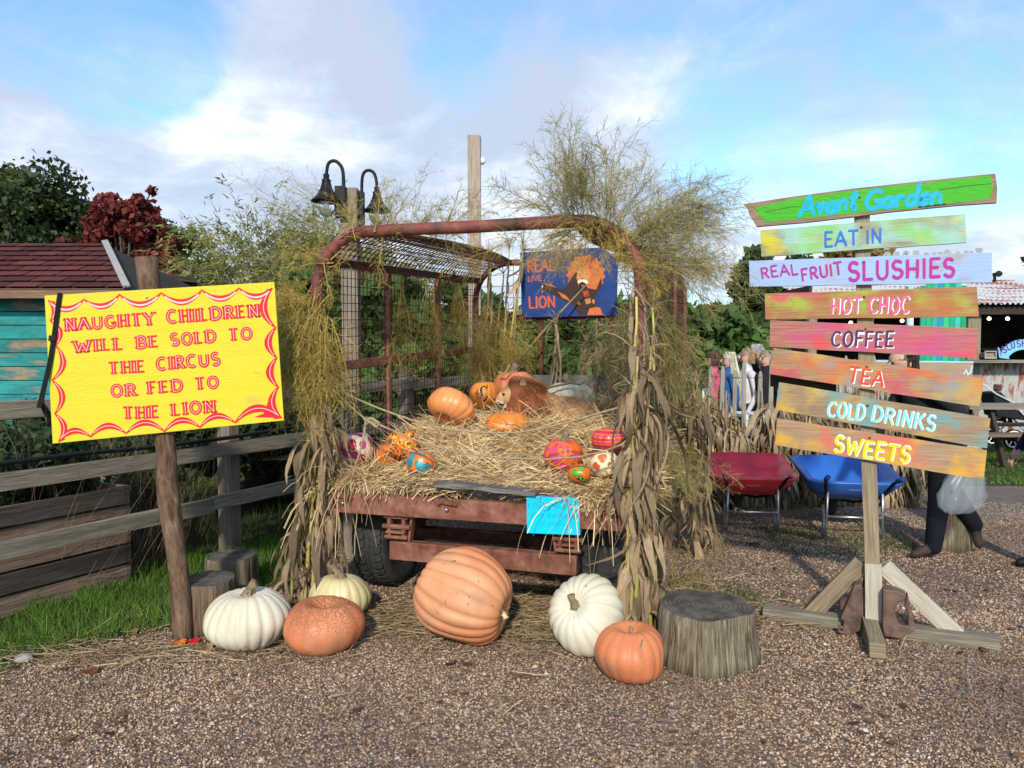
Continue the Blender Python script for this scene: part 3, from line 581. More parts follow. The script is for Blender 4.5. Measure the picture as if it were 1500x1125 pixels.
sg += [[T(u, LT, 1.72), T(u, LT, 2.16 if .3 < u < 1.58 else 2.0)] for u in np.arange(.05, WT, .104)]+[[T(.03, LT, w_), T(WT-.03, LT, w_)] for w_ in np.arange(1.76, 2.1, .104)]
wires('back_mesh', sg)
fr('back_rail', RUSTD, (T(0, LT, 1.68), T(WT, LT, 1.68)), .035, .055); 
for u_ in (.62, 1.25): fr('back_post', RUSTD, (T(u_, LT, .76), T(u_, LT, 1.66)), .035, .04, TA)
HEADB = M('headboard_metal', [(.3, (.10, .10, .10)), (.6, (.20, .20, .195)), (.8, (.28, .27, .25))], 6, .7, .3, 20, wear=(3, .55, .7, (.12, .07, .045)))
fr('headboard', HEADB, (T(.04, LT-.05, .96), T(WT-.04, LT-.05, .96)), .03, .42)
for i in range(7):                 # deck planks run across
    v0 = .0+i*.385; sg_ = 8; mb = MB(); mb.beam(T(-.02, v0+.19, .722), T(WT+.02, v0+.19, .722), .375, .032, (0, 0, 1), sg_, .003); mb.build('deck_plank', W_DECK, tr)
# the loose worn board on the tail edge
mb = MB(); p0 = TP(640, 707, -.03); p1 = TP(788, 722, -.03); mb.beam(p0, p1, .11, .022, (0, 0, 1), 8, .004); mb.build('loose_board', W_DECK, tr, label='grey worn loose board on the tail edge')
def tb(name, mat, u0, v0, w0, u1, v1, w1, wd, ht, up=(0, 0, 1), bevel=.004, seg=1):
    mb = MB(); mb.beam(T(u0, v0, w0), T(u1, v1, w1), wd, ht, up, seg, .001 if seg > 1 else 0); return mb.build(name, mat, tr, bevel=bevel)
rb = tb('tail_beam', RUST, -.01, -.02, .632, WT+.01, -.02, .632, .05, .115, seg=4)
for uu in (.19, .83, 1.74):        # drop-pin latches with a round steel knob
    mb = MB(); c = T(uu, -.05, .665); mb.tube([c-TA*.055, c-TA*.03+Vector((0, 0, .01)), c+TA*.03, c+TA*.055], [.008, .013, .013, .008], 8); mb.ball(c-TA*.05, .014, 8, 6); mb.ball(c+TA*.05, .014, 8, 6); mb.build('latch', RUST, rb, True)
    mb = MB(); mb.ball(c-Vector((0, 0, .03))-TB*.01, .012, 10, 8); mb.build('latch_knob', STEEL, rb, True)
for u_ in (0.01, WT-.01): tb('side_beam', RUST, u_, .0, .632, u_, LT, .632, .04, .115)
for u_ in (.52, 1.42): tb('chassis_rail', RUSTD, u_, .06, .52, u_, LT+.6, .52, .05, .13)
for v_ in (.75, 1.4, 2.1): tb('cross_member', RUSTD, .02, v_, .60, WT-.02, v_, .60, .06, .07)
tb('underrun_bar', RUST, .455, .03, .365, 1.545, .03, .362, .07, .105, seg=5)
for u_, f in ((.50, 1), (1.50, -1)):
    mb = MB()
    for du in (-.045, .045): mb.beam(T(u_+du, .02, .575), T(u_+du, .02, .43), .022, .06, TB)
    mb.beam(T(u_-.075, .01, .56), T(u_+.075, .01, .56), .05, .018); mb.beam(T(u_-.06, .0, .475), T(u_+.06, .0, .475), .05, .014)
    mb.tube([T(u_-.085, -.005, .505), T(u_+.085, -.005, .505)], .014, 8); mb.tube([T(u_-.07, -.01, .445), T(u_+.07, -.01, .445)], .011, 8)
    mb.beam(T(u_+f*.09, .03, .57), T(u_+f*.07, .03, .42), .015, .05, TB)
    mb.build('hanger_bracket', RUST, tr, bevel=.003)
# wheels
RW = .345
def wheel(u, v):
    c = T(u, v, 0); c.z = RW; mtx = Matrix.Translation(c) @ Matrix((TA, TB.cross(TA)*-1 if False else TB, Vector((0, 0, 1)))).transposed().to_4x4()
    ax = Matrix.Translation(c) @ Matrix.Rotation(-TH, 4, 'Z') @ Matrix.Rotation(R(90), 4, 'Y')     # lathe z axis -> trailer u axis
    mb = MB(); mb.lathe([(.19, -.085), (.215, -.10), (.27, -.112), (.315, -.108), (.334, -.09), (.337, -.04), (.338, .04), (.334, .09), (.315, .108), (.27, .112), (.215, .10), (.19, .085)], 48, ax)
    ty = mb.build('tyre', RUBBER, None, True)
    mb = MB(); n = 40                # chevron tread blocks standing proud
    for i in range(n):
        for s in (-1, 1):
            for (a0, z0, a1, z1) in ((0, .012, .055, .05), (.055, .05, .0, .095)):
                q = []
                for (da, z) in ((a0, z0), (a0+.09, z0), (a1+.09, z1), (a1, z1)):
                    a = 2*math.pi*i/n+da+(0.08 if s > 0 else 0)
                    q.append((a, z*s))
                vs = []
                for rr_ in (.332, .349 if z1 < .06 else .346):
                    for a, z in q: vs.append(ax @ Vector((rr_*math.cos(a), rr_*math.sin(a), z)))
                mb.add(vs, [[4, 5, 6, 7], [0, 1, 5, 4], [1, 2, 6, 5], [2, 3, 7, 6], [3, 0, 4, 7]])
    td = mb.build('tread', RUBBER, None)
    mb = MB(); mb.lathe([(.20, -.09), (.188, -.085), (.175, -.05), (.16, -.03), (.07, -.03), (.06, -.055), (1e-4, -.06)], 32, ax); mb.lathe([(.20, .09), (.188, .085), (.175, .05), (.16, .03), (.07, .03), (.06, .055), (1e-4, .06)], 32, ax)
    for i in range(5):
        a = i*1.2566; mb.ball(ax @ Vector((.11*math.cos(a), .11*math.sin(a), .035)), .012, 6, 5)
    ri = mb.build('rim', RUST, None, True)
    wh = bpy.data.objects.new('wheel', None); COL.objects.link(wh); wh.parent = tr; MW[wh.name] = MW[tr.name]
    for o in (ty, td, ri):
        o.data.transform(MW[tr.name].inverted()); o.parent = wh
wheel(.195, .55); wheel(1.63, .55)
tb('axle', RUSTD, .2, .55, .345-.025, 1.63, .55, .345-.025, .07, .07)

# ---- straw on the deck
def sw(u, v):     # straw surface height above the deck frame
    u = np.asarray(u, float); v = np.asarray(v, float)
    base = np.interp(v, [-.1, .0, .3, .55, .9, 1.2, 1.9, 2.74], [.718, .725, .735, .755, .835, .865, .925, .945])
    return base+.018*np.sin(u*7+v*5)+.012*np.sin(u*13-v*9)-.02*np.cos(np.clip(u/WT, 0, 1)*2*np.pi)*np.clip(v, 0, 1)
nu, nv = 40, 50; Vv = []; 
for j in range(nv+1):
    for i in range(nu+1):
        u = .02+(WT-.04)*i/nu; v = .12+(LT-.2)*j/nv; Vv.append(T(u, v, float(sw(u, v))-.02+random.uniform(-.008, .008)))
Ff = [[j*(nu+1)+i, j*(nu+1)+i+1, (j+1)*(nu+1)+i+1, (j+1)*(nu+1)+i] for j in range(nv) for i in range(nu)]
STB = M('straw_bed', [(.3, (.11, .075, .035)), (.5, (.24, .17, .085)), (.75, (.42, .32, .18))], 30, .9, 1.0, 60, st=(1, 3, 1), detail=8)
mb = MB(); mb.add(Vv, Ff); sb = mb.build('straw_bed', STB, None, True); tag(sb, 'deep bed of matted straw filling the trailer deck', 'straw', None, 'stuff')
TAn, TBn, TOn = np.array(TA), np.array(TB), np.array(TO)
def Tn(u, v, w): return TOn+u[:, None]*TAn+v[:, None]*TBn+np.stack([0*w, 0*w, w+TILT*v], 1)
def straw_on(n, ulo, uhi, vlo, vhi, lift=.03, L=(.08, .26), tilt=.28, droop=.10, wd=.0045):
    u = RNG.uniform(ulo, uhi, n); v = vlo+(vhi-vlo)*RNG.random(n)**1.25; p = Tn(u, v, sw(u, v)+RNG.random(n)*lift); a = RNG.normal(size=n)*.75+RNG.choice([0, math.pi], n)
    d = np.cos(a)[:, None]*TAn+np.sin(a)[:, None]*TBn+np.stack([np.zeros(n), np.zeros(n), RNG.normal(size=n)*tilt], 1)
    pt = grow(p, d, RNG.uniform(*L, n), 4, droop, .10); return strips(pt, taper(n, 4, wd, wd*.8))
def tuft(n, uc, vc, su, sv, dirs, L, wl=.02, droop=.35, wd=.0045):
    u = np.clip(uc+RNG.normal(size=n)*su, .03, WT-.04); v = vc+RNG.normal(size=n)*sv; p = Tn(u, v, sw(u, np.maximum(v, 0))+RNG.random(n)*wl+.01)
    d = dirs[0]*TAn+dirs[1]*TBn+np.array([0, 0, dirs[2]])+RNG.normal(size=(n, 3))*.45
    return strips(grow(p, np.broadcast_to(d, (n, 3)), RNG.uniform(*L, n), 5, droop, .08), taper(n, 5, wd, wd*.8))
parts = [straw_on(17000, .05, WT-.05, .10, 1.3), straw_on(5000, .05, WT-.05, 1.2, LT-.1), straw_on(1600, .3, 1.5, .02, .3, .015, (.06, .18), .1),
         straw_on(900, .1, WT-.1, .2, 1.6, .05, (.12, .3), .9, .25),
         tuft(1500, .20, .07, .20, .05, (.0, -1, .05), (.07, .16), .02, .5), tuft(1000, 1.68, .07, .12, .05, (.1, -1, .05), (.07, .16), .02, .5),
         tuft(700, .50, .12, .16, .05, (1, -.35, .0), (.10, .2), .02, .1), tuft(300, 1.64, .08, .08, .04, (-.6, -1, .1), (.08, .16), .02, .5),
         tuft(34, .14, -.02, .12, .02, (-.1, -.5, -.5), (.25, .5), .02, .9), tuft(34, 1.66, -.02, .12, .02, (0, -.5, -.5), (.2, .42), .02, .9)]
V, F, r = merge(parts); o = np_mesh('straw', V, F, STRAW, None, r); tag(o, 'loose golden straw strewn over the trailer deck and spilling over its tail', 'straw', None, 'stuff')
# ---- trodden straw on the ground round the wheels
def gstraw(n, fx, L=(.06, .2), wd=.004):
    x, y = fx(n); p = np.stack([x, y, .008+RNG.random(n)*.025], 1); a = RNG.random(n)*6.283; d = np.stack([np.cos(a), np.sin(a), RNG.normal(size=n)*.12], 1)
    return strips(grow(p, d, RNG.uniform(*L, n), 4, .05, .08), taper(n, 4, wd, wd*.8))
def gauss(cx, cy, sx, sy): return lambda n: (cx+RNG.normal(size=n)*sx, cy+RNG.normal(size=n)*sy)
def uni(x0, x1, y0, y1): return lambda n: (RNG.uniform(x0, x1, n), RNG.uniform(y0, y1, n))
V, F, r = merge([gstraw(1900, gauss(.10, 4.3, .20, .2)), gstraw(1000, gauss(-.62, 4.25, .22, .14)), gstraw(500, gauss(-1.15, 4.2, .35, .08)), gstraw(700, gauss(.3, 4.6, .6, .3)),
                 gstraw(500, gauss(-1.9, 3.75, .45, .12)), gstraw(150, uni(-2.6, 2.6, 3.0, 4.2)), gstraw(120, uni(0, 2.6, 3.6, 4.8)), gstraw(300, gauss(.62, 4.15, .3, .12)), gstraw(110, gauss(-.2, 3.95, .5, .1)), gstraw(90, gauss(1.45, 4.3, .12, .1))])
o = np_mesh('ground_straw', V, F, STRAWG, None, r); tag(o, 'trodden straw scattered on the gravel round the pumpkins and wheels', 'straw', None, 'stuff')

# ---- lion signboard on the back rail
LBLUE = flat('deep_blue_paint', (.007, .036, .165), .6, .25, 10); LOR = flat('orange_lettering', (.55, .10, .03)); 
vB = LT-.06; to3l = lambda x, y, h: TP(x, y, vB)-TB*h
lb = thing('lion_signboard', 'blue painted board reading REAL LIVE LION with a roaring lion, on the trailer back rail', 'sign', tuple(TP(830, 465, vB)))
mb = MB(); pol = [to3l(x, y, 0) for x, y in ((762, 370), (884, 362), (905, 384), (903, 462), (769, 465), (764, 456))]; mb.slab(pol[::-1], TB*.018); mb.build('board', LBLUE, lb)
for a_ in (('REAL', 773, 398, 812, 396, 16), ('LIVE', 773.5, 412, 794, 411, 7.5), ('LION', 775, 451, 813, 450, 16)): mb = MB(); text(mb, *a_, to3l, .17, jit=.02); mb.build('lettering', LOR, lb)
zx = lambda x, y: (740+x/8.333, 350+y/8.333)      # enlarged reading of the painting -> photo position
fl = {k: flat('lion_paint_'+k, c) for k, c in dict(umber=(.035, .016, .012), orange=(.55, .13, .03), tan=(.5, .22, .06), cream=(.75, .62, .45), black=(.008, .006, .006), flame=(.62, .20, .06), pink=(.3, .05, .05), red=(.45, .05, .02)).items()}
def lp(k, pts, h): mb = MB(); poly2(mb, [zx(*p) for p in pts][::-1], to3l, h); return (mb, k)
def jag(cx, cy, rx, ry, a0, a1, n, d=.10):
    return [(cx+rx*(1+(d if i % 2 else -d*.4))*math.cos(R(a0+(a1-a0)*i/n)), cy-ry*(1+(d if i % 2 else -d*.4))*math.sin(R(a0+(a1-a0)*i/n))) for i in range(n+1)]
P_ = [('orange', jag(985, 430, 220, 225, -60, 215, 26)+[(780, 620), (900, 640)], .0012),
      ('umber', [(840, 430), (900, 370), (930, 520), (1010, 600), (1110, 620), (1170, 470), (1185, 560), (1130, 640), (1100, 700), (1110, 820), (1190, 925), (900, 930), (850, 850), (800, 780), (700, 740), (560, 660), (500, 640), (450, 660), (440, 600), (470, 545), (560, 555), (680, 620), (740, 600), (790, 500)], .0016),
      ('orange', [(1110, 830), (1160, 840), (1195, 928), (1000, 928), (1030, 850)], .0020),
      ('tan', [(885, 400), (930, 370), (1010, 370), (1045, 420), (1040, 500), (1010, 560), (950, 580), (900, 550), (870, 480)], .0022), ('flame', [(870, 400), (925, 360), (940, 440), (905, 470)], .0026), ('flame', [(975, 380), (1040, 400), (1035, 480), (990, 440)], .0026),
      ('cream', [(880, 520), (930, 490), (990, 500), (1025, 540), (980, 560), (940, 530), (900, 560)], .0030), ('black', [(925, 480), (955, 480), (942, 502)], .0033),
      ('black', [(900, 545), (940, 520), (985, 545), (1000, 590), (960, 600), (915, 595)], .0034), ('pink', [(925, 560), (965, 555), (975, 590), (935, 592)], .0037),
      ('black', [(895, 430), (920, 428), (908, 446)], .0037), ('black', [(985, 420), (1012, 425), (996, 440)], .0037), ('cream', [(898, 433), (908, 433), (904, 440)], .004), ('cream', [(992, 426), (1003, 428), (996, 434)], .004),
      ('red', [(945, 640), (1010, 630), (1030, 690), (970, 720)], .0024), ('tan', [(970, 740), (1040, 720), (1050, 780), (990, 800)], .0024), ('tan', [(1060, 740), (1090, 735), (1095, 785), (1070, 790)], .0024), ('tan', [(880, 780), (910, 765), (920, 800), (890, 806)], .0024),
      ('cream', [(447, 570), (458, 565), (462, 590), (450, 600)], .0024), ('cream', [(452, 640), (462, 630), (460, 660)], .0024), ('orange', [(480, 548), (560, 556), (640, 600), (560, 575), (490, 560)], .0022), ('orange', [(640, 640), (740, 690), (800, 760), (700, 720)], .0020)]
for i in range(15):
    a = R(-50+250*i/14); P_.append(('flame', [(985+120*math.cos(a), 430-120*math.sin(a)), (985+205*math.cos(a+.05), 430-215*math.sin(a+.05)), (985+125*math.cos(a+.09), 430-125*math.sin(a+.09))], .0014))
grp = {}
for k, pts, h in P_:
    mb = grp.setdefault(k, MB()); poly2(mb, [zx(*p) for p in pts][::-1], to3l, h)
for k, mb in grp.items(): mb.build('painted_lion', fl[k], lb)

# ---- cyan notice hanging on the tail beam
CYAN = flat('cyan_paint', (.0, .50, .72), .45, .04, 3); to3c = lambda x, y, h: TP(x, y, -.062)-TB*h
nb_ = thing('cyan_notice', 'small bright cyan notice board screwed to the trailer tail beam', 'notice', tuple(TP(810, 757, -.06)))
mb = MB(); mb.slab([to3c(x, y, 0) for x, y in ((771, 727), (848, 729), (850, 784), (772, 781))][::-1], TB*.01); mb.build('board', CYAN, nb_, bevel=.001)
CTEAL = flat('faded_teal_ink', (.0, .42, .50)); mb = MB()
for s_, x0, y0, x1, y1 in (('Please do not', 781, 743, 838, 744), ('touch the display', 776, 757, 844, 758), ('of pumpkins', 792, 769, 835, 770)): text(mb, s_, x0, y0, x1, y1, 7, to3c, .13, jit=.03)
mb.build('lettering', CTEAL, nb_)
for x, y in ((785.5, 729.5), (843, 731.5)):
    mb = MB(); mb.ball(to3c(x, y, .002), .006, 8, 6); mb.build('screw', STEEL, nb_, True)

# ---- ropes slung between the tail uprights
def rope(name, label, pts, v=-.05, r=.0055, cat='rope'):
    P3 = [TP(x, y, v) for x, y in pts]; out = []
    for i in range(len(P3)-1):
        a, b, c, d = P3[max(i-1, 0)], P3[i], P3[i+1], P3[min(i+2, len(P3)-1)]
        for k in range(6):
            q = k/6; out.append(.5*((2*b)+(c-a)*q+(2*a-5*b+4*c-d)*q*q+(3*b-a-3*c+d)*q**3))
    out.append(P3[-1]); mb = MB(); mb.tube(out, r, 8); o = mb.build(name, ROPE, None, True); return tag(o, label, cat)
rope('rope', 'upper pale rope slung across the trailer tail in front of the toy lion', [(468, 566), (492, 571), (560, 600), (640, 626), (700, 633), (762, 633), (830, 619), (885, 603), (940, 588)])
ro = thing('knotted_rope', 'lower pale rope across the trailer tail with a knot and hanging end', 'rope', tuple(TP(540, 617, -.07)))
def rp(name, pts, v, r):
    P3 = [TP(x, y, v) for x, y in pts]; mb = MB(); mb.tube(P3, r, 8); mb.build(name, ROPE, ro, True)
rp('cord', [(468, 566), (490, 573), (512, 594), (535, 614), (560, 624), (590, 637), (625, 651), (680, 664), (740, 671), (800, 673), (850, 669), (885, 661), (915, 650)], -.07, .0052)
rp('knot', [(533, 612), (541, 620), (536, 622), (534, 614), (545, 613), (556, 620), (552, 626), (543, 619), (538, 616)], -.078, .0085)
rp('loose_end', [(535, 620), (533, 640), (527, 662), (520, 685), (513, 705), (508, 735)], -.075, .0055)
# ================================================================ PUMPKINS
from mathutils.bvhtree import BVHTree
def pmat(name, cols, sc=2.5, rough=.42, specks=(.30, .12, .05), sp=.70, bump=.12, spec=.5, wear=None):
    return M(name, cols, sc, rough, bump, 22, spec=spec, detail=5, patch=(16, sp, sp+.05, specks), wear=wear, dist=.4)
P_PEACH = pmat('peach_pumpkin_skin', [(.3, (.46, .13, .05)), (.5, (.60, .20, .085)), (.72, (.68, .29, .14))], wear=(5.5, .52, .72, (.44, .20, .11)), rough=.5, spec=.35, bump=.25)
P_BIG = pmat('giant_pumpkin_skin', [(.3, (.46, .15, .06)), (.5, (.62, .24, .105)), (.72, (.70, .36, .19))], wear=(4.2, .50, .70, (.40, .22, .13)), rough=.55, spec=.3, bump=.3)
P_WHITE = pmat('white_pumpkin_skin', [(.3, (.50, .44, .31)), (.5, (.60, .545, .42)), (.7, (.66, .62, .50))], specks=(.33, .23, .13), sp=.69, wear=(3.5, .56, .78, (.46, .38, .26)), rough=.55, spec=.3, bump=.25)
P_CREAM = pmat('cream_pumpkin_skin', [(.3, (.50, .40, .18)), (.5, (.58, .48, .25)), (.7, (.62, .54, .33))], specks=(.35, .25, .12), sp=.73)
P_ORANGE = pmat('orange_pumpkin_skin', [(.3, (.60, .16, .018)), (.5, (.72, .23, .030)), (.72, (.78, .32, .05))], specks=(.40, .10, .02), sp=.68)
P_DEEP = pmat('deep_orange_skin', [(.3, (.62, .12, .012)), (.5, (.70, .17, .02)), (.72, (.74, .22, .04))], specks=(.4, .1, .02))
P_PINKP = pmat('pink_peach_skin', [(.3, (.62, .22, .14)), (.5, (.74, .33, .22)), (.72, (.78, .40, .27))])
def warty():
    m = P_PEACH.copy(); m.name = 'netted_pumpkin_skin'; t = m.node_tree; b = t.nodes['Principled BSDF']; old = b.inputs['Base Color'].links[0].from_socket; n_, l_ = t.nodes.new, t.links.new
    c = n_('ShaderNodeTexCoord'); no = n_('ShaderNodeTexNoise'); no.inputs['Scale'].default_value = 9; l_(c.outputs['Object'], no.inputs['Vector'])
    ad = n_('ShaderNodeVectorMath'); ad.operation = 'MULTIPLY_ADD'; l_(no.outputs['Color'], ad.inputs[0]); ad.inputs[1].default_value = (.11, .11, .11); l_(c.outputs['Object'], ad.inputs[2])
    v = n_('ShaderNodeTexVoronoi'); v.feature = 'DISTANCE_TO_EDGE'; v.inputs['Scale'].default_value = 62; l_(ad.outputs[0], v.inputs['Vector'])
    r = n_('ShaderNodeMapRange'); l_(v.outputs['Distance'], r.inputs[0]); r.inputs[1].default_value = .03; r.inputs[2].default_value = .12; r.inputs[3].default_value = 1; r.inputs[4].default_value = 0
    sx = n_('ShaderNodeSeparateXYZ'); l_(c.outputs['Object'], sx.inputs[0]); tz = n_('ShaderNodeMapRange'); l_(sx.outputs[2], tz.inputs[0]); tz.inputs[1].default_value = .08; tz.inputs[2].default_value = .26
    mm = n_('ShaderNodeMath'); mm.operation = 'MULTIPLY'; l_(r.outputs[0], mm.inputs[0]); l_(tz.outputs[0], mm.inputs[1])
    mi = n_('ShaderNodeMix'); mi.data_type = 'RGBA'; l_(mm.outputs[0], mi.inputs[0]); l_(old, mi.inputs[6]); mi.inputs[7].default_value = (.22, .12, .06, 1); l_(mi.outputs[2], b.inputs['Base Color'])
    bp = n_('ShaderNodeBump'); bp.inputs['Strength'].default_value = .6; bp.inputs['Distance'].default_value = .006; l_(mm.outputs[0], bp.inputs['Height']); l_(bp.outputs[0], b.inputs['Normal']); return m
P_WART = warty()
def spotted(name, base, c1, c2, edge, sc=14, thr=.42, ring=.07, dist=.05):
    m = bpy.data.materials.new(name); m.use_nodes = True; t = m.node_tree; b = t.nodes['Principled BSDF']; n_, l_ = t.nodes.new, t.links.new
    c = n_('ShaderNodeTexCoord'); no = n_('ShaderNodeTexNoise'); no.inputs['Scale'].default_value = 16; l_(c.outputs['Object'], no.inputs['Vector'])
    ad = n_('ShaderNodeVectorMath'); ad.operation = 'MULTIPLY_ADD'; l_(no.outputs['Color'], ad.inputs[0]); ad.inputs[1].default_value = (dist,)*3; l_(c.outputs['Object'], ad.inputs[2])
    v = n_('ShaderNodeTexVoronoi'); v.inputs['Scale'].default_value = sc; l_(ad.outputs[0], v.inputs['Vector'])
    s1 = n_('ShaderNodeSeparateColor'); l_(v.outputs['Color'], s1.inputs[0])
    th = n_('ShaderNodeMapRange'); l_(s1.outputs[1], th.inputs[0]); th.inputs[3].default_value = thr*.6; th.inputs[4].default_value = thr*1.15      # spot size varies
    a = n_('ShaderNodeMath'); a.operation = 'LESS_THAN'; l_(v.outputs['Distance'], a.inputs[0]); l_(th.outputs[0], a.inputs[1])
    ex = n_('ShaderNodeTexNoise'); ex.inputs['Scale'].default_value = 9; l_(c.outputs['Object'], ex.inputs['Vector'])
    rg = n_('ShaderNodeMath'); rg.operation = 'MULTIPLY'; l_(ex.outputs[0], rg.inputs[0]); rg.inputs[1].default_value = ring*2
    th2 = n_('ShaderNodeMath'); th2.operation = 'ADD'; l_(th.outputs[0], th2.inputs[0]); l_(rg.outputs[0], th2.inputs[1])
    a2 = n_('ShaderNodeMath'); a2.operation = 'LESS_THAN'; l_(v.outputs['Distance'], a2.inputs[0]); l_(th2.outputs[0], a2.inputs[1])
    sel = n_('ShaderNodeMath'); sel.operation = 'GREATER_THAN'; l_(s1.outputs[0], sel.inputs[0]); sel.inputs[1].default_value = .5
    def mix(f, x, y):
        q = n_('ShaderNodeMix'); q.data_type = 'RGBA'; l_(f, q.inputs[0])
        for i, z in ((6, x), (7, y)):
            if isinstance(z, tuple): q.inputs[i].default_value = (*z, 1)
            else: l_(z, q.inputs[i])
        return q.outputs[2]
    l_(mix(a.outputs[0], mix(a2.outputs[0], base, edge), mix(sel.outputs[0], c1, c2)), b.inputs['Base Color']); b.inputs['Roughness'].default_value = .38
    return m
def pumpkin(name, label, cx, py, wpx, hr, mat, ribs=18, depth=.05, v=None, zb=0.0, rot=None, stem=1.0, seed=0, dimple=.3, dy=None, sk=1.0, low=.042, group=None, stemc=None, squash=1.0):
    """cx,py: photo centre and base; wpx: width there; v: plane on the trailer (else on the ground)"""
    if v is None: g = G(cx, py, zb); D = g.y; r = wpx/2*D/FPX; c = g+Vector((g.x, g.y, 0)).normalized()*(.2*r if dy is None else dy); r = wpx/2*c.y/FPX
    else: g = TP(cx, py, v); g.z += .022 if v < .7 else 0; r = wpx/2*g.y/FPX; c = g
    H = 2*r*hr; rr = random.Random(seed*13+5); ph = [rr.uniform(0, 6.28) for _ in range(6)]; nT, nP = ribs*6, 30
    rib = [1+rr.uniform(-.5, .6) for _ in range(ribs)]
    vs = []; fs = []
    for i in range(nP+1):
        p = math.pi*i/nP; sp = math.sin(p); z = H/2*math.cos(p)*(1-dimple*math.exp(-(sp/.33)**2))
        for j in range(nT):
            a = 2*math.pi*j/nT; k = a/(2*math.pi)*ribs; fr_ = k-math.floor(k); gr = math.exp(-((min(fr_, 1-fr_))/.17)**2)
            q = 1-depth*gr*rib[int(k+.5) % ribs]*(.4+.6*sp)+low*math.sin(2*a+ph[0]+z*3/r)+low*.6*math.sin(3*a+ph[1])+low*.5*math.sin(p*4+ph[2]+a)
            vs.append(Vector((r*sp**.88*q*squash*math.cos(a), r*sp**.88*q*math.sin(a), z*(1+low*.8*math.sin(a+ph[3]))-depth*.5*gr*r*abs(math.cos(p))*(1 if math.cos(p) > 0 else -1)*.6)))
    for i in range(nP):
        for j in range(nT): j2 = (j+1) % nT; fs.append([i*nT+j, i*nT+j2, (i+1)*nT+j2, (i+1)*nT+j][::-1])
    rm = Matrix.Rotation(rr.uniform(0, 6.28) if rot is None else 0, 3, 'Z') if rot is None else rot
    mz = min((rm @ p).z for p in vs); root = thing(name, label, 'pumpkin', (c.x, c.y, g.z), group=group, rot=rm)
    # the root stands at the base; the body is lifted so that it just touches
    up = rm.inverted() @ Vector((0, 0, -mz-.004*(v is None)))
    mb = MB(); mb.add([p+up for p in vs], fs); sk_ = mb.build('skin', mat, root, True, world=False)
    if stem:
        s = r*.13*stem; t0 = Vector((0, 0, H/2*(1-dimple)-.01)); bend = Vector((rr.uniform(-1, 1), rr.uniform(-1, 1), 0))*s*1.3
        mb = MB(); L_ = r*.38*stem; pts = [t0+up, t0+up+Vector((0, 0, L_*.35)), t0+up+Vector((0, 0, L_*.7))+bend*.5, t0+up+Vector((0, 0, L_))+bend*1.2]
        mb.tube(pts, [s*1.7, s*.95, s*.75, s*1.0], 7); 
        for q in range(6):
            a = q*math.pi/3; d = Vector((math.cos(a), math.sin(a), 0)); mb.tube([pts[0]+d*s*2.6-Vector((0, 0, .004)), pts[0]+d*s*.9+Vector((0, 0, s*.5)), pts[2]+d*s*.4], [s*.3, s*.4, s*.25], 5)
        mb.build('stem', stemc or PALE_STEM, root, True, world=False)
    return root, sk_
def surf(sk_):      # photo px -> point on the pumpkin's skin
    mw = MW[sk_.name]; me = sk_.data; b = BVHTree.FromPolygons([mw @ q.co for q in me.vertices], [tuple(p.vertices) for p in me.polygons])
    def f(x, y, h=.0015):
        d = rayd(x, y).normalized(); loc, nn, _, _ = b.ray_cast(CAM, d)
        if loc is None: loc, nn, _, _ = b.find_nearest(P(x, y, mw.translation.y))
        if nn.dot(d) > 0: nn = -nn
        return loc+nn*h
    return f
DR = lambda x, y, z, roll: Vector((0, 0, 1)).rotation_difference(Vector((x, y, z)).normalized()).to_matrix() @ Matrix.Rotation(R(roll), 3, 'Z')
RX = lambda a: Matrix.Rotation(R(a), 3, 'X'); RY = lambda a: Matrix.Rotation(R(a), 3, 'Y'); RZ = lambda a: Matrix.Rotation(R(a), 3, 'Z')
pumpkin('white_pumpkin', 'white ribbed pumpkin on the gravel beside the leaning sign post, leftmost on the ground', 365, 948, 121, .74, P_WHITE, 20, .045, seed=1, dimple=.22)
pumpkin('netted_pumpkin', 'squat orange pumpkin with brown netted scars, on the ground before the left tyre', 476, 953, 116, .72, P_WART, 12, .035, seed=2, stem=0, dimple=.42, low=.03)
pumpkin('cream_pumpkin', 'smooth cream yellow pumpkin behind the netted orange one at the left tyre', 499, 908, 89, .80, P_CREAM, 18, .035, seed=3, dimple=.2, stem=1.2)
_, pgi = pumpkin('giant_pumpkin', 'giant peach pumpkin lying on its side below the middle of the trailer tail', 681, 948, 139, 1.08, P_BIG, 17, .055, rot=DR(.90, -.34, -.30, 35), seed=4, dimple=.2, stem=.55, low=.05, stemc=P_CREAM, dy=.07)
f_ = surf(pgi); mb = MB()
for s_ in ([(668, 868), (671, 870)], [(686, 873), (688, 876)], [(684, 884), (686, 886)], [(652, 880), (653, 884)], [(720, 886), (723, 888)], [(650, 826), (668, 821)], [(640, 897), (642, 899)], [(700, 850), (702, 853)]): add_stroke(mb, s_, 1.2, lambda x, y, h: f_(x, y, h), .001, True)
mb.build('scars', M('pumpkin_scar', [(.4, (.20, .05, .03)), (.6, (.30, .12, .07))], 30, .9, .3), pgi, kind='stuff')
pumpkin('tilted_white_pumpkin', 'white pumpkin tipped over with its stalk facing left, before the right tyre', 858, 957, 118, .80, P_WHITE, 19, .06, rot=DR(-.50, -.62, .60, 20), seed=5, dimple=.25, stem=.8, low=.035)
_, ps = pumpkin('peach_pumpkin', 'peach pumpkin with a brown vertical split, on the gravel before the wide tree stump', 923, 996, 107, .82, P_PEACH, 16, .04, seed=6, dimple=.3, stem=.5)
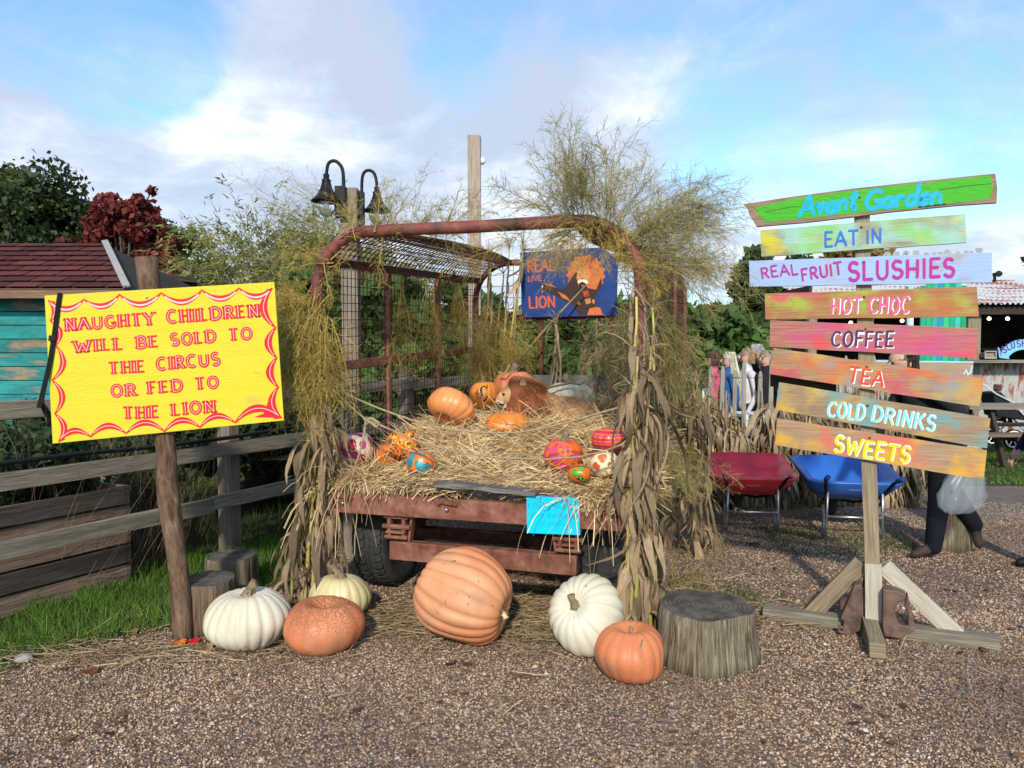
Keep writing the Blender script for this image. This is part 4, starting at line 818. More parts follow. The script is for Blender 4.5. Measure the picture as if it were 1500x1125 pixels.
f_ = surf(ps); mb = MB(); add_stroke(mb, [(941, 937), (938, 950), (937, 962), (935, 975), (934, 988)], 7, lambda x, y, h: f_(x, y, h), .001, False, .25, 1.1); mb.build('split', M('pumpkin_split', [(.4, (.16, .11, .06)), (.6, (.30, .24, .15))], 30, .9, .6, 50), ps, world=True)
# on the straw, from the back to the front
def heart(name='heart'): return spotted('pink_heart_paint', (.78, .66, .46), (.68, .06, .25), (.58, .02, .07), (.02, .01, .01), 17, .55, .05)
pumpkin('pink_orange_pumpkin', 'pinkish orange pumpkin with a curled dark stalk right behind the toy lion head', 752, 592, 66, .82, P_PEACH, 16, .05, v=2.25, seed=7, stem=1.4)
_, pc = pumpkin('monogram_pumpkin', 'tall orange pumpkin painted with a black letter C, left of the toy lion face', 709, 599, 43, 1.05, P_ORANGE, 14, .04, v=1.95, seed=8)
INK = flat('black_ink', (.012, .007, .006), .5); mb = MB(); f_ = surf(pc); F3 = lambda x, y, h: f_(x, y, h)
zc_ = lambda x, y: (680+x/6.25, 520+y/6.25)
add_stroke(mb, [zc_(*q) for q in ((212, 278), (205, 315), (190, 290), (170, 290), (150, 310), (148, 345), (135, 350), (150, 360), (152, 395), (175, 415), (195, 412), (212, 375))], 1.5, F3, .002, True)
add_stroke(mb, [zc_(*q) for q in ((158, 300), (163, 350), (160, 400))], 2.2, F3, .0026, True); add_stroke(mb, [zc_(*q) for q in ((130, 310), (120, 345), (128, 380), (140, 400))], 1.1, F3, .002, True)
add_stroke(mb, [zc_(*q) for q in ((112, 335), (108, 350), (114, 368))], .9, F3, .0023, True); mb.build('lettering', INK, pc)
pumpkin('pale_orange_pumpkin', 'large pale orange pumpkin lying on the straw left of the middle of the trailer', 661, 624, 70, .70, pmat('pale_orange_skin', [(.3, (.62, .20, .05)), (.5, (.74, .28, .09)), (.72, (.78, .36, .14))]), 18, .03, v=1.1, rot=DR(.35, .45, .8, 20), seed=9, stem=0, low=.045)
pumpkin('flat_orange_pumpkin', 'flattened crinkled orange pumpkin on the straw in front of the toy lion', 744, 638, 64, .60, P_ORANGE, 9, .05, v=1.2, seed=10, stem=.3, low=.05)
pumpkin('back_white_pumpkin', 'white pumpkin against the grey headboard, right behind the toy lion', 834, 612, 74, .80, P_WHITE, 18, .05, v=2.3, seed=11, stem=1.2)
pumpkin('pink_heart_pumpkin', 'cream pumpkin painted with pink and red hearts at the left end of the tail', 520, 684, 56, .92, heart(), 14, .03, v=.32, seed=12, stem=1.4)
_, py_ = pumpkin('swirl_pumpkin', 'orange pumpkin painted with yellow and black swirls behind the small monogram pumpkin', 590, 676, 48, .95, P_DEEP, 16, .04, v=.62, seed=13, stem=1.5)
YEL = flat('yellow_paint', (.78, .55, .03), .4, .08); mb = MB(); mb2 = MB(); f_ = surf(py_)
for i, (x, y, s) in enumerate(((577, 637, 6), (590, 632, 6), (603, 638, 6), (573, 650, 5), (586, 648, 4.5), (598, 651, 6), (609, 654, 4), (578, 661, 3.5), (568, 641, 3.5))):
    a0 = i*70; add_stroke(mb, arc(x, y, s*.62, s*.62, a0, a0+300, 10), s*.6, F3, .0015+i*.0001, False); add_stroke(mb2, arc(x+.5, y, s*.42, s*.42, a0+150, a0+400, 8), s*.24, F3, .0032+i*.0001, True)
mb.build('yellow_swirls', YEL, py_, True); mb2.build('black_swirls', INK, py_)
_, pm_ = pumpkin('small_monogram_pumpkin', 'small plain orange pumpkin with a black painted letter, between the heart and blue spotted ones', 571, 688, 43, .86, P_DEEP, 14, .03, v=.42, seed=14, stem=1.5)
mb = MB(); f_ = surf(pm_)
for s_ in ([(572, 657), (577, 661), (580, 668), (577, 674), (580, 681)], [(578, 655), (583, 662), (585, 670)], [(574, 681), (580, 684), (588, 681), (591, 672), (590, 664)], [(571, 662), (574, 664)], [(584, 676), (586, 672), (587, 666)]): add_stroke(mb, s_, 1.5, F3, .002, True)
mb.build('lettering', INK, pm_)
pumpkin('blue_spotted_pumpkin', 'small orange pumpkin with turquoise blue spots at the tail edge, left of centre', 617, 700, 43, .86, spotted('blue_spot_paint', (.66, .16, .03), (.0, .22, .30), (.01, .30, .36), (.03, .02, .02), 17, .46, .04), 12, .03, v=.18, seed=15, stem=0)
pumpkin('leopard_pumpkin', 'orange pumpkin with pink and black leopard spots, on the right half of the tail', 826, 695, 57, .92, spotted('pink_leopard_paint', (.70, .13, .02), (.72, .04, .26), (.70, .05, .20), (.03, .01, .02), 22, .42, .05), 15, .03, v=.38, seed=16, stem=1.6)
def striped():
    m = bpy.data.materials.new('striped_paint'); m.use_nodes = True; t = m.node_tree; b = t.nodes['Principled BSDF']; n_, l_ = t.nodes.new, t.links.new
    c = n_('ShaderNodeTexCoord'); w_ = n_('ShaderNodeTexWave'); w_.bands_direction = 'Z'; w_.inputs['Scale'].default_value = 8; w_.inputs['Distortion'].default_value = .8; w_.inputs['Detail'].default_value = 1; l_(c.outputs['Object'], w_.inputs['Vector'])
    r = n_('ShaderNodeValToRGB'); r.color_ramp.interpolation = 'CONSTANT'; l_(w_.outputs['Fac'], r.inputs[0]); el = r.color_ramp.elements; el[0].color = (.62, .03, .04, 1); el[1].position = .8; el[1].color = (.72, .04, .20, 1)
    for p_, k in ((.3, (.70, .14, .02)), (.55, (.78, .34, .03)), (.68, (.70, .14, .02))): q = el.new(p_); q.color = (*k, 1)
    l_(r.outputs[0], b.inputs['Base Color']); b.inputs['Roughness'].default_value = .35; return m
pumpkin('striped_pumpkin', 'long red and orange striped pumpkin at the right end of the tail', 896, 666, 62, .62, striped(), 16, .03, v=.55, seed=17, stem=.8)
pumpkin('cream_blotched_pumpkin', 'cream pumpkin with orange blotches next to the right corn bundle', 886, 704, 42, 1.0, spotted('orange_blotch_paint', (.76, .62, .36), (.68, .14, .03), (.60, .07, .02), (.06, .02, .01), 17, .40, .04), 14, .03, v=.22, seed=18, stem=.6)
pumpkin('green_spotted_pumpkin', 'tiny orange pumpkin with bright green spots at the tail edge above the cyan notice', 849, 711, 36, .78, spotted('green_spot_paint', (.68, .16, .02), (.04, .50, .05), (.05, .42, .04), (.01, .02, .01), 19, .44, .05), 10, .03, v=.08, seed=19, stem=0)
pumpkin('hidden_orange_pumpkin', 'orange pumpkin mostly hidden in brush at the right side of the trailer cage', 921, 606, 34, .9, P_DEEP, 14, .04, v=1.2, seed=20)
# dry curled leaves lying over two of the back pumpkins
def curl(name, label, pts, v, r0, cat='leaf'):
    mb = MB(); P3 = [TP(x, y, v) for x, y in pts]; mb.tube(P3, [r0*(1-.6*i/len(P3)) for i in range(len(P3))], 5); o = mb.build(name, STALKB, None, True); tag(o, label, cat)
curl('twig', 'dry brown twig lying over the back white pumpkin', [(800, 568), (815, 565), (835, 561), (850, 563), (857, 558)], 2.05, .012, 'twig')
curl('twig', 'curled dark twig over the pinkish orange pumpkin', [(730, 545), (738, 548), (744, 541), (746, 534)], 2.0, .009, 'twig')

# ================================================================ THE TOY LION
MANE = M('lion_mane_hair', [(.3, (.22, .068, .028)), (.55, (.42, .145, .062)), (.8, (.58, .25, .11))], 6, .75, 0, rnd=.35)
FUR = M('lion_fur', [(.3, (.46, .24, .11)), (.55, (.62, .36, .18)), (.75, (.70, .46, .26))], 8, .95, .5, 140, detail=6)
PALEF = M('lion_pale_fur', [(.3, (.62, .48, .34)), (.7, (.78, .70, .58))], 8, .95, .5, 140)
lc = T(.93, 1.62, 0); g_ = TP(776, 617, 1.62); li = thing('toy_lion', 'life-like plush lion with red brown mane lying on the straw facing left', 'toy lion', tuple(g_), rot=RZ(-6))
K = .00083*(g_.y/5.85)/1.0*1.0
def lz(zx_, zy_, y=0): return ((zx_-600)*K, y, (600-zy_)*K)
caps = [(lz(700, 470), .115, lz(830, 490), .10, 0), (lz(830, 500), .105, lz(980, 500), .105, 0), (lz(980, 500, .0), .105, lz(1110, 540), .085, 0),
        (lz(930, 560, -.09), .045, lz(1080, 560, -.10), .07, 0), (lz(830, 610, -.13), .032, lz(990, 590, -.12), .04, 0), (lz(830, 613, -.13), .036, lz(870, 615, -.13), .033, 1),
        (lz(520, 560, -.07), .05, lz(420, 600, -.10), .04, 0), (lz(520, 560, .08), .05, lz(400, 600, .08), .04, 0), (lz(620, 480), .12, lz(720, 480), .12, 0),
        (lz(440, 370), .085, lz(520, 330), .10, 0), (lz(360, 385), .052, lz(430, 375), .075, 0), (lz(312, 410), .030, lz(370, 405), .046, 0), (lz(335, 452), .020, lz(385, 450), .035, 1), (lz(315, 428, -.016), .020, lz(350, 428, -.02), .024, 1), (lz(315, 428, .016), .020, lz(350, 428, .02), .024, 1),
        (lz(1110, 555, .05), .05, lz(1190, 590, .1), .025, 0)]
bd = organic('body', caps, [FUR, PALEF], li, .009, 5)
maneS = [(lz(520, 330), .12), (lz(480, 260, 0), .075), (lz(560, 300), .10), (lz(540, 420), .15), (lz(600, 470), .15), (lz(660, 430), .11), (lz(500, 500), .11), (lz(700, 500), .085)]
cap2 = [(maneS[i][0], maneS[i][1]*.9, maneS[j][0], maneS[j][1]*.9, 0) for i, j in ((1, 2), (0, 3), (2, 4), (4, 5), (3, 6), (5, 7), (0, 2))]
mnb = organic('mane', cap2, [MANE], li, .014, 4)
me = mnb.data; pv = np.array([p.center[:] for p in me.polygons]); pn = np.array([p.normal[:] for p in me.polygons]); ks = RNG.integers(0, len(pv), 9000); p0 = pv[ks]
ok = ~((p0[:, 0] < lz(485, 0)[0]) & (p0[:, 2] < lz(0, 270)[2]) & (p0[:, 2] > lz(0, 455)[2])); ks = ks[ok]; p0 = pv[ks]
flow = np.stack([.55+.4*RNG.random(len(p0)), 0*p0[:, 0], -.9+0*p0[:, 0]], 1)+pn[ks]*.55; pt = grow(p0, flow, RNG.uniform(.04, .13, len(p0)), 5, .35, .12)
V, F, r = strips(pt, taper(len(p0), 5, .006, .0015)); np_mesh('mane_hair', V, F, MANE, mnb, r, world=False, kind='stuff')
pv = np.array([p.center[:] for p in bd.data.polygons]); pn = np.array([p.normal[:] for p in bd.data.polygons]); sel_ = np.where(pv[:, 0] > .06)[0]; ks = RNG.choice(sel_, 9000); p0 = pv[ks]
pt = grow(p0, pn[ks]*.6+np.array([.9, 0, -.2]), RNG.uniform(.010, .022, len(p0)), 3, .1, .1); V, F, r = strips(pt, taper(len(p0), 3, .0035, .001)); FURH = M('lion_fur_hair', [(.3, (.42, .22, .10)), (.7, (.62, .37, .20))], 5, .9, 0, rnd=.3); np_mesh('body_fur', V, F, FURH, bd, r, world=False, kind='stuff')
for s in (-1, 1):
    mb = MB(); mb.ball(lz(545-(0 if s < 0 else 60), 265, s*.072), .042, 12, 8, sc=(.8, .45, 1), rot=RZ(25*s)); ear = mb.build('ear', FUR, li, True, world=False)
    mb = MB(); mb.ball(Vector(lz(538-(0 if s < 0 else 60), 263, s*.072))+Vector((-.006, -.010*1, 0)), .023, 10, 8, sc=(.7, .4, 1), rot=RZ(25*s)); mb.build('inner_ear', FUR, ear, True, world=False)
    mb = MB(); mb.ball(lz(368, 352, s*.060), .0105, 10, 8); ey = mb.build('eye', flat('amber_eye', (.10, .06, .02), .1), li, True, world=False)
    mb = MB(); mb.ball(lz(362, 352, s*.0675), .0058, 8, 6); mb.build('pupil', BLACKM, ey, True, world=False)
    mb = MB(); 
    for q in range(4): mb.tube([lz(300+q*9, 424+q*4, s*.036), lz(318+q*9, 420+q*5, s*.042)], .0018, 4)
    mb.tube([lz(352, 344, s*.056), lz(366, 341, s*.062), lz(384, 350, s*.066)], .0035, 5); mb.build('whisker_marks', BLACKM, li, world=False)
mb = MB(); mb.ball(lz(285, 400), .017, 10, 8, sc=(.8, 1.1, .7)); mb.build('nose', flat('lion_nose', (.05, .02, .015), .5), li, True, world=False)
mb = MB(); mb.tube([lz(300, 440, -.034), lz(330, 444, -.045), lz(372, 440, -.052)], .004, 5); mb.tube([lz(300, 440, .034), lz(330, 444, .045), lz(372, 440, .052)], .004, 5); mb.build('mouth', BLACKM, li, world=False)

# ================================================================ CORN STALK BUNDLES
LEAFP = []
for i in range(9):
    rr = random.Random(40+i); k = 9; pts = []; p = Vector((0, 0, 0)); d = Vector((1, rr.uniform(-.2, .2), rr.uniform(-.2, .9))).normalized(); L = rr.uniform(.32, .62); tw = rr.uniform(-2.5, 2.5); w0 = rr.uniform(.022, .042) if i < 7 else .065
    vs = []; fs = []; uv = []
    sd = Vector((0, 1, 0))
    for j in range(k+1):
        t = j/k; wj = w0*(.55+1.2*t*(1-t)*2)*(1-t**3)+.003; ang = tw*t; s2 = (Matrix.Rotation(ang, 3, d) @ sd); s2 = (s2-d*s2.dot(d)).normalized(); nn = d.cross(s2); cup = .25+.35*math.sin(t*6+i)
        for q, (x_, z_) in enumerate(((-.5, cup), (-.22, .1), (0, -.08), (.22, .12), (.5, cup*.8))): vs.append(p+s2*x_*wj+nn*z_*wj*.6+Vector((rr.uniform(-1, 1), rr.uniform(-1, 1), rr.uniform(-1, 1)))*.0016); uv.append((t*L*2, x_))
        d = (d+Vector((rr.uniform(-.18, .05), rr.uniform(-.2, .2), -.42 if t < .5 else -.2))).normalized(); p = p+d*L/k
    for j in range(k):
        for q in range(4): fs.append([j*5+q, j*5+q+1, j*5+6+q, j*5+5+q])
    me = bpy.data.meshes.new('corn_leaf'); me.from_pydata([tuple(v) for v in vs], [], fs); ul = me.uv_layers.new(name='UVMap'); ul.data.foreach_set('uv', [c for f in fs for q in f for c in uv[q]])
    me.polygons.foreach_set('use_smooth', [True]*len(fs)); me.materials.append(HUSK); me.update(); LEAFP.append(me)
def leaf_mtx(p, az, tilt, sc): return Matrix.Translation(p) @ Matrix.Rotation(az, 4, 'Z') @ Matrix.Rotation(tilt, 4, 'Y') @ Matrix.Scale(sc, 4)
LPV = [(np.array([v.co[:] for v in m_.vertices]), np.array([list(p.vertices) for p in m_.polygons])) for m_ in LEAFP]
def bundle(name, label, base, top, rb, rt, ns, nl, cat='corn bundle', group=None, split=True, seed=1, tall=.35, tassel=True, lsc=(.6, 1.05), tmin=.05, yel=STALKY, waist=.75):
    rr = random.Random(seed); base, top = Vector(base), Vector(top); root = thing(name, label, cat, tuple(base), group=group); stalks = []
    for i in range(ns):
        a = rr.uniform(0, 6.28); q = rr.random()**.5; b = base+Vector((math.cos(a), math.sin(a), 0))*rb*q; a2 = a+rr.uniform(-.8, .8); t_ = top+Vector((math.cos(a2), math.sin(a2), 0))*rt*q+Vector((0, 0, rr.uniform(-tall, .06)))
        m_ = b.lerp(t_, .5); ctr = base.lerp(top, .5); m_ = ctr+(m_-ctr)*waist; pts = []; rs = []
        for j in range(15):
            s = j/14; p = b*(1-s)**2+m_*2*s*(1-s)+t_*s*s; pts.append(p+Vector((rr.uniform(-1, 1), rr.uniform(-1, 1), 0))*.004); rs.append((.0115 if j % 3 else .0145)*(1-.45*s))
        stalks.append(pts); mb = MB(); mb.tube(pts, rs, 7); mb.build('stalk', yel if rr.random() < .55 else STALKB, root, True)
    items = []
    for i in range(nl):
        st = rr.choice(stalks); t = rr.uniform(tmin, .97)*14; j = int(min(t, 13)); p = st[j].lerp(st[j+1], t-j); c = base.lerp(top, t/14); out = (p-c); az = math.atan2(out.y, out.x)+rr.gauss(0, .8)
        if rr.random() < .35: az = -1.57+rr.gauss(0, .7)
        items.append((rr.randrange(9), leaf_mtx(p, az, rr.uniform(-.3, 1.25), rr.uniform(*lsc))))
    iv = MW[root.name].inverted()
    if split:
        for q, m_ in items:
            o = bpy.data.objects.new('leaf', LEAFP[q]); COL.objects.link(o); o.parent = root; o.matrix_local = iv @ m_
    else:
        Vs, Fs, Rs_, b = [], [], [], 0
        for q, m_ in items:
            A = np.array(m_); v_ = LPV[q][0] @ A[:3, :3].T+A[:3, 3]; Vs.append(v_); Fs.append(LPV[q][1]+b); b += len(v_); Rs_.append(np.full(len(v_), rr.random()))
        np_mesh('leaves', np.concatenate(Vs), np.concatenate(Fs), HUSKJ, root, np.concatenate(Rs_), True, kind='stuff')
    if tassel:
        n = 90; tp = np.array([list(s[-1]) for s in stalks]); k = RNG.integers(0, len(tp), n); d = RNG.normal(size=(n, 3))*.5+np.array([0, 0, .9]); pt = grow(tp[k], d, RNG.uniform(.08, .22, n), 5, .5, .1); V, F, r = strips(pt, taper(n, 5, .007, .004)); np_mesh('tassel', V, F, HUSKJ, root, r, kind='stuff')
    return root
bl = G(446, 893); br = G(936, 935)
bundle('corn_bundle', 'tied bundle of dry corn stalks standing at the left tail corner of the trailer', bl, P(470, 560, 4.42), .14, .09, 12, 250, seed=3, lsc=(.35, .75))
bundle('corn_bundle', 'tall bundle of dry corn stalks with yellow green stems before the right tail upright', br, P(938, 445, 3.86), .15, .12, 15, 290, seed=5, tall=.5, lsc=(.40, .85), waist=.9)
bundle('corn_bundle', 'loose dark sheaf of corn stalks leaning on the trailer right side behind the tall bundle', G(990, 800), P(990, 500, 5.2), .35, .16, 10, 120, seed=8, tall=.4, yel=STALKB)
bundle('corn_bundle', 'corn stalks standing inside the cage at its back rail under the lion board', T(1.0, LT-.12, .95), T(1.0, LT-.1, 1.75), .45, .5, 9, 46, seed=9, tall=.45, lsc=(.4, .8), yel=STALKB)
bundle('corn_bundle', 'yellow corn stems inside the back left corner of the trailer cage', T(.22, LT-.12, .98), T(.34, LT-.1, 2.25), .22, .22, 7, 26, seed=11, tall=.3, lsc=(.4, .7), tmin=.3)
bundle('corn_bundle', 'dry corn stalks inside the cage by its right side mesh', T(1.6, 1.9, .95), T(1.65, 2.0, 1.9), .25, .25, 8, 60, seed=12, tall=.5, lsc=(.5, .9), yel=STALKB)
# one stalk stretching across the lion board
mb = MB(); mb.tube([TP(757, 532, LT-.3), TP(790, 492, LT-.28), TP(826, 452, LT-.25), TP(845, 432, LT-.2), TP(862, 414, LT-.2)], [.012, .011, .009, .007, .003], 6); tag(mb.build('bare_stalk', STALKB, None, True), 'single bare corn stem crossing the front of the lion board', 'corn stem')

# ================================================================ WISPY BRUSH
def brush(name, label, org, dirs, n, L, sub, sub2, mat, spread=.35, droop=.1, wob=.08, w=.005, cl=(.14, .09), cat='dry brush', dp=1.0, s2=.8):
    """org: list of points; dirs: mean direction for each"""
    org = np.array([list(p) for p in org], float); dirs = np.array([list(p) for p in dirs], float); k = RNG.integers(0, len(org), n)
    p0 = org[k]+RNG.normal(size=(n, 3))*.03; d = dirs[k]+RNG.normal(size=(n, 3))*spread; main = grow(p0, d, RNG.uniform(.55, 1.1, n)*L, 9, droop, wob, dp)
    root = thing(name, label, cat, tuple(org.mean(0)))
    V, F, r = strips(main, taper(n, 9, w, w*.35)); V2, F2, r2 = strips(main, taper(n, 9, w, w*.35)); np_mesh('stems', *merge([(V, F, r), (V2, F2, r2)])[:2], mat, root, np.concatenate([r, r2]), kind='stuff')
    b1 = branch(main, sub, L*.32, .55, 6, droop*.9, wob*1.3); b2 = branch(b1, sub2, L*.11, s2, 4, droop*.8, .16, .1)
    V, F, r = merge([strips(b1, taper(len(b1), 6, w*.5, w*.25)), strips(b2, taper(len(b2), 4, w*.42, w*.22))]); np_mesh('twigs', V, F, mat, root, r, kind='stuff')
    return root
q = lambda x, y, Y: P(x, y, Y)
brush('brush_plume', 'huge airy plume of dry brush rising from the right corner of the front hoop', [q(850, 335, 4.05), q(880, 345, 4.0), q(905, 365, 4.0)], [(-.30, .1, .75), (.1, .1, .80), (.7, .1, .5)], 56, .56, 1300, 8000, BRUSHG, .42, .16, .11, .0045, dp=2.0)
brush('brush_plume', 'brush arching right from the hoop corner towards the wooden signpost', [q(900, 360, 4.0), q(920, 385, 3.98)], [(1, .15, .55), (.9, .1, .2)], 34, .68, 900, 6200, BRUSHG, .28, .22, .09, .0045, dp=1.4)
brush('brush_drape', 'dense yellow brush draped over the right corner of the front hoop', [q(845, 338, 4.02), q(870, 338, 3.98), q(895, 350, 3.96), q(918, 370, 3.94), q(935, 395, 3.94)], [(-.7, -.2, .2), (-.3, -.25, -.1), (0, -.3, -.2), (.25, -.3, -.3), (.4, -.2, -.5)], 70, .22, 700, 4800, BRUSHY, .45, .30, .1, .0045)
brush('brush_drape', 'long hanging olive brush down the outside right of the trailer cage', [q(945, 420, 4.2), q(960, 440, 4.3), q(972, 430, 4.5)], [(.15, .1, -1), (.24, .1, -.9), (.05, .2, -1)], 48, .68, 720, 4600, BRUSHG, .22, .10, .06, .005)
brush('brush_drape', 'hanging golden brush tied round the left upright of the front hoop', [q(462, 440, 4.42), q(455, 455, 4.42), q(472, 470, 4.40)], [(-.32, -.1, -.9), (-.08, -.1, -1), (.06, -.1, -1)], 80, .62, 1300, 8000, BRUSHY, .17, .16, .07, .005)
brush('brush_drape', 'bushy golden brush bulging outward left of the front hoop beside the yellow sign', [q(440, 455, 4.42), q(450, 440, 4.45)], [(-.6, 0, .2), (-.4, -.1, -.2)], 44, .26, 700, 4600, BRUSHY, .40, .40, .1, .0045)
brush('brush_spray', 'thin spray of dry brush across the left bend of the front hoop', [q(480, 375, 4.4), q(510, 345, 4.4), q(545, 335, 4.35)], [(-.8, 0, .5), (-.3, -.1, .3), (.5, -.1, .3)], 24, .32, 380, 2500, BRUSHY, .5, .2, .1, .0045)
brush('brush_spray', 'wispy brush spreading up and left behind the lamp heads', [q(505, 340, 6.0), q(520, 345, 6.1)], [(-1, .1, .35), (-.9, 0, .6)], 12, .85, 160, 900, BRUSHG, .22, .03, .07, .0045, dp=2)
brush('brush_spray', 'pale wispy brush on top of the hoop between lamp post and tall timber post', [q(570, 345, 4.7), q(600, 348, 4.8), q(630, 350, 5.0)], [(-.1, .1, .7), (.4, .1, .8), (.7, .1, .4)], 28, .42, 420, 2600, BRUSHG, .45, .12, .09, .0045, dp=1.6)
brush('brush_drape', 'green brush trailing down the inside of the left mesh', [T(.06, 1.0, 1.95), T(.06, 1.5, 1.95), T(.06, 2.1, 1.95)], [(.1, -.1, -1), (.05, -.1, -1), (.1, -.1, -1)], 34, .65, 420, 2800, BRUSHY, .16, .06, .06, .004)
brush('brush_drape', 'yellow green brush filling the back left corner of the cage', [T(.18, LT-.2, 1.75), T(.3, LT-.2, 1.6), T(.12, LT-.3, 1.5)], [(.1, -.1, -1), (.3, -.2, -.8), (0, -.3, -.9)], 70, .62, 1000, 6500, BRUSHY, .40, .12, .1, .005)
brush('brush_drape', 'dry grey olive brush in the back right part of the cage', [T(1.45, LT-.5, 1.75), T(1.6, LT-.9, 1.75), T(1.7, 1.3, 1.8), T(1.5, 2.2, 1.5)], [(-.1, -.1, -1), (0, -.1, -1), (0, -.2, -1), (-.3, -.2, -.8)], 56, .65, 700, 4500, BRUSHG, .33, .12, .1, .005)
brush('brush_drape', 'fine brush hanging from the hoop over the top of the lion board', [T(1.05, .6, 2.2), T(1.25, 1.2, 2.22), T(1.4, 1.6, 2.2)], [(-.6, .2, -.2), (-.4, 0, -.4), (-.6, .1, -.1)], 30, .5, 420, 2800, BRUSHY, .35, .15, .09, .004)
brush('brush_mound', 'olive brush fallen against the corn stalks right of the trailer', [q(975, 660, 5.0), q(985, 640, 5.2), q(960, 640, 4.6)], [(.1, -.1, -.9), (.2, 0, -.8), (0, -.2, -.9)], 50, .5, 700, 4200, BRUSHG, .35, .10, .1, .005)
brush('brush_tuft', 'small tuft of fallen brush on the ground between corn bundle and stump', [G(985, 865), G(1000, 855)], [(.8, -.2, .25), (.5, -.4, .3)], 30, .30, 300, 1500, BRUSHG, .4, .12, .1, .004)
# ================================================================ YELLOW SIGN ON ITS LEANING POST
YP0 = P(240, 530, 3.93); YN = Vector((.24, -.97, 0)).normalized(); YPAINT = M('yellow_board_paint', [(.3, (.60, .50, .026)), (.7, (.66, .56, .038))], 3, .5, .25, 30, wear=(7, .66, .80, (.60, .42, .08)), st=(1, 1, 7)); YRED = flat('red_sign_paint', (.72, .012, .022), .45, .10, 14); YWHITE = flat('pinkish_white_paint', (.72, .48, .46), .45, .06)
to3y = lambda x, y, h: PL(x, y, YP0, YN)+YN*h
pf = G(266, 938); ys = thing('circus_sign', 'big yellow board with red circus lettering nailed to a leaning rough wooden post', 'sign', tuple(pf))
mb = MB(); mb.slab([to3y(*q, 0) for q in ((65, 433), (402, 413), (416, 616), (77, 650))][::-1], -YN*.018); mb.build('board', YPAINT, ys, bevel=.002)
mb = MB(); a = to3y(213, 374, -.10); b = Vector((pf.x, pf.y+.03, -.05)); pts = [b.lerp(a, i/16)+Vector((random.uniform(-1, 1), random.uniform(-1, 1), 0))*.006+Vector((.012*math.sin(i*.7), 0, 0)) for i in range(17)]
mb.tube(pts, [.052+.004*math.sin(i*1.3) for i in range(17)], 14); mb.build('post', W_BARK, ys, True)
mb = MB()
for x, y in ((215, 436), (228, 600)): mb.ball(to3y(x, y, .001), .006, 8, 6)
mb.build('nail', STEEL, ys, True)
cus = [(71, 440), (123, 438.5), (175, 431.5), (236, 429), (296, 425), (350, 422), (398.5, 422), (403.5, 480), (405, 524), (407.5, 567), (412, 612), (344.5, 619), (293, 626), (241, 632), (185, 635), (133, 639.5), (86, 647), (80.5, 606), (76.5, 557), (82, 506), (74, 470)]
mr_ = MB(); mw = MB(); cx0, cy0 = 240, 530
for i in range(len(cus)):
    a, b = cus[i], cus[(i+1) % len(cus)]; mx_, my_ = (a[0]+b[0])/2, (a[1]+b[1])/2; L = math.hypot(b[0]-a[0], b[1]-a[1]); nx, ny = -(b[1]-a[1])/L, (b[0]-a[0])/L
    if (cx0-mx_)*nx+(cy0-my_)*ny < 0: nx, ny = -nx, -ny
    bul = L*.26; fat = 9 if L > 30 else 5; k = 12; out = []; inn = []; cl_ = []
    for j in range(k+1):
        t = j/k; s = 4*t*(1-t); x = a[0]+(b[0]-a[0])*t; y = a[1]+(b[1]-a[1])*t; o = bul*s; wv = fat*(.28+.72*s)/2*(1.25 if 6 <= i <= 10 else 1)
        out.append((x+nx*(o-wv), y+ny*(o-wv))); inn.append((x+nx*(o+wv), y+ny*(o+wv))); cl_.append((x+nx*o, y+ny*o))
    h = .0016+.0002*(i % 3); vs = [to3y(x, y, h) for x, y in out]+[to3y(x, y, h) for x, y in inn]; fs = [[j, j+1, k+2+j, k+1+j] for j in range(k)]; mr_.add(vs, fs)
    off = 1.0 if i < 6 else 0
    add_stroke(mw, [(x+nx*off, y+ny*off) for x, y in cl_[1:-1]], 2.6 if i < 6 else 1.0, to3y, .0027, False)
    if i < 6:
        for j in range(3, 10): x, y = cl_[j]; add_stroke(mw, [(x+nx*6.1, y+ny*6.1), (x+nx*6.1+.9, y+ny*6.1)], 1.2*(1.3-.2*abs(j-6)), to3y, .0025, False)
for i in (0, 6, 10, 16):     # heavy corner flicks
    x, y = cus[i]; dx, dy = (cx0-x), (cy0-y); l = math.hypot(dx, dy); add_stroke(mr_, [(x, y), (x+dx/l*10, y+dy/l*10)], 6 if i != 10 else 13, to3y, .0023, False, .2, 1.0)
poly2(mr_, [(414, 612), (392, 590), (386, 606), (372, 611)], to3y, .0021); 
mr_.build('scalloped_border', YRED, ys); mw.build('border_highlights', YWHITE, ys)
for s_, x0, y0, x1, y1, c in (('NAUGHTY', 97, 484, 226, 475, 16.5), ('CHILDREN', 246, 473, 379, 463, 17), ('WILL', 110, 516, 180, 511, 16), ('BE', 201, 509.5, 232, 507, 15.5), ('SOLD', 251, 506, 316, 500, 16), ('TO', 336, 498.5, 369, 496, 15.5),
                        ('THE', 160, 547, 212, 544, 16), ('CIRCUS', 231, 541.5, 322, 534, 16.5), ('OR', 164, 581, 199, 579, 15.5), ('FED', 218, 576, 267, 572, 16), ('TO', 287, 570, 320, 567, 15.5), ('THE', 181, 613, 233, 611, 16), ('LION', 253, 608, 315, 603, 16)):
    mb = MB(); m2 = MB(); text(mb, s_, x0, y0, x1, y1, c, to3y, .17, jit=.02, gap=.30, circus=True, mb2=m2, h0=.0013); lt = mb.build('lettering', YRED, ys); m2.build('letter_highlights', YWHITE, lt)
STRAP = M('black_webbing', [(.3, (.006, .006, .007)), (.7, (.014, .014, .015))], 60, .8, .4, 200)
st_ = thing('black_strap', 'black webbing strap with buckle hanging over the left end of the yellow board', 'strap', tuple(to3y(80, 540, .01)))
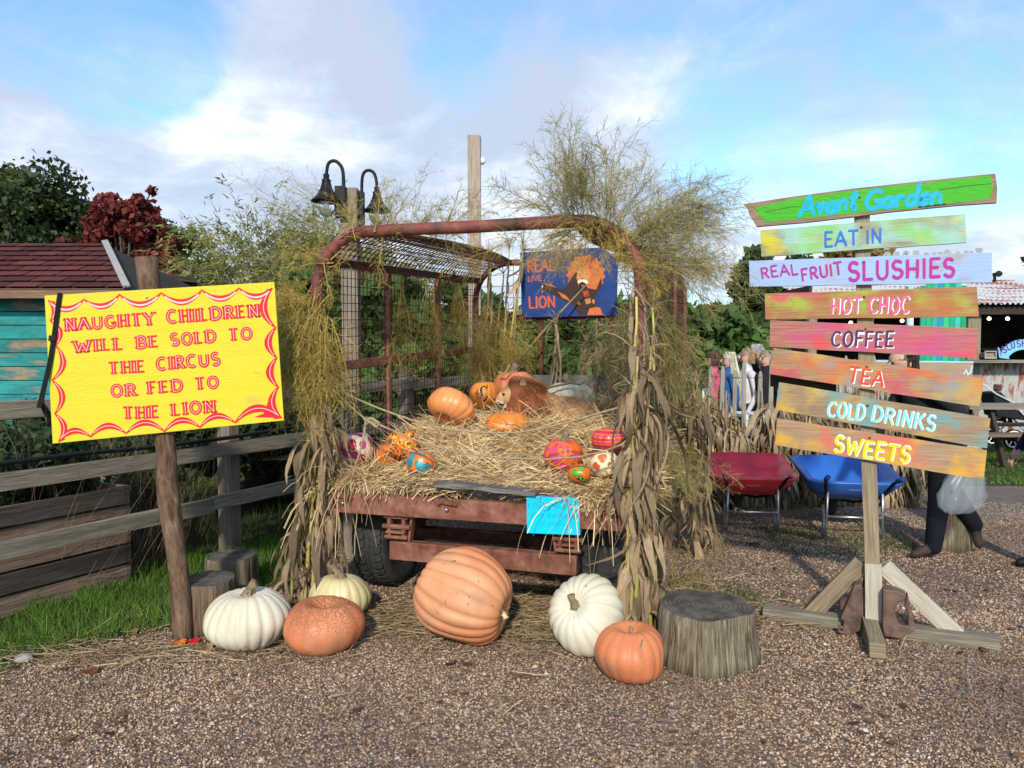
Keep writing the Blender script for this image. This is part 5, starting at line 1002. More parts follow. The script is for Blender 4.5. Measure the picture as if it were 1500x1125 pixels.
def band(pts, wpx, hh, name='webbing'):
    mb = MB(); Ls, Rs = ribbon2(pts, wpx); k = len(pts); f_ = [to3y(x, y, h) for (x, y), h in zip(Ls, hh)]+[to3y(x, y, h) for (x, y), h in zip(Rs, hh)]; b_ = [p-YN*.003 for p in f_]
    mb.add(f_+b_, [[i, i+1, k+i+1, k+i] for i in range(k-1)]+[[2*k+i, 3*k+i, 3*k+i+1, 2*k+i+1] for i in range(k-1)]+[[i, 2*k+i, 2*k+i+1, i+1] for i in range(k-1)]+[[k+i, k+i+1, 3*k+i+1, 3*k+i] for i in range(k-1)]); mb.build(name, STRAP, st_)
band([(88.5, 429), (86, 445), (80, 492), (74, 530), (66, 570), (60, 597)], 7.5, [.006, .006, .007, .008, .02, .03])
band([(62, 590), (66, 606), (78, 626), (74, 600)], 5, [.02, .0, -.03, -.05]); band([(64, 560), (58, 590), (70, 610), (80, 628)], 6, [-.02, -.03, -.04, -.05])
mb = MB(); mb.slab([to3y(x, y, .014) for x, y in ((73, 491), (84, 492), (82.5, 500), (71.5, 499))][::-1], -YN*.008); mb.build('buckle', BLACKM, st_, bevel=.002)

# ---- stumps
def stump(name, label, c, r, h, flare=1.15, seed=1, side=None, top=None, cut=0.0, n=110):
    rr = random.Random(seed); ph = [rr.uniform(0, 6.28) for _ in range(5)]; root = thing(name, label, 'tree stump', tuple(c)); c = Vector(c)
    wob = lambda a, z: 1+.05*math.sin(3*a+ph[0])+.035*math.sin(5*a+ph[1]+z*3)+.018*math.sin(11*a+ph[2]+z*2)+.010*math.sin(23*a+ph[3]-z*5)+.007*math.sin(41*a+ph[4]+z*7)
    prof = [(r*flare, -.02), (r*(1+(flare-1)*.55), h*.25), (r*1.02, h*.6), (r, h-.012), (r*.985, h-.002)]
    mb = MB(); mb.lathe(prof, n, Matrix.Translation(c), wob=wob)
    for i, f in enumerate(mb.uv): mb.uv[i] = [(u*4, v) for u, v in f]
    mb.f.pop(); mb.uv.pop(); mb.mi.pop(); mb.build('bark_side', side or W_STUMP, root, True)
    mb = MB(); mb.lathe([(r*.984, h-.012), (r*.98, h), (r*.6, h+.002), (1e-4, h+.001)], n, Matrix.Translation(c), wob=wob); mb.build('cut_top', top or W_STUMPT, root)
    return root
stump('tree_stump', 'wide grey weathered tree stump right of the front peach pumpkin', G(1033, 965)+Vector((0, .02, 0)), .228, .262, 1.13, 3)
stump('tree_stump', 'brown stump standing directly behind the leaning sign post', G(296, 925)+Vector((0, .06, 0)), .155, .27, 1.05, 5, side=M('brown_stump_side', [(.3, (.04, .028, .02)), (.5, (.13, .09, .06)), (.75, (.28, .20, .13))], 5, .9, .8, 8, 'UV', (9, 1, 1), detail=8))
stump('tree_stump', 'low dark log behind the white pumpkin at the foot of the fence post', G(322, 885)+Vector((0, .2, 0)), .15, .24, 1.04, 6, side=W_STUMP)
stump('tree_stump', 'small stump on the gravel behind the walking person', G(1402, 808)+Vector((0, .1, 0)), .14, .30, 1.06, 7)
for p_, c_, n_, lab in (((260, 946), (.75, .20, .02), 'orange_leaf', 'bright orange fallen leaf at the foot of the sign post'), ((280, 944), (.6, .015, .015), 'red_leaf', 'bright red fallen leaf at the foot of the sign post'), ((190, 930), (.22, .12, .05), 'brown_leaf', 'brown curled dead leaf on the grass edge'), ((300, 952), (.35, .25, .16), 'pale_leaf', 'pale crumpled dry leaf beside the white pumpkin'), ((130, 988), (.16, .05, .03), 'russet_leaf', 'russet fallen leaf on the gravel near the grass'), ((1105, 800), (.10, .04, .03), 'dark_leaf', 'dark fallen leaf on the gravel before the red wheelbarrow')):
    c = G(*p_)+Vector((0, 0, .012)); mb = MB(); k = 9; pts = []
    for i in range(k*2): a = math.pi*i/k; r = .034*(1 if i % 2 else .68)*(1.3 if i % 6 == 0 else 1); pts.append(c+Vector((r*1.35*math.cos(a), r*math.sin(a), .012*math.sin(2*a)+.008)))
    mb.add([c+Vector((0, 0, .004))]+pts, [[0, 1+i, 1+(i+1) % (2*k)] for i in range(2*k)]); tag(mb.build(n_, M(n_, [(.3, tuple(q*.7 for q in c_)), (.7, c_)], 30, .6, .3, 60), None, True), lab, 'leaf')
for p_, r, lab in (((35, 968), .045, 'pale rough stone lying in the grass edge'), ((1065, 0), 0, '')):
    if r: mb = MB(); mb.ball(G(*p_)+Vector((0, 0, .01)), r, 9, 6, sc=(1, .8, .6)); tag(mb.build('stone', M('flint', [(.3, (.22, .21, .2)), (.7, (.45, .43, .4))], 8, .7, .5)), lab, 'stone')

# ---- dead leaves and larger flints lying in the gravel
n = 210; x = RNG.uniform(-2.4, 3.4, n); y = RNG.uniform(2.75, 6.2, n); k = (x > edgeL(y)) ; x, y = x[k], y[k]; n = len(x); s_ = RNG.uniform(.012, .03, n); a_ = RNG.random(n)*6.28
Pt = np.stack([np.stack([x+np.cos(a_)*s_*t_, y+np.sin(a_)*s_*t_, .013+.010*abs(t_)*RNG.random(n)+0*x], 1) for t_ in (-1, -.5, 0, .5, 1)], 1)
V, F, r = strips(Pt, s_[:, None]*np.array([[.2, .9, 1.2, .8, .1]]), side=np.array([[[0, 0, 1.0]]])); tag(np_mesh('leaf_litter', V, F, M('dead_leaf_litter', [(.3, (.06, .03, .018)), (.6, (.15, .08, .045)), (.8, (.26, .17, .09))], 9, .8, 0, rnd=.6), None, r), 'small dead brown leaf scraps scattered over the gravel', 'leaves', None, 'stuff')
# ---- post and rail fence
fd = Vector((.523, 1, 0)).normalized(); f0 = Vector((-2.79, 4.2, 0)); fp = lambda y, z=0, o=0: Vector((fenceX(y), y, z))+Vector((1, -.523, 0)).normalized()*o
fe = thing('post_and_rail_fence', 'weathered grey post and rail fence with wire mesh running behind the yellow sign', 'fence', tuple(fp(5.59)))
for py in (2.05, 3.82, 5.59, 7.55, 9.5): mb = MB(); mb.beam(fp(py, -.1), fp(py, 1.36), .125, .10, fd, 4, .002); mb.build('post', W_POST, fe, bevel=.004)
for z in (.43, .80, 1.18):
    for a, b in ((1.6, 5.4), (5.4, 9.6)): mb = MB(); mb.beam(fp(a, z+random.uniform(-.01, .01), .075), fp(b, z+random.uniform(-.01, .01), .075), .032, .10, (0, 0, 1), 7, .004); mb.build('rail', W_GREY, fe, bevel=.002)
mb = MB()
for i in range(70): y = 4.9+i*.045; mb.tube([fp(y, 0, -.07), fp(y, .86, -.07)], .0014, 3, False)
for i in range(18): mb.tube([fp(4.9, .02+i*.05, -.07), fp(8.05, .02+i*.05, -.07)], .0014, 3, False)
mb.build('wire_mesh', WIREM, fe)
mb = MB(); mb.tube([fp(2.0+i*.5, .895+.012*math.sin(i*1.7), .10) for i in range(15)], .014, 8); tag(mb.build('water_pipe', BLACKM, None, True), 'black plastic water pipe running along the middle rail of the fence', 'pipe')
pl = thing('slatted_planter', 'brown slatted timber planter box behind the fence at the lower left', 'planter', tuple(fp(4.2, 0, -.1)))
for i in range(5):
    z = .065+i*.128; mb = MB(); mb.beam(fp(2.3, z, -.09), fp(4.93, z, -.09), .024, .113, (0, 0, 1), 8, .003); mb.build('slat', W_CRATE, pl, bevel=.002)
    e_ = fp(4.93, z, -.10); mb = MB(); mb.beam(e_, e_+Vector((-.9, .45, 0)), .024, .113, (0, 0, 1), 3, .002); mb.build('slat', W_CRATE, pl)
mb = MB(); mb.beam(fp(4.90, 0, -.115), fp(4.90, .63, -.115), .05, .05, fd); mb.beam(fp(3.6, 0, -.125), fp(3.6, .6, -.125), .05, .04, fd); mb.build('corner_batten', W_DARK, pl)
mb = MB(); a = fp(2.3, .56, -.12); b = fp(4.88, .56, -.12); s_ = Vector((-.9, .45, 0)); mb.add([a, b, b+s_, a+s_], [[0, 1, 2, 3]]); mb.build('soil', SOIL, pl)
# pale pallets on the ground beyond the fence
pa = thing('pallet', 'pale wooden pallet lying flat beyond the fence near the lamp post', 'pallet', (-1.75, 7.2, 0))
for i in range(5): mb = MB(); mb.beam((-2.5, 7.0+i*.16, .52), (-1.0, 7.2+i*.16, .52), .10, .022); mb.build('slat', W_PALE, pa)
for i in range(3): mb = MB(); mb.beam((-2.4+i*.65, 7.0+.08*i, .25), (-2.4+i*.65, 7.75+.08*i, .25), .08, .5); mb.build('bearer', W_DARK, pa)
# dark shrubs behind the fence and planter
def shrub(name, label, c, r, n, size, mat, seed, cat='shrub', nc=22, h=None, up=.0, elong=2.2, group=None, clump=.34):
    return tree(name, label, (c[0], c[1], 0), 0, (c[0], c[1], c[2]), r, n, size, mat, nc, clump, .03, cat, group, seed=seed, up=up, elong=elong)
shrub('shrub', 'dark leafy shrub in the planter under the left end of the yellow sign', (-3.1, 4.9, .78), (.55, .5, .30), 8000, .034, LF_DARK, 31)
shrub('shrub', 'dark green bush behind the planter beside the shed wall', (-3.2, 6.0, .72), (.8, .6, .48), 9000, .042, LF_DARK, 32)
shrub('shrub', 'dark evergreen bush behind the yellow sign and fence', (-2.5, 6.9, .8), (.7, .7, .55), 9000, .045, LF_DARK, 33)
shrub('laurel_bush', 'glossy laurel bush beyond the fence just left of the trailer', (-2.2, 8.4, .85), (.9, .7, .6), 7000, .085, LF_LAUR, 34, 'laurel bush')
shrub('laurel_bush', 'tall bright laurel bush seen through the left side mesh', (-1.6, 9.3, 1.45), (.9, .7, 1.1), 12000, .10, LF_LAUR, 35, 'laurel bush', up=.3)
shrub('laurel_bush', 'tall laurel bush seen through the back mesh of the trailer', (-.4, 9.6, 1.35), (1.0, .7, 1.15), 12000, .10, LF_LAUR, 36, 'laurel bush', up=.3)
shrub('laurel_bush', 'laurel bush rising behind the lion board', (.6, 9.4, 1.3), (.9, .6, 1.05), 9000, .10, LF_LAUR, 37, 'laurel bush', up=.3)
shrub('laurel_bush', 'leafy laurel tops peeping over the right end of the yellow sign', (-2.75, 9.0, 1.75), (.35, .35, .40), 900, .10, LF_LAUR, 38, 'laurel bush', nc=9)
g_ = grass_patch('dry_grass', 1500, [(-3.6, -2.4, 4.4, 6.2)], .5, 1.25, M('dry_grass_blades', [(.3, (.10, .075, .04)), (.7, (.22, .17, .10))], 3, .8, 0, rnd=.4), .004, keep=lambda x, y: x < fenceX(y)-.15, label='tall dry grass stems standing in front of the turquoise shed'); tag(g_, None, 'grass')
shrub('hedge', 'bright laurel hedge behind the seated visitors right of the trailer', (3.2, 13.6, 1.25), (1.7, .8, 1.25), 32000, .10, LF_LAUR, 41, 'hedge', up=.8, nc=40, clump=.42)
shrub('hedge', 'olive green hedge between the trailer cage and the laurel hedge', (1.2, 13.5, 1.2), (1.5, .8, 1.0), 14000, .10, LF_WIL, 42, 'hedge', nc=30, clump=.4)

# ================================================================ SHED, LEAN-TO, TREES ON THE LEFT
TURQ = M('turquoise_plank_paint', [(.35, (.30, .21, .13)), (.45, (.02, .16, .15)), (.58, (.03, .25, .24)), (.75, (.04, .33, .34))], 1.6, .75, .3, 12, 'UV', (1, 4, 1), orand=.15, detail=8)
sh = thing('garden_shed', 'turquoise plank shed with a dark red shingled roof at the left edge', 'shed', (-5.2, 8.3, 0))
for i in range(15): z = .08+i*.148; mb = MB(); mb.beam((-7.4, 8.3, z), (-4.3, 8.3, z), .02, .140, (0, 0, 1)); mb.build('wall_plank', TURQ, sh, bevel=.003)
for i in range(15): z = .08+i*.148; mb = MB(); mb.beam((-4.29, 8.3, z), (-4.29, 10.8, z), .02, .140, (0, 0, 1)); mb.build('side_plank', TURQ, sh)
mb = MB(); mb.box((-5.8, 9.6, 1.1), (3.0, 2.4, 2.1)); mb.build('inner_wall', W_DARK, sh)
mb = MB(); mb.beam((-7.6, 8.0, 2.10), (-4.0, 8.0, 2.10), .025, .10); mb.beam((-4.0, 8.0, 2.10), (-4.0, 11.0, 2.10), .025, .10); mb.build('fascia_board', wood('shed_fascia', (.12, .07, .045), (.19, .115, .075), (.26, .17, .11)), sh)
SHING = M('red_shingle', [(.3, (.075, .022, .020)), (.6, (.12, .036, .032)), (.8, (.15, .055, .048))], 30, .95, .5, 120, orand=.30, wear=(1.2, .5, .75, (.06, .025, .022)))
e0 = Vector((-8.3, 7.98, 2.14)); e1 = Vector((-3.97, 7.98, 2.14)); rg = Vector((-4.93, 9.4, 2.80)); 
mb = MB(); mb.add([e0, e1, rg, Vector((-8.3, 9.4, 2.80)), Vector((-3.97, 11.0, 2.14))], [[0, 1, 2, 3], [1, 4, 2]]); mb.build('roof_deck', W_DARK, sh)
rows = 9; sl_ = (rg.y-7.98, rg.z-2.14); nn = Vector((0, -sl_[1], sl_[0])).normalized()
for r in range(rows):
    t0, t1 = r/rows, (r+1.18)/rows; xr = lambda t: -3.97+(rg.x+3.97)*min(1, t); x = -8.3+(.17 if r % 2 else 0)
    while x < xr(t0)-.02:
        x1 = min(x+.325, xr(t0)); x1t = min(x+.325, xr(t1)); x1t = max(x1t, x+.01)
        q = [Vector((x, 7.98+sl_[0]*t0, 2.14+sl_[1]*t0)), Vector((x1, 7.98+sl_[0]*t0, 2.14+sl_[1]*t0)), Vector((x1t, 7.98+sl_[0]*min(1, t1), 2.14+sl_[1]*min(1, t1))), Vector((x, 7.98+sl_[0]*min(1, t1), 2.14+sl_[1]*min(1, t1)))]
        jt = random.uniform(0, .003); mb = MB(); mb.slab([p+nn*(h+jt) for p, h in zip(q, (.036, .036, .010, .010))], -nn*.007, back=False); mb.build('shingle', SHING, sh); x += .342
mb = MB(); mb.beam(e1+Vector((.0, 0, .03)), rg+Vector((0, 0, .04)), .07, .02, nn); mb.build('hip_trim', flat('white_trim', (.30, .29, .27)), sh)
lt_ = thing('lean_to', 'dark timber lean-to roof between the shed and the willow', 'lean-to', (-5, 11, 0))
mb = MB(); mb.beam((-6.0, 10.6, 2.58), (-4.55, 11.2, 2.48), 1.2, .07); mb.build('roof', W_DARK, lt_); mb = MB()
mb.beam((-6.1, 10.6, 2.30), (-4.6, 10.6, 2.30), .05, .22); mb.build('beam', W_GREY, lt_)
for x in (-5.9, -4.75): mb = MB(); mb.beam((x, 10.7, 0), (x, 10.7, 2.2), .12, .12, (0, 1, 0)); mb.build('post', W_GREY, lt_)
gr_ = thing('grey_roof', 'pale grey sheet roof glimpsed between the yellow sign and the lamp post', 'roof', (-4, 15, 0)); mb = MB(); mb.slab([(-5.1, 15, 2.3), (-3.2, 15, 2.3), (-3.4, 16.5, 3.05), (-5.0, 16.5, 3.0)], (0, 0, -.06)); mb.build('roof', flat('grey_sheet', (.40, .42, .46)), gr_); mb = MB(); mb.box((-4.1, 15.8, 1.1), (1.6, 1.2, 2.2)); mb.build('wall', W_DARK, gr_)
tree('oak_tree', 'big dark green oak behind the red shingled shed', (-11.6, 19, 0), 0, (-12.0, 19, 4.0), (3.1, 2.2, 1.6), 70000, .095, LF_OAK, 130, .30, .3, seed=59, rough=.12)
tree('oak_tree', 'lighter green oak at the left behind the shed, right half of the canopy', (-9.9, 19.5, 0), 0, (-9.75, 19.4, 3.55), (1.9, 1.4, 1.35), 26000, .085, LF_OAK, 80, .28, .2, seed=52, rough=.15)
tree('red_maple', 'crimson leaved maple beside the green oak', (-8.6, 17.2, 0), 0, (-8.45, 17.0, 4.05), (.95, .8, 1.05), 9500, .085, LF_RED, 70, .24, .16, seed=53)
tree('red_maple', 'low red maple branches above the dark lean-to', (-7.9, 17.3, 0), 0, (-7.85, 17.2, 3.35), (.65, .7, .75), 4500, .085, LF_RED, 34, .26, .1, seed=54)
def willow(name, label, x, y, top, rx, n, seed):
    rs = np.random.default_rng(seed); root = thing(name, label, 'willow tree', (x, y, 0)); m = 420; a = rs.random(m)*6.283; q = rs.random(m)**.6*rx
    p0 = np.stack([x+q*np.cos(a), y+q*np.sin(a)*.8, top*(.98-.35*(q/rx)**2)-rs.random(m)*top*.3], 1); d = np.stack([np.cos(a)*.5, np.sin(a)*.5, .5+0*a], 1)+rs.normal(size=(m, 3))*.3
    pt = grow(p0, d, rs.uniform(.5, 1.3, m), 9, .28, .06); V, F, r = strips(pt, taper(m, 9, .012, .004)); np_mesh('twigs', V, F, BRUSHG, root, r, kind='stuff')
    k = rs.integers(0, m, n); t = rs.random(n)*7.99; i = t.astype(int); f = (t-i)[:, None]; c = pt[k, i]*(1-f)+pt[k, i+1]*f+rs.normal(size=(n, 3))*.035; dr = nrm(pt[k, i+1]-pt[k, i])+rs.normal(size=(n, 3))*.5+np.array([0, 0, -.3])
    V, F, r = strips(grow(c, dr, rs.uniform(.07, .13, n), 3, .1, .05), taper(n, 3, .022, .006)); np_mesh('crown', V, F, LF_WIL, root, np.repeat(rs.random(n), 6))
    mb = MB(); mb.tube([(x, y, -.1), (x+.05, y, top*.4), (x-.05, y, top*.75)], [.12, .09, .04], 8)
    for i in range(10): b_ = rs.random()*6.28; mb.tube([(x, y, top*.4+i*.04), (x+.4*rx*math.cos(b_), y+.4*rx*math.sin(b_), top*.65), (x+.8*rx*math.cos(b_), y+.7*rx*math.sin(b_), top*.75)], [.05, .03, .012], 5)
    mb.build('trunk', W_BARKT, root, True)
willow('willow', 'feathery olive willow between the yellow sign and lamp post', -4.1, 12.5, 3.55, 1.25, 13000, 61)
willow('willow', 'golden willow directly behind the lamp post', -2.9, 12.2, 3.35, 1.15, 12000, 62)
willow('willow', 'low willow behind the left bend of the trailer hoop', -2.1, 11.5, 2.9, .9, 8000, 63)
tree('far_tree', 'dark round tree beyond the hedge left of the signpost', (7.2, 24, 0), 0, (7.9, 24, 2.75), (1.9, 1.3, 1.55), 15000, .17, LF_OAK, 50, .22, .15, seed=55)
tree('autumn_tree', 'yellow brown autumn tree glimpsed between the painted planks', (11.0, 25, 0), 0, (10.9, 25, 3.4), (2.0, 1.5, 1.25), 9000, .17, LF_AUT, 40, .25, .15, seed=56)
tree('green_tree', 'leafy tree cut by the right edge of the photo behind the kiosk roof', (17.2, 24, 0), 0, (17.6, 24, 3.7), (1.9, 1.5, 2.3), 14000, .17, LF_OAK, 50, .24, .15, seed=57)
far = thing('distant_tree_line', 'low dark line of trees far behind the hedge and fence', 'trees', (0, 60, 0)); far['kind'] = 'stuff'
cent = np.stack([RNG.uniform(-45, 60, 240), RNG.uniform(50, 62, 240), RNG.uniform(.5, 3.0, 240)], 1); V, F, r = leaf_cloud(cent, RNG.uniform(1, 2.0, 240), 42000, .38); np_mesh('crowns', V, F, LF_OAK, far, r, kind='stuff')

# ================================================================ LAMP POST AND TALL POST
lx, ly = P(515, 500, 5.6).x, 5.6; lpz = P(515, 277, 5.6).z
lp_ = thing('lamp_post', 'square timber lamp post with two black swan neck lanterns behind the hoop', 'lamp post', (lx, ly, 0))
mb = MB(); mb.beam((lx, ly, -.1), (lx, ly, lpz), .118, .118, (0, 1, 0), 6, .002); mb.build('post', W_POST, lp_, bevel=.004)
mb = MB(); mb.beam((lx-.05, ly-.09, lpz-.22), (lx-.05, ly-.09, lpz), .075, .055, (0, 1, 0)); mb.beam((lx+.085, ly, lpz-.30), (lx+.085, ly, lpz-.02), .03, .06, (0, 1, 0)); mb.build('wall_bracket', BLACKM, lp_, bevel=.004)
GLS = bpy.data.materials.new('lantern_glass'); GLS.use_nodes = True; b_ = GLS.node_tree.nodes['Principled BSDF']; b_.inputs['Transmission Weight'].default_value = .92; b_.inputs['Roughness'].default_value = .05; b_.inputs['IOR'].default_value = 1.12; b_.inputs['Base Color'].default_value = (.9, .93, .95, 1)
def lantern(apx, apy, arm, Y, s=1.0, glass=True):
    ap = P(apx, apy, Y); mb = MB(); A = [P(x, y, Y) for x, y in arm]; out = []
    for i in range(len(A)-1):
        a, b, c, d = A[max(i-1, 0)], A[i], A[i+1], A[min(i+2, len(A)-1)]
        for k in range(5): q = k/5; out.append(.5*((2*b)+(c-a)*q+(2*a-5*b+4*c-d)*q*q+(3*b-a-3*c+d)*q**3))
    out.append(A[-1]); mb.tube(out, .0125*s, 8); ar = mb.build('swan_neck', BLACKM, lp_, True)
    mt = Matrix.Translation(ap); mb = MB(); mb.lathe([(.016*s, .035*s), (.022*s, .03*s), (.020*s, .0), (.034*s, -.008*s), (.030*s, -.02*s), (.04*s, -.06*s), (.058*s, -.10*s), (.085*s, -.135*s), (.108*s, -.152*s), (.108*s, -.160*s), (.098*s, -.158*s), (.05*s, -.12*s)], 20, mt); sd_ = mb.build('lamp_shade', BLACKM, ar, True)
    mb = MB(); mb.lathe([(.064*s, -.155*s), (.066*s, -.19*s), (.058*s, -.225*s), (.035*s, -.255*s), (.012*s, -.268*s)], 16, mt); mb.build('glass_globe', GLS, ar, True)
    mb = MB(); mb.lathe([(1e-4, -.15*s), (.018*s, -.15*s), (.018*s, -.21*s), (1e-4, -.215*s)], 10, mt); mb.build('bulb', flat('bulb_white', (.8, .8, .78), .3, .02), ar, True)
lantern(478, 262, [(504, 312), (503.5, 275), (502, 250), (496, 239), (488, 235.5), (481, 240), (478.5, 252), (478, 262)], 5.5, 1.0)
lantern(552, 280, [(531, 320), (530, 285), (530.5, 262), (534, 252), (541, 249.5), (548, 254), (551.5, 266), (552, 280)], 5.72, .93)
tx = P(695, 300, 7.6).x; tz = P(695, 200, 7.6).z
tp_ = thing('timber_post', 'very tall pale timber post with a small round white light rising behind the trailer', 'post', (tx, 7.6, 0))
mb = MB(); mb.beam((tx, 7.6, -.1), (tx, 7.6, tz), .125, .125, (0, 1, 0), 8, .002); mb.build('post', wood('new_timber', (.20, .15, .11), (.34, .27, .21), (.46, .38, .31)), tp_, bevel=.004)
mb = MB(); mb.ball((tx+.075, 7.6, P(700, 236, 7.6).z), .035, 12, 8); mb.build('round_light', flat('light_white', (.7, .7, .7)), tp_, True)

# ================================================================ PAINTED SIGNPOST ON THE RIGHT
SQ = Vector((1.92, 4.10, 0)); SN = Vector((-.42, -.907, 0)).normalized(); SS = Vector((-SN.y, SN.x, 0))   # SS runs to the photo's right
SQf = SQ+SN*.062
to3s = lambda x, y, h: PL(x, y, SQf, SN)+SN*h
sg_ = thing('painted_signpost', 'tall wooden signpost with eight painted menu planks, green one on top', 'signpost', tuple(SQ))
a = PL(1262.5, 312, SQ, SN); b = PL(1279, 850, SQ, SN); c = PL(1281, 935, SQ, SN); mb = MB(); mb.beam(c+Vector((0, 0, -.01)), a, .075, .07, SN, 8, .0015); mb.build('post', W_SIGN, sg_, bevel=.003)
mb = MB(); mb.beam(PL(1279, 822, SQ, SN)+SN*.052, PL(1280, 917, SQ, SN)+SN*.052, .082, .028, SN, 3, .001); mb.build('front_batten', W_SIGNB, sg_, bevel=.002)
fg = G(1277, 960); mb = MB(); mb.beam(SQ+Vector((0, 0, .045))-SN*.0, Vector((fg.x, fg.y-.06, .045)), .075, .075, (0, 0, 1), 3, .002); mb.build('front_foot', W_SIGN, sg_, bevel=.004)
gl, g2 = G(1118, 905), G(1468, 955); mb = MB(); mb.beam(Vector((gl.x, gl.y, .035)), Vector((g2.x, g2.y+.03, .035)), .09, .065, (0, 0, 1), 6, .003); mb.build('cross_foot', wood('old_foot_wood', (.10, .085, .06), (.20, .17, .125), (.33, .29, .23)), sg_, bevel=.004)
bcr = (Vector((g2.x, g2.y, 0))-Vector((gl.x, gl.y, 0))).normalized()
def brace(p_top, p_bot, mat, name='brace'):
    mb = MB(); mb.beam(p_top, p_bot, .035, .085, (p_top-p_bot).cross(SN), 3, .001); mb.build(name, mat, sg_, bevel=.002)
brace(PL(1262, 824, SQ, SN), PL(1180, 908, SQ+SN*-.0, SN)+Vector((0, 0, .0)), W_SIGN); brace(PL(1294, 828, SQ, SN)+SN*.01, PL(1412, 940, SQ, SN)+SN*.0, W_SIGNB)
brace(PL(1280, 835, SQ, SN)-SN*.05, Vector((SQ.x, SQ.y, .06))-SN*.42, W_SIGN, 'rear_brace'); mb = MB(); mb.beam(SQ+Vector((0, 0, .04))-SN*.04, SQ+Vector((0, 0, .04))-SN*.5, .075, .07); mb.build('rear_foot', W_SIGN, sg_)
def board_mat(name, base, blobs, rough=.8, grain=.35, sy=.5):
    """sawn plank with soft sprayed clouds of paint; blobs: (scale_offset, lo, hi, colour)"""
    m = wood(name, tuple(q*.55 for q in base), tuple(q*.82 for q in base), tuple(q*1.05 for q in base), rough=rough, sc=4, orand=0, bump=.3)
    t = m.node_tree; b = t.nodes['Principled BSDF']; out = b.inputs['Base Color'].links[0].from_socket; n_, l_ = t.nodes.new, t.links.new; c = n_('ShaderNodeTexCoord')
    for i, (off, lo, hi, col) in enumerate(blobs):
        mp = n_('ShaderNodeMapping'); l_(c.outputs['Object'], mp.inputs[0]); mp.inputs['Location'].default_value = (off, off*1.7, off*.6); mp.inputs['Scale'].default_value = (1, 1, 1.5)
        n2 = n_('ShaderNodeTexNoise'); n2.inputs['Scale'].default_value = 5.0; n2.inputs['Detail'].default_value = 3; l_(mp.outputs[0], n2.inputs['Vector'])
        m2 = n_('ShaderNodeMapRange'); l_(n2.outputs[0], m2.inputs[0]); m2.inputs[1].default_value = lo; m2.inputs[2].default_value = hi; m2.inputs[4].default_value = .8; m2.inputs[1].default_value = lo-.05; m2.inputs[2].default_value = hi+.05; m2.interpolation_type = 'SMOOTHSTEP'
        mx = n_('ShaderNodeMix'); mx.data_type = 'RGBA'; l_(m2.outputs[0], mx.inputs[0]); l_(out, mx.inputs[6]); mx.inputs[7].default_value = (*col, 1); out = mx.outputs[2]
    l_(out, b.inputs['Base Color']); return m
GREENP = M('bright_green_paint', [(.3, (.045, .33, .015)), (.7, (.075, .43, .03))], 5, .55, .25, 30, 'UV', (1, 6, 1), wear=(4, .71, .74, (.22, .12, .07)))
RAWB = wood('raw_edge_wood', (.16, .10, .07), (.26, .17, .12), (.36, .25, .18))
BM = [GREENP,
 board_mat('turquoise_spray_board', (.36, .33, .20), [(1.0, .38, .52, (.30, .58, .50)), (3.0, .52, .64, (.22, .50, .06)), (7.0, .60, .70, (.62, .52, .02))]),
 board_mat('blue_spray_board', (.46, .40, .34), [(2.0, .25, .45, (.30, .46, .76))]),
 board_mat('orange_stain_board', (.42, .21, .10), [(4.0, .50, .62, (.34, .42, .06)), (9.0, .55, .66, (.60, .08, .14)), (2.2, .52, .64, (.42, .14, .06))]),
 board_mat('pink_stain_board', (.46, .20, .15), [(5.0, .48, .62, (.50, .08, .20)), (11.0, .60, .70, (.60, .07, .09))]),
 board_mat('orange_spray_board', (.42, .25, .14), [(6.0, .46, .58, (.60, .15, .04)), (2.5, .48, .60, (.46, .34, .09)), (8.0, .50, .62, (.26, .27, .27)), (5.2, .54, .64, (.45, .08, .14))]),
 board_mat('plain_spray_board', (.36, .25, .15), [(7.7, .56, .66, (.60, .38, .05)), (1.5, .54, .64, (.11, .33, .35))]),
 board_mat('yellow_spray_board', (.42, .28, .17), [(3.3, .49, .60, (.66, .36, .02)), (12.0, .53, .63, (.62, .13, .10))])]
CORN = [[(1089, 299), (1160, 288), (1250, 276), (1350, 265), (1400, 260), (1458, 254), (1461, 275), (1460, 297), (1400, 301), (1300, 311), (1240, 319), (1180, 326), (1108, 332), (1103, 323), (1098, 316), (1096, 308)],
        [(1114, 337), (1414, 313), (1416, 355), (1115, 376)], [(1097, 382), (1453, 370), (1453, 414), (1098, 420)], [(1120, 430), (1431, 420), (1434, 464), (1121, 468)], [(1128, 469), (1432, 481), (1431, 525), (1127, 508)],
        [(1133, 510), (1442, 554), (1435, 596), (1128, 548)], [(1141, 560), (1451, 613), (1446, 657), (1136, 600)], [(1138, 613), (1446, 660), (1441, 703), (1135, 652)]]
NAMES = ['bright green plank with chipped edges, topmost', 'turquoise and green sprayed plank', 'pale blue sprayed plank', 'orange brown stained plank', 'pink stained plank', 'orange and grey sprayed plank', 'mostly bare plank with a teal patch', 'bare plank with yellow and red spray']
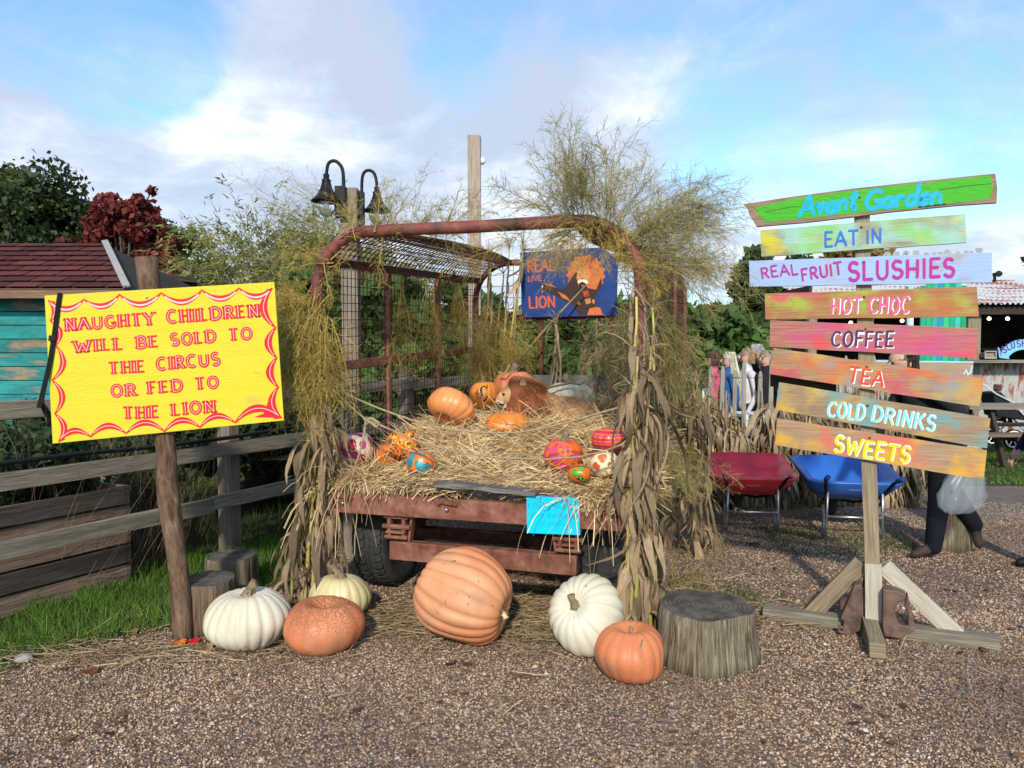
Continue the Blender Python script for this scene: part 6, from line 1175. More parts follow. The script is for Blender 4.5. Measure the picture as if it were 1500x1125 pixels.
TXT = [[('Avant', 1170, 318, 1254, 306, 27, (0, .36, .56), .24, .36), ("Garden", 1266, 307, 1378, 297, 27, (0, .36, .56), .24, .36)],
       [('EAT', 1208, 361, 1257, 358, 21, (.02, .14, .52), .15, .05), ('IN', 1269, 356, 1291, 355, 20, (.02, .14, .52), .15, .05)],
       [('REAL', 1116, 408, 1169, 401, 15, (.38, .02, .26), .17, .0), ('FRUIT', 1175, 411, 1234, 401, 17, (.38, .02, .26), .17, .05), ('SLUSHIES', 1243, 411, 1398, 404, 26, (.40, .015, .24), .17, .05)],
       [('HOT', 1217, 458, 1260, 458, 21, (.85, .10, .24), .155, .06), ('CHOC', 1273, 458, 1331, 458, 22, (.85, .10, .24), .155, .06)],
       [('COFFEE', 1218, 506, 1308, 508, 21, (.07, .02, .12), .15, .06)], [('TEA', 1242, 559, 1293, 566, 21, (.75, .06, .02), .155, .05)],
       [('COLD', 1211, 609, 1264, 615, 21, (.22, .62, .68), .155, .04), ('DRINKS', 1275, 616, 1367, 631, 22, (.22, .62, .68), .155, .04)], [('SWEETS', 1220, 661, 1330, 678, 23, (.85, .60, .01), .165, .04)]]
LWHITE = flat('white_outline_paint', (.78, .72, .66))
for i, cn in enumerate(CORN):
    f_ = [to3s(x, y, 0) for x, y in cn]; mb = MB()
    if i == 0:
        mb.slab(f_[::-1], -SN*.028, u0=SS); bd_ = mb.build('sign_plank', RAWB, sg_, bevel=.002, label=NAMES[0])
        q = [(1103, 304), (1165, 291), (1250, 279), (1330, 270), (1352, 269), (1370, 266), (1452, 257), (1451, 266), (1455, 268), (1453, 286), (1449, 288), (1448, 292), (1350, 302), (1335, 306), (1290, 308), (1240, 314), (1180, 320), (1121, 326), (1118, 320), (1110, 316), (1112, 310)]
        mb = MB(); c_ = [to3s(x, y, .0014) for x, y in q]; mb.add(c_, [list(range(len(c_)))[::-1]], [[(x/100, y/100) for x, y in q][::-1]]); mb.build('green_paint', GREENP, bd_)
        mb = MB(); add_stroke(mb, [(1345, 303.5), (1362, 301.5), (1385, 299)], 1.8, to3s, .0018, True); mb.build('crack', BLACKM, bd_); mb = MB(); add_stroke(mb, [(1376, 278), (1420, 272), (1452, 269)], .8, to3s, .0018, True); mb.build('crack', BLACKM, bd_); mb = MB(); add_stroke(mb, [(1120, 311), (1160, 303), (1200, 303)], .7, to3s, .0018, True); mb.build('crack', BLACKM, bd_)
    else:
        # edges are subdivided and wander by a millimetre or two
        e = [];
        for k in range(4):
            (xa, ya), (xb, yb) = cn[k], cn[(k+1) % 4]; n = 9 if k % 2 == 0 else 2
            for j in range(n): t = j/n; jj = random.uniform(-.5, .5) if j else 0; e.append((xa+(xb-xa)*t, ya+(yb-ya)*t+jj))
        mb.slab([to3s(x, y, 0) for x, y in e][::-1], -SN*.024, u0=SS); bd_ = mb.build('sign_plank', BM[i], sg_, bevel=.0015, label=NAMES[i])
    for (s_, x0, y0, x1, y1, cp, colr, wd_, sl2) in TXT[i]:
        if i >= 3: mb = MB(); text(mb, s_, x0+1.3, y0+.9, x1+1.3, y1+.9, cp, to3s, wd_*1.25, slant=sl2, jit=.035, h0=.0010, gap=.22); mb.build('white_outline', LWHITE, bd_)
        mb = MB(); text(mb, s_, x0, y0, x1, y1, cp, to3s, wd_, slant=sl2, jit=.035 if i < 3 or True else 0, h0=.0026, gap=.10 if i == 0 else .22); mb.build('lettering', flat('paint_'+s_.lower(), colr, .45, .12, 30), bd_)
    px_ = (1259, 1262, 1265, 1266, 1268, 1270, 1271, 1274)[i]; py_2 = (289, 333, 384, 435, 482, 537, 594, 641)[i]
    mb = MB(); mb.ball(to3s(px_, py_2, .001), .007, 8, 6); mb.build('nail', IRON, bd_, True)
# spare dark board fixed behind the tea plank
mb = MB(); mb.slab([PL(x, y, SQ-SN*.09, SN) for x, y in ((1128, 546), (1225, 556), (1225, 578), (1128, 566))][::-1], -SN*.02); mb.build('back_board', W_DARK, sg_)
# ---- rusty iron tractor weight standing on the feet
wt = thing('tractor_weight', 'rusty cast iron tractor weight with a handle slot resting on the signpost feet', 'iron weight', tuple(G(1286, 938)))
wp = SQ-SN*(-.02); tw_ = lambda x, y, h: PL(x, y, SQ+SN*.15, SN)+SN*h
def wslab(pts, h, th, name='cast_plate', holes=None): mb = MB(); mb.slab([tw_(x, y, h) for x, y in pts][::-1], -SN*th); mb.build(name, IRON, wt, bevel=.006)
wslab([(1251, 859), (1262, 858), (1262, 905), (1260, 926), (1240, 935), (1233, 928), (1236, 912), (1231, 908)], -.02, .10, 'left_plate')
wslab([(1293, 865), (1312, 867), (1328, 874), (1327, 880), (1313, 886), (1310, 893), (1316, 916), (1330, 919), (1330, 905), (1326, 889), (1327, 880), (1330, 874), (1342, 926), (1318, 938), (1295, 934), (1293, 921)], -.02, .09, 'slotted_plate')
wslab([(1258, 870), (1300, 872), (1310, 930), (1256, 925)], -.115, .03, 'core_block')
mb = MB(); mb.tube([tw_(1236, 920, .0), tw_(1229, 917, .0), tw_(1229, 925, .0), tw_(1236, 927, 0)], .009, 8); mb.build('lug', IRON, wt, True)
mb = MB(); mb.slab([tw_(x, y, -.06) for x, y in ((1230, 884), (1244, 880), (1244, 900), (1230, 898))][::-1], -SN*.05); mb.build('side_lug', IRON, wt, bevel=.004)
# ================================================================ WHEELBARROWS
def barrow(name, label, ground, width, mat, grip, yaw, sc=1.0):
    root = thing(name, label, 'wheelbarrow', tuple(ground), rot=RZ(yaw)); W = width/2; s = sc
    # local: x right, y away from the viewer (towards its wheel), z up; legs stand at y=0
    outer = [(-.72*W/.34*.34, -.02, .42), ]
    def ring(xa, ya0, ya1, z0, z1, n=6, rad=.10):      # rounded rectangle, sloping from z0 (near) to z1 (far)
        pts = []
        for cx, cy, a0 in ((xa-rad, ya1-rad, 0), (-xa+rad, ya1-rad, 90), (-xa+rad, ya0+rad, 180), (xa-rad, ya0+rad, 270)):
            for i in range(n+1): a = R(a0+90*i/n); x, y = cx+rad*math.cos(a), cy+rad*math.sin(a); t = (y-ya0)/(ya1-ya0); pts.append(Vector((x*(1+.10*t), y, z0+(z1-z0)*t)))
        return pts
    R0 = ring(W, -.10, .66, .47, .58); R1 = ring(W-.02, -.085, .645, .472, .582); B0 = ring(W*.70, .06, .50, .30, .30, rad=.08); B1 = ring(W*.66, .08, .48, .315, .315, rad=.07); L = ring(W+.022, -.12, .68, .463, .572)
    k = len(R0); vs = L+R0+R1+B1; fs = []
    for a in (0, 1, 2):
        for i in range(k): j = (i+1) % k; fs.append([a*k+i, a*k+j, (a+1)*k+j, (a+1)*k+i])
    fs.append([3*k+i for i in range(k)])
    vs += L and [p-Vector((0, 0, .012)) for p in L]+B0; o = 4*k
    for i in range(k): j = (i+1) % k; fs.append([j, i, o+i, o+j]); fs.append([o+j, o+i, o+k+i, o+k+j])
    fs.append([o+k+i for i in range(k)][::-1]); mb = MB(); mb.add([p*s for p in vs], fs); mb.build('tray', mat, root, True, world=False)
    dk = BLACKM
    for sx in (-1, 1):
        x = sx*W*.62; mb = MB(); mb.tube([Vector(q)*s for q in ((x*1.25, -.22, .50), (x*1.18, -.15, .47), (x*1.05, -.05, .38), (x*.95, .1, .30), (x*.6, .5, .20), (sx*.04, .80, .17))], .012*s, 8); mb.build('handle_bar', dk, root, True, world=False)
        mb = MB(); mb.tube([Vector(q)*s for q in ((x*1.24, -.21, .50), (x*1.29, -.32, .535))], .020*s, 10); mb.build('grip', grip, root, True, world=False)
        mb = MB(); mb.tube([Vector(q)*s for q in ((x*.98, -.03, .37), (x*1.0, -.02, .2), (x*1.02, -.02, .04), (x*1.02, .01, .012), (x*1.02, .05, .015), (x*1.0, .09, .07), (x*.9, .22, .27))], .012*s, 8); mb.build('leg', STEEL, root, True, world=False)
    mb = MB(); mb.tube([Vector((-W*.63, -.022, .17))*s, Vector((W*.63, -.022, .17))*s], .011*s, 8); mb.build('cross_bar', STEEL, root, True, world=False)
    mb = MB(); mb.lathe([(.12*s, -.04*s), (.165*s, -.042*s), (.185*s, -.02*s), (.185*s, .02*s), (.165*s, .042*s), (.12*s, .04*s), (.12*s, -.04*s)], 24, Matrix.Translation(Vector((0, .86, .185))*s) @ Matrix.Rotation(R(90), 4, 'Y')); wl = mb.build('wheel', RUBBER, root, True, world=False)
    mb = MB(); mb.lathe([(.12*s, -.02*s), (.03*s, -.035*s), (.03*s, .035*s), (.12*s, .02*s)], 16, Matrix.Translation(Vector((0, .86, .185))*s) @ Matrix.Rotation(R(90), 4, 'Y')); mb.build('rim', STEEL, wl, True, world=False)
    mb = MB(); mb.slab([Vector(q)*s for q in ((-.055, -.075, .425), (.055, -.075, .425), (.055, -.055, .395), (-.055, -.055, .395))], (0, .003, 0)); mb.build('paper_label', flat('label_grey', (.5, .48, .46)), root, world=False)
    return root
barrow('wheelbarrow', 'red plastic wheelbarrow with pink grips parked at the corn stalk fence', G(1104, 781)+Vector((0, .05, 0)), .66, M('red_plastic', [(.3, (.60, .025, .045)), (.7, (.72, .045, .07))], 3, .38, .05, spec=.5, wear=(7, .68, .74, (.25, .08, .05))), flat('pink_grip', (.7, .22, .22)), -7)
barrow('wheelbarrow', 'blue plastic wheelbarrow standing half behind the painted signpost', G(1254, 790)+Vector((0, .05, 0)), .68, M('blue_plastic', [(.3, (.018, .10, .40)), (.7, (.03, .15, .52))], 3, .38, .05, spec=.5, wear=(7, .66, .74, (.10, .15, .25))), flat('blue_grip', (.02, .05, .2)), -10)

# ================================================================ PALING FENCE WITH CORN STALKS
pf_ = thing('paling_fence', 'grey chestnut paling fence behind the wheelbarrows', 'fence', (2.4, 7.35, 0))
PALE_ = wood('paling_wood', (.16, .14, .115), (.28, .25, .21), (.38, .35, .30))
for i in range(20):
    x = 1.65+i*.125+random.uniform(-.015, .015); y = 7.95-.04*(x-1.5); h = random.uniform(1.35, 1.47)
    if i < 9: h -= .05
    mb = MB(); lx_ = random.uniform(-.03, .03); mb.beam((x, y, -.02), (x+lx_, y, h-.05), .042, .02, (0, 1, 0), 3, .002); mb.beam((x+lx_, y, h-.05), (x+lx_, y, h), .042, .02, (0, 1, 0), taper=.3); mb.build('paling', PALE_, pf_)
mb = MB()
for z in (.35, .80, 1.24):
    for d in (-.016, .016): mb.tube([(1.5+i*.2, 7.95-.04*(i*.2)+d*(-1 if i % 2 else 1), z+.01*math.sin(i)) for i in range(12)], .003, 5)
mb.build('twisted_wire', WIREM, pf_)
for i, (x0, x1, yb, zt, nl, lab) in enumerate(((1012, 1020, 762, 1.0, 120, 'dark corn stalk sheaf beside the right side of the trailer'), (1045, 1052, 765, 1.08, 150, 'corn stalk sheaf leaning on the fence left of the red wheelbarrow'), (1085, 1088, 768, .82, 150, 'corn stalk sheaf standing behind the red wheelbarrow'),
        (1148, 1150, 768, 1.12, 150, 'corn stalk sheaf between the red wheelbarrow and the signpost planks'), (1190, 1195, 770, 1.15, 150, 'corn stalk sheaf behind the left part of the blue wheelbarrow'), (1235, 1240, 770, 1.15, 150, 'corn stalk sheaf behind the middle of the blue wheelbarrow'), (1285, 1290, 772, 1.15, 150, 'corn stalk sheaf behind the right part of the blue wheelbarrow'), (1330, 1330, 772, 1.1, 130, 'corn stalk sheaf at the fence end behind the walking person'))):
    b = G(x0, yb); b = Vector((b.x/b.y*7.55, 7.55, 0)); D = b.y; t_ = Vector(((x1-750)/FPX*D, D+.15, zt)); bundle('corn_sheaf', lab, b, t_, .24, .20, 12, int(nl*2.0), split=False, seed=20+i, tall=.25, tassel=False, yel=STALKB if i % 2 else STALKY, cat='corn sheaf', group='corn sheaves along the paling fence', lsc=(.6, 1.1), waist=.85)

# ================================================================ PEOPLE
SKIN = M('skin', [(.3, (.50, .28, .20)), (.7, (.62, .38, .28))], 8, .55, .05)
def person(name, label, foot, yaw, h, top, legs, hair, hairstyle='short', arm='down', head_turn=0, shoe=None, pose=None, lw=1.0):
    """local: x right, y the way the person faces, z up"""
    s = h/1.75; root = thing(name, label, 'person', tuple(foot), rot=RZ(yaw)); shoe = shoe or BLACKM
    v = lambda x, y, z: (x*s, y*s, z*s); caps = []
    J = dict(hipL=(-.09, 0, .90), hipR=(.09, 0, .90), kL=(-.10, .02, .49), kR=(.10, .02, .49), aL=(-.10, -.02, .09), aR=(.10, -.02, .09), tL=(-.11, .12, .03), tR=(.11, .12, .03), pel=(0, 0, .95), ch=(0, .0, 1.28), shL=(-.17, 0, 1.38), shR=(.17, 0, 1.38), nk=(0, .01, 1.50), hd=(0, .02, 1.60), ht=(0, .01, 1.655), eL=(-.24, -.04, 1.10), eR=(.24, -.04, 1.10), wL=(-.25, .08, .88), wR=(.25, .08, .88))
    if arm == 'front': J.update(eL=(-.23, .10, 1.12), wL=(-.12, .32, 1.15), eR=(.23, .10, 1.12), wR=(.12, .32, 1.15))
    if pose: J.update(pose)
    c = lambda a, ra, b, rb, m: caps.append((v(*J[a]), ra*s, v(*J[b]), rb*s, m))
    for S in 'LR': c('hip'+S, .088*lw, 'k'+S, .062*lw, 1); c('k'+S, .060*lw, 'a'+S, .044*lw, 1); c('a'+S, .040, 't'+S, .032, 3); c('sh'+S, .058, 'e'+S, .046, 0); c('e'+S, .046, 'w'+S, .032, 0)
    c('hipL', .095, 'hipR', .095, 1); c('pel', .125, 'ch', .135, 0); c('shL', .062, 'shR', .062, 0); c('ch', .135, 'nk', .065, 0); c('nk', .052, 'hd', .055, 2); c('hd', .074, 'ht', .092, 2)
    body = organic('body', caps, [top, legs, SKIN, shoe], root, .013*s, 5)
    hc = Vector(v(*J['hd'])).lerp(Vector(v(*J['ht'])), .5); H = Matrix.Translation(hc) @ Matrix.Rotation(R(head_turn), 4, 'Z'); 
    def hp(x, y, z): return H @ Vector((x*s, y*s, z*s))
    for S in (-1, 1):
        mb = MB(); mb.ball(hp(S*.032, .086, .012), .010*s, 8, 6); mb.build('eye', BLACKM, body, True, world=False); mb = MB(); mb.ball(hp(S*.088, -.005, .0), .022*s, 8, 6, sc=(.4, .8, 1.2)); mb.build('ear', SKIN, body, True, world=False)
    mb = MB(); mb.tube([hp(0, .088, .015), hp(0, .112, -.015), hp(0, .098, -.026)], [.009*s, .014*s, .010*s], 8); mb.build('nose', SKIN, body, True, world=False)
    mb = MB(); mb.tube([hp(-.024, .085, -.050), hp(0, .094, -.051), hp(.024, .085, -.050)], [.004*s, .007*s, .004*s], 6); mb.build('mouth', flat('lips', (.42, .14, .12)), body, True, world=False)
    # hands: palm, four fingers of different length, a thumb from the side of the palm
    for S, wj, ej in ((-1, 'wL', 'eL'), (1, 'wR', 'eR')):
        w0 = Vector(v(*J[wj])); d = (w0-Vector(v(*J[ej]))).normalized(); sd = d.cross(Vector((0, 1, 0)) if abs(d.y) < .8 else Vector((1, 0, 0))).normalized(); up = sd.cross(d); mb = MB(); mb.beam(w0+d*.01*s, w0+d*.095*s, .075*s, .028*s, up)
        for q, L in enumerate((.062, .074, .070, .055)): o_ = sd*(q-1.5)*.0195*s; a_ = w0+d*.09*s+o_; mb.tube([a_, a_+d*L*.5*s+up*.004*s, a_+d*L*s-up*.014*s], [.0095*s, .0088*s, .007*s], 6)
        a_ = w0+d*.025*s-sd*.036*s; mb.tube([a_, a_+d*.03*s-sd*.022*s, a_+d*.062*s-sd*.026*s-up*.01*s], [.012*s, .011*s, .008*s], 6); mb.build('hand', SKIN, body, True, world=False)
    # hair: a cap of strands over the skull, longer ones hang down the back
    n = 1500; dn = nrm(RNG.normal(size=(n, 3))); k = (dn[:, 2] > -.35) & (dn[:, 1] < .12); dn = dn[k]; n = len(dn); Hn = np.array(H)
    loc = dn*np.array([.088, .094, .120])*s; Lh = {'short': .05, 'long': .34, 'bob': .17, 'pony': .07}[hairstyle]*s; fl_ = dn*np.array([.18, .12, 0])+np.array([0, -.12, -.8])
    pt = grow(loc, fl_*(.8+.4*RNG.random((n, 1))), Lh*RNG.uniform(.7, 1.1, n), 7, {'short': .3, 'long': .8, 'bob': .7, 'pony': .2}[hairstyle], .05)
    rad = np.linalg.norm(pt[..., :2], axis=-1, keepdims=True); near = (pt[..., 2:3] > -.13*s) & (rad < .098*s); pt[..., :2] = np.where(near, pt[..., :2]*(.100*s/np.maximum(rad, 1e-4))**.8, pt[..., :2])
    if hairstyle == 'pony':
        m = 260; t_ = np.array([[0, -.105, .03]])*s+RNG.normal(size=(m, 3))*.012*s; p2 = grow(t_, np.array([[0, -1, -.4]])+RNG.normal(size=(m, 3))*.2, np.full(m, .24*s), 7, .5, .05); pt = np.concatenate([pt, p2])
    pt = pt @ Hn[:3, :3].T+Hn[:3, 3]; n = len(pt); V, F, r = strips(pt, taper(n, 7, .014*s, .007*s)); np_mesh('hair', V, F, hair, body, r, world=False)
    mb = MB(); mb.ball((0, 0, 0), .094*s, 18, 12, sc=(1, 1.03, 1.28)); 
    keep = [f for f in range(len(mb.f)) if sum((mb.v[i].z-.012*s-(mb.v[i].y*.62)) > 0 for i in mb.f[f]) >= 2 or sum(mb.v[i].y < -.03*s and mb.v[i].z > -.05*s for i in mb.f[f]) >= 3]
    mb.f = [mb.f[i] for i in keep]; mb.uv = [mb.uv[i] for i in keep]; mb.mi = [mb.mi[i] for i in keep]; mb.v = [H @ (p*1.03) for p in mb.v]; mb.build('scalp_hair', hair, body, True, world=False)
    return root, H, s, body
def hairm(name, c): return M(name, [(.3, tuple(q*.6 for q in c)), (.7, c)], 10, .55, .1, rnd=.35, spec=.5)
cl = lambda n, c: M(n, [(.3, tuple(q*.7 for q in c)), (.7, c)], 9, .9, .3, 60)
DENIM = cl('denim_jacket', (.035, .12, .32)); BLK = cl('black_cloth', (.022, .022, .028)); NAVY = cl('navy_cloth', (.012, .022, .06)); WHT = cl('white_cloth', (.72, .70, .70)); PINK = cl('pink_cloth', (.65, .12, .22))
def at(px, py, D): return ((px-750)/FPX*D, D)
for lab, px, D, yaw, h, tp, hr, hs in (('brown haired child in a pink top standing behind the paling fence, leftmost of the group', 1047, 9.6, 60, 1.50, PINK, hairm('brown_hair', (.10, .055, .03)), 'short'),
        ('woman with long white blonde hair in a blue denim jacket behind the paling fence', 1069, 9.3, 88, 1.50, DENIM, hairm('platinum_hair', (.72, .66, .52)), 'long'),
        ('blonde woman with a ponytail and white top behind the paling fence', 1095, 9.6, 95, 1.54, WHT, hairm('blonde_hair', (.45, .30, .16)), 'pony'),
        ('grey haired person wearing dark glasses and a black coat behind the paling fence', 1109, 9.9, -70, 1.60, BLK, hairm('grey_hair', (.40, .40, .41)), 'pony'),
        ('person with a dark blonde bob and black coat, rightmost of the group at the fence', 1124, 9.2, 110, 1.52, BLK, hairm('dark_blonde_hair', (.42, .34, .22)), 'bob')):
    x, y = at(px, 0, D); o, H, s, bd_ = person('person', lab, (x, y, 0), yaw, h, tp, NAVY, hr, hs)
    if 'glasses' in lab:
        mb = MB(); f_ = lambda x, y, z: H @ Vector((x*s, y*s, z*s)); mb.beam(f_(-.065, .098, .012), f_(-.012, .106, .012), .01*s, .034*s); mb.beam(f_(.012, .106, .012), f_(.065, .098, .012), .01*s, .034*s); mb.tube([f_(-.095, 0, .015), f_(-.068, .095, .015), f_(.068, .095, .015), f_(.095, 0, .015)], .004*s, 5); mb.build('glasses', BLACKM, bd_, world=False)
# the walker behind the signpost, striding left with a carrier bag
wk = G(1370, 815); fx = lambda px, z, dy=0: ((px-1370)/FPX*5.55, dy, z)   # local x = photo right
walk = dict(hipL=(-.02, -.08, .86), hipR=(-.02, .08, .86), kL=(-.045, -.07, .47), aL=(-.09, -.08, .09), tL=(-.23, -.08, .035), kR=(.10, .08, .50), aR=(.30, .08, .22), tR=(.335, .08, .07),
            pel=(-.02, 0, .92), ch=(-.15, 0, 1.16), shL=(-.20, -.17, 1.24), shR=(-.20, .17, 1.24), nk=(-.24, 0, 1.32), hd=(-.29, 0, 1.38), ht=(-.305, 0, 1.43), eL=(-.02, -.25, 1.08), wL=(.08, -.23, .88), eR=(-.30, .22, 1.0), wR=(-.40, .18, .86))
o, H, s, bd_ = person('person', 'person in black trousers and brown boots walking left behind the signpost with a carrier bag', (wk.x+.03, wk.y, 0), 0, 1.75, BLK, cl('black_trousers', (.010, .011, .018)), hairm('dark_hair', (.04, .025, .02)), 'short', head_turn=90, shoe=M('brown_boot', [(.3, (.030, .02, .015)), (.7, (.07, .05, .04))], 12, .6, .2), pose=walk, lw=1.32)
# bag: crumpled thin plastic
BAG = bpy.data.materials.new('clear_plastic_bag'); BAG.use_nodes = True; b_ = BAG.node_tree.nodes['Principled BSDF']; b_.inputs['Base Color'].default_value = (.50, .56, .62, 1); b_.inputs['Roughness'].default_value = .25; b_.inputs['Alpha'].default_value = .2
hx = wk.x-.01; hy = wk.y-.24; mb = MB(); prof = [(.018, .86), (.05, .80), (.085, .70), (.13, .60), (.15, .50), (.13, .42), (.08, .375), (1e-4, .36)]; ph = [random.uniform(0, 6) for _ in range(6)]
wob = lambda a, z: 1+.16*math.sin(3*a+ph[0]+z*9)+.10*math.sin(7*a+ph[1]-z*14)+.07*math.sin(11*a+ph[2]+z*30)
mb.lathe([(r, 0) for r, z in prof], 4) if False else None
mt = Matrix.Translation((hx+.03, hy, 0)); mb.lathe([(r*1.0, z-.0) for r, z in prof[::-1]], 36, mt @ Matrix(((1, 0, .28, -.12*1.0), (0, .6, 0, 0), (0, 0, 1, 0), (0, 0, 0, 1))) @ Matrix.Identity(4), wob=wob)
tag(mb.build('plastic_bag', BAG, None, True), 'bulging clear plastic carrier bag hanging beside the walking person', 'bag')
# person cut by the right edge
e_ = at(1538, 0, 5.2); person('person', 'person in a navy coat cut off by the right edge of the photo', (e_[0], e_[1], 0), 80, 1.62, NAVY, NAVY, hairm('edge_hair', (.2, .12, .07)), 'bob')

# ---- table with a cloth and a patterned panel behind the paling fence
tb_ = thing('draped_table', 'small table under a pale green and white cloth behind the paling fence', 'table', (2.75, 8.6, 0)); mb = MB(); mb.box((2.78, 8.6, .80), (.55, .5, .03)); mb.build('tabletop', flat('white_top', (.7, .72, .7)), tb_)
mb = MB(); pts = [(2.50+i*.056, 8.34+.012*math.sin(i*1.9), .79) for i in range(11)]; mb.add(pts+[(x, y-.01, .58) for x, y, z in pts], [[i, i+1, 12+i, 11+i] for i in range(10)]); mb.build('cloth', M('mint_cloth', [(.4, (.35, .55, .48)), (.6, (.72, .78, .76))], 12, .8, .1), tb_, True)
for x in (2.55, 3.0): 
    for y in (8.4, 8.8): mb = MB(); mb.beam((x, y, 0), (x, y, .78), .04, .04, (0, 1, 0)); mb.build('leg', W_DARK, tb_)
for px, lab in ((1019, 'flower patterned pink and mint banner, left piece'), (1033, 'flower patterned pink and mint banner, narrow right piece')):
    p_ = P(px, 582, 8.2); tgb = thing('patterned_banner', lab, 'banner', tuple(p_)); mb = MB(); w_2 = .05 if px < 1030 else .03; mb.slab([p_+Vector((-w_2, 0, -.09)), p_+Vector((w_2, 0, -.09)), p_+Vector((w_2, 0, .09)), p_+Vector((-w_2, 0, .09))], (0, .01, 0)); mb.build('panel', spotted('floral_print'+str(px), (.55, .75, .68), (.70, .12, .30), (.75, .45, .55), (.6, .7, .68), 22, .5, .02), tgb)
    mb = MB(); mb.beam((p_.x, p_.y+.02, 0), (p_.x, p_.y+.02, p_.z), .03, .03, (0, 1, 0)); mb.build('stake', PALE_, tgb)

# ================================================================ KIOSK
D = 13.0; kx = lambda px, d=D: (px-750)/FPX*d; kz = lambda py, d=D: CAMZ-(py-HOR)/FPX*d
ki = thing('snack_kiosk', 'rustic snack kiosk with white and rust corrugated roof, counter and rusty tin front', 'kiosk', (kx(1440), D, 0))
TIN = M('white_rusty_tin', [(.3, (.50, .49, .48)), (.5, (.62, .62, .62)), (.60, (.34, .13, .08)), (.7, (.20, .07, .045))], 2.2, .6, .2, 30, st=(.5, 3, 3), detail=7)
TINB = M('grey_rusty_tin', [(.3, (.28, .29, .29)), (.52, (.42, .42, .40)), (.60, (.26, .09, .055)), (.72, (.16, .055, .035))], 2.5, .7, .2, 30, st=(3, 1, .8), detail=7)
def corrugated(name, a, b, c, d, mat, parent, pitch=.09, amp=.02, lim=260):
    """sheet with corners a-b (eave) and d-c (ridge); waves run across a->b"""
    a, b, c, d = map(Vector, (a, b, c, d)); n = min(lim, int((b-a).length/pitch*6)); nn = (b-a).cross(d-a).normalized(); vs = []
    for i in range(n+1): t = i/n; o = nn*amp*math.sin(t*(b-a).length/pitch*2*math.pi); vs += [a.lerp(b, t)+o, d.lerp(c, t)+o]
    mb = MB(); mb.add(vs, [[2*i, 2*i+2, 2*i+3, 2*i+1] for i in range(n)]); return mb.build(name, mat, parent, True)
x0, x1 = kx(1185), kx(1600)
for i in range(8):
    xa = x0+(x1-x0)*i/8; xb = x0+(x1-x0)*(i+1)/8+.03; f_ = (.9 if i in (0, 1) else 1)
    corrugated('roof_sheet', (xa, D-.35+.004*(i % 2), kz(447)+.004*(i % 2)), (xb, D-.35, kz(447)), (xb, D+2.2, kz(447)+.62), (xa, D+2.2+.004*(i % 2), kz(447)+.62), TIN, ki)
mb = MB(); mb.beam((x0, D-.2, kz(456)), (x1, D-.2, kz(456)), .06, .13); mb.build('lintel', W_DARK, ki)
for px in (1186, 1268, 1420, 1590): mb = MB(); mb.beam((kx(px), D-.05, 0), (kx(px), D-.05, kz(450)), .22 if px == 1420 else .14, .14, (0, 1, 0)); mb.build('post', W_GREY, ki, bevel=.01)
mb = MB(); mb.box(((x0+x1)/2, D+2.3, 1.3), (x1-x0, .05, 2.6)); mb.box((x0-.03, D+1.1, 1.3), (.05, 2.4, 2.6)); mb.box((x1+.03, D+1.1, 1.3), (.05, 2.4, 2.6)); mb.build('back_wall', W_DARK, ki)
mb = MB(); mb.beam((x0, D-.25, kz(529)), (x1, D-.25, kz(529)), .45, .05); mb.build('counter', W_GREY, ki, bevel=.006)
for i in range(6): xa = x0+(x1-x0)*i/6; xb = x0+(x1-x0)*(i+1)/6+.02; corrugated('front_sheet', (xa, D-.10-.004*(i % 2), 0), (xb, D-.10-.004*(i % 2), 0), (xb, D-.10-.004*(i % 2), kz(531)), (xa, D-.10-.004*(i % 2), kz(531)), TINB, ki, .085, .012)
mb = MB(); mb.beam((x0, D+2.0, 1.55), (x1, D+2.0, 1.55), .3, .03); mb.build('shelf', W_GREY, ki)
# lit bulbs
BULB = bpy.data.materials.new('lit_bulb'); BULB.use_nodes = True; b_ = BULB.node_tree.nodes['Principled BSDF']; b_.inputs['Emission Color'].default_value = (1, .72, .32, 1); b_.inputs['Emission Strength'].default_value = 5
for px, py, wh in ((1447, 467, 'left of the two visible beside the kiosk post'), (1474, 467, 'right of the two visible beside the kiosk post'), (1320, 470, 'seen between the HOT CHOC and COFFEE planks'), (1245, 473, 'dim one left of the post seen above the COFFEE plank')):
    bt = thing('hanging_bulb', 'lit warm kiosk bulb '+wh, 'light bulb', (kx(px, D+.6), D+.6, kz(py, D+.6)), group='lit bulbs hanging in the kiosk'); c = Vector(bt.location); mb = MB(); mb.ball(c, .032, 12, 8); mb.build('bulb', BULB, bt, True)
    mb = MB(); mb.tube([c+Vector((0, 0, .04)), c+Vector((0, 0, .10)), c+Vector((0, 0, .4))], [.02, .012, .006], 6); mb.build('cord', BLACKM, bt, True)
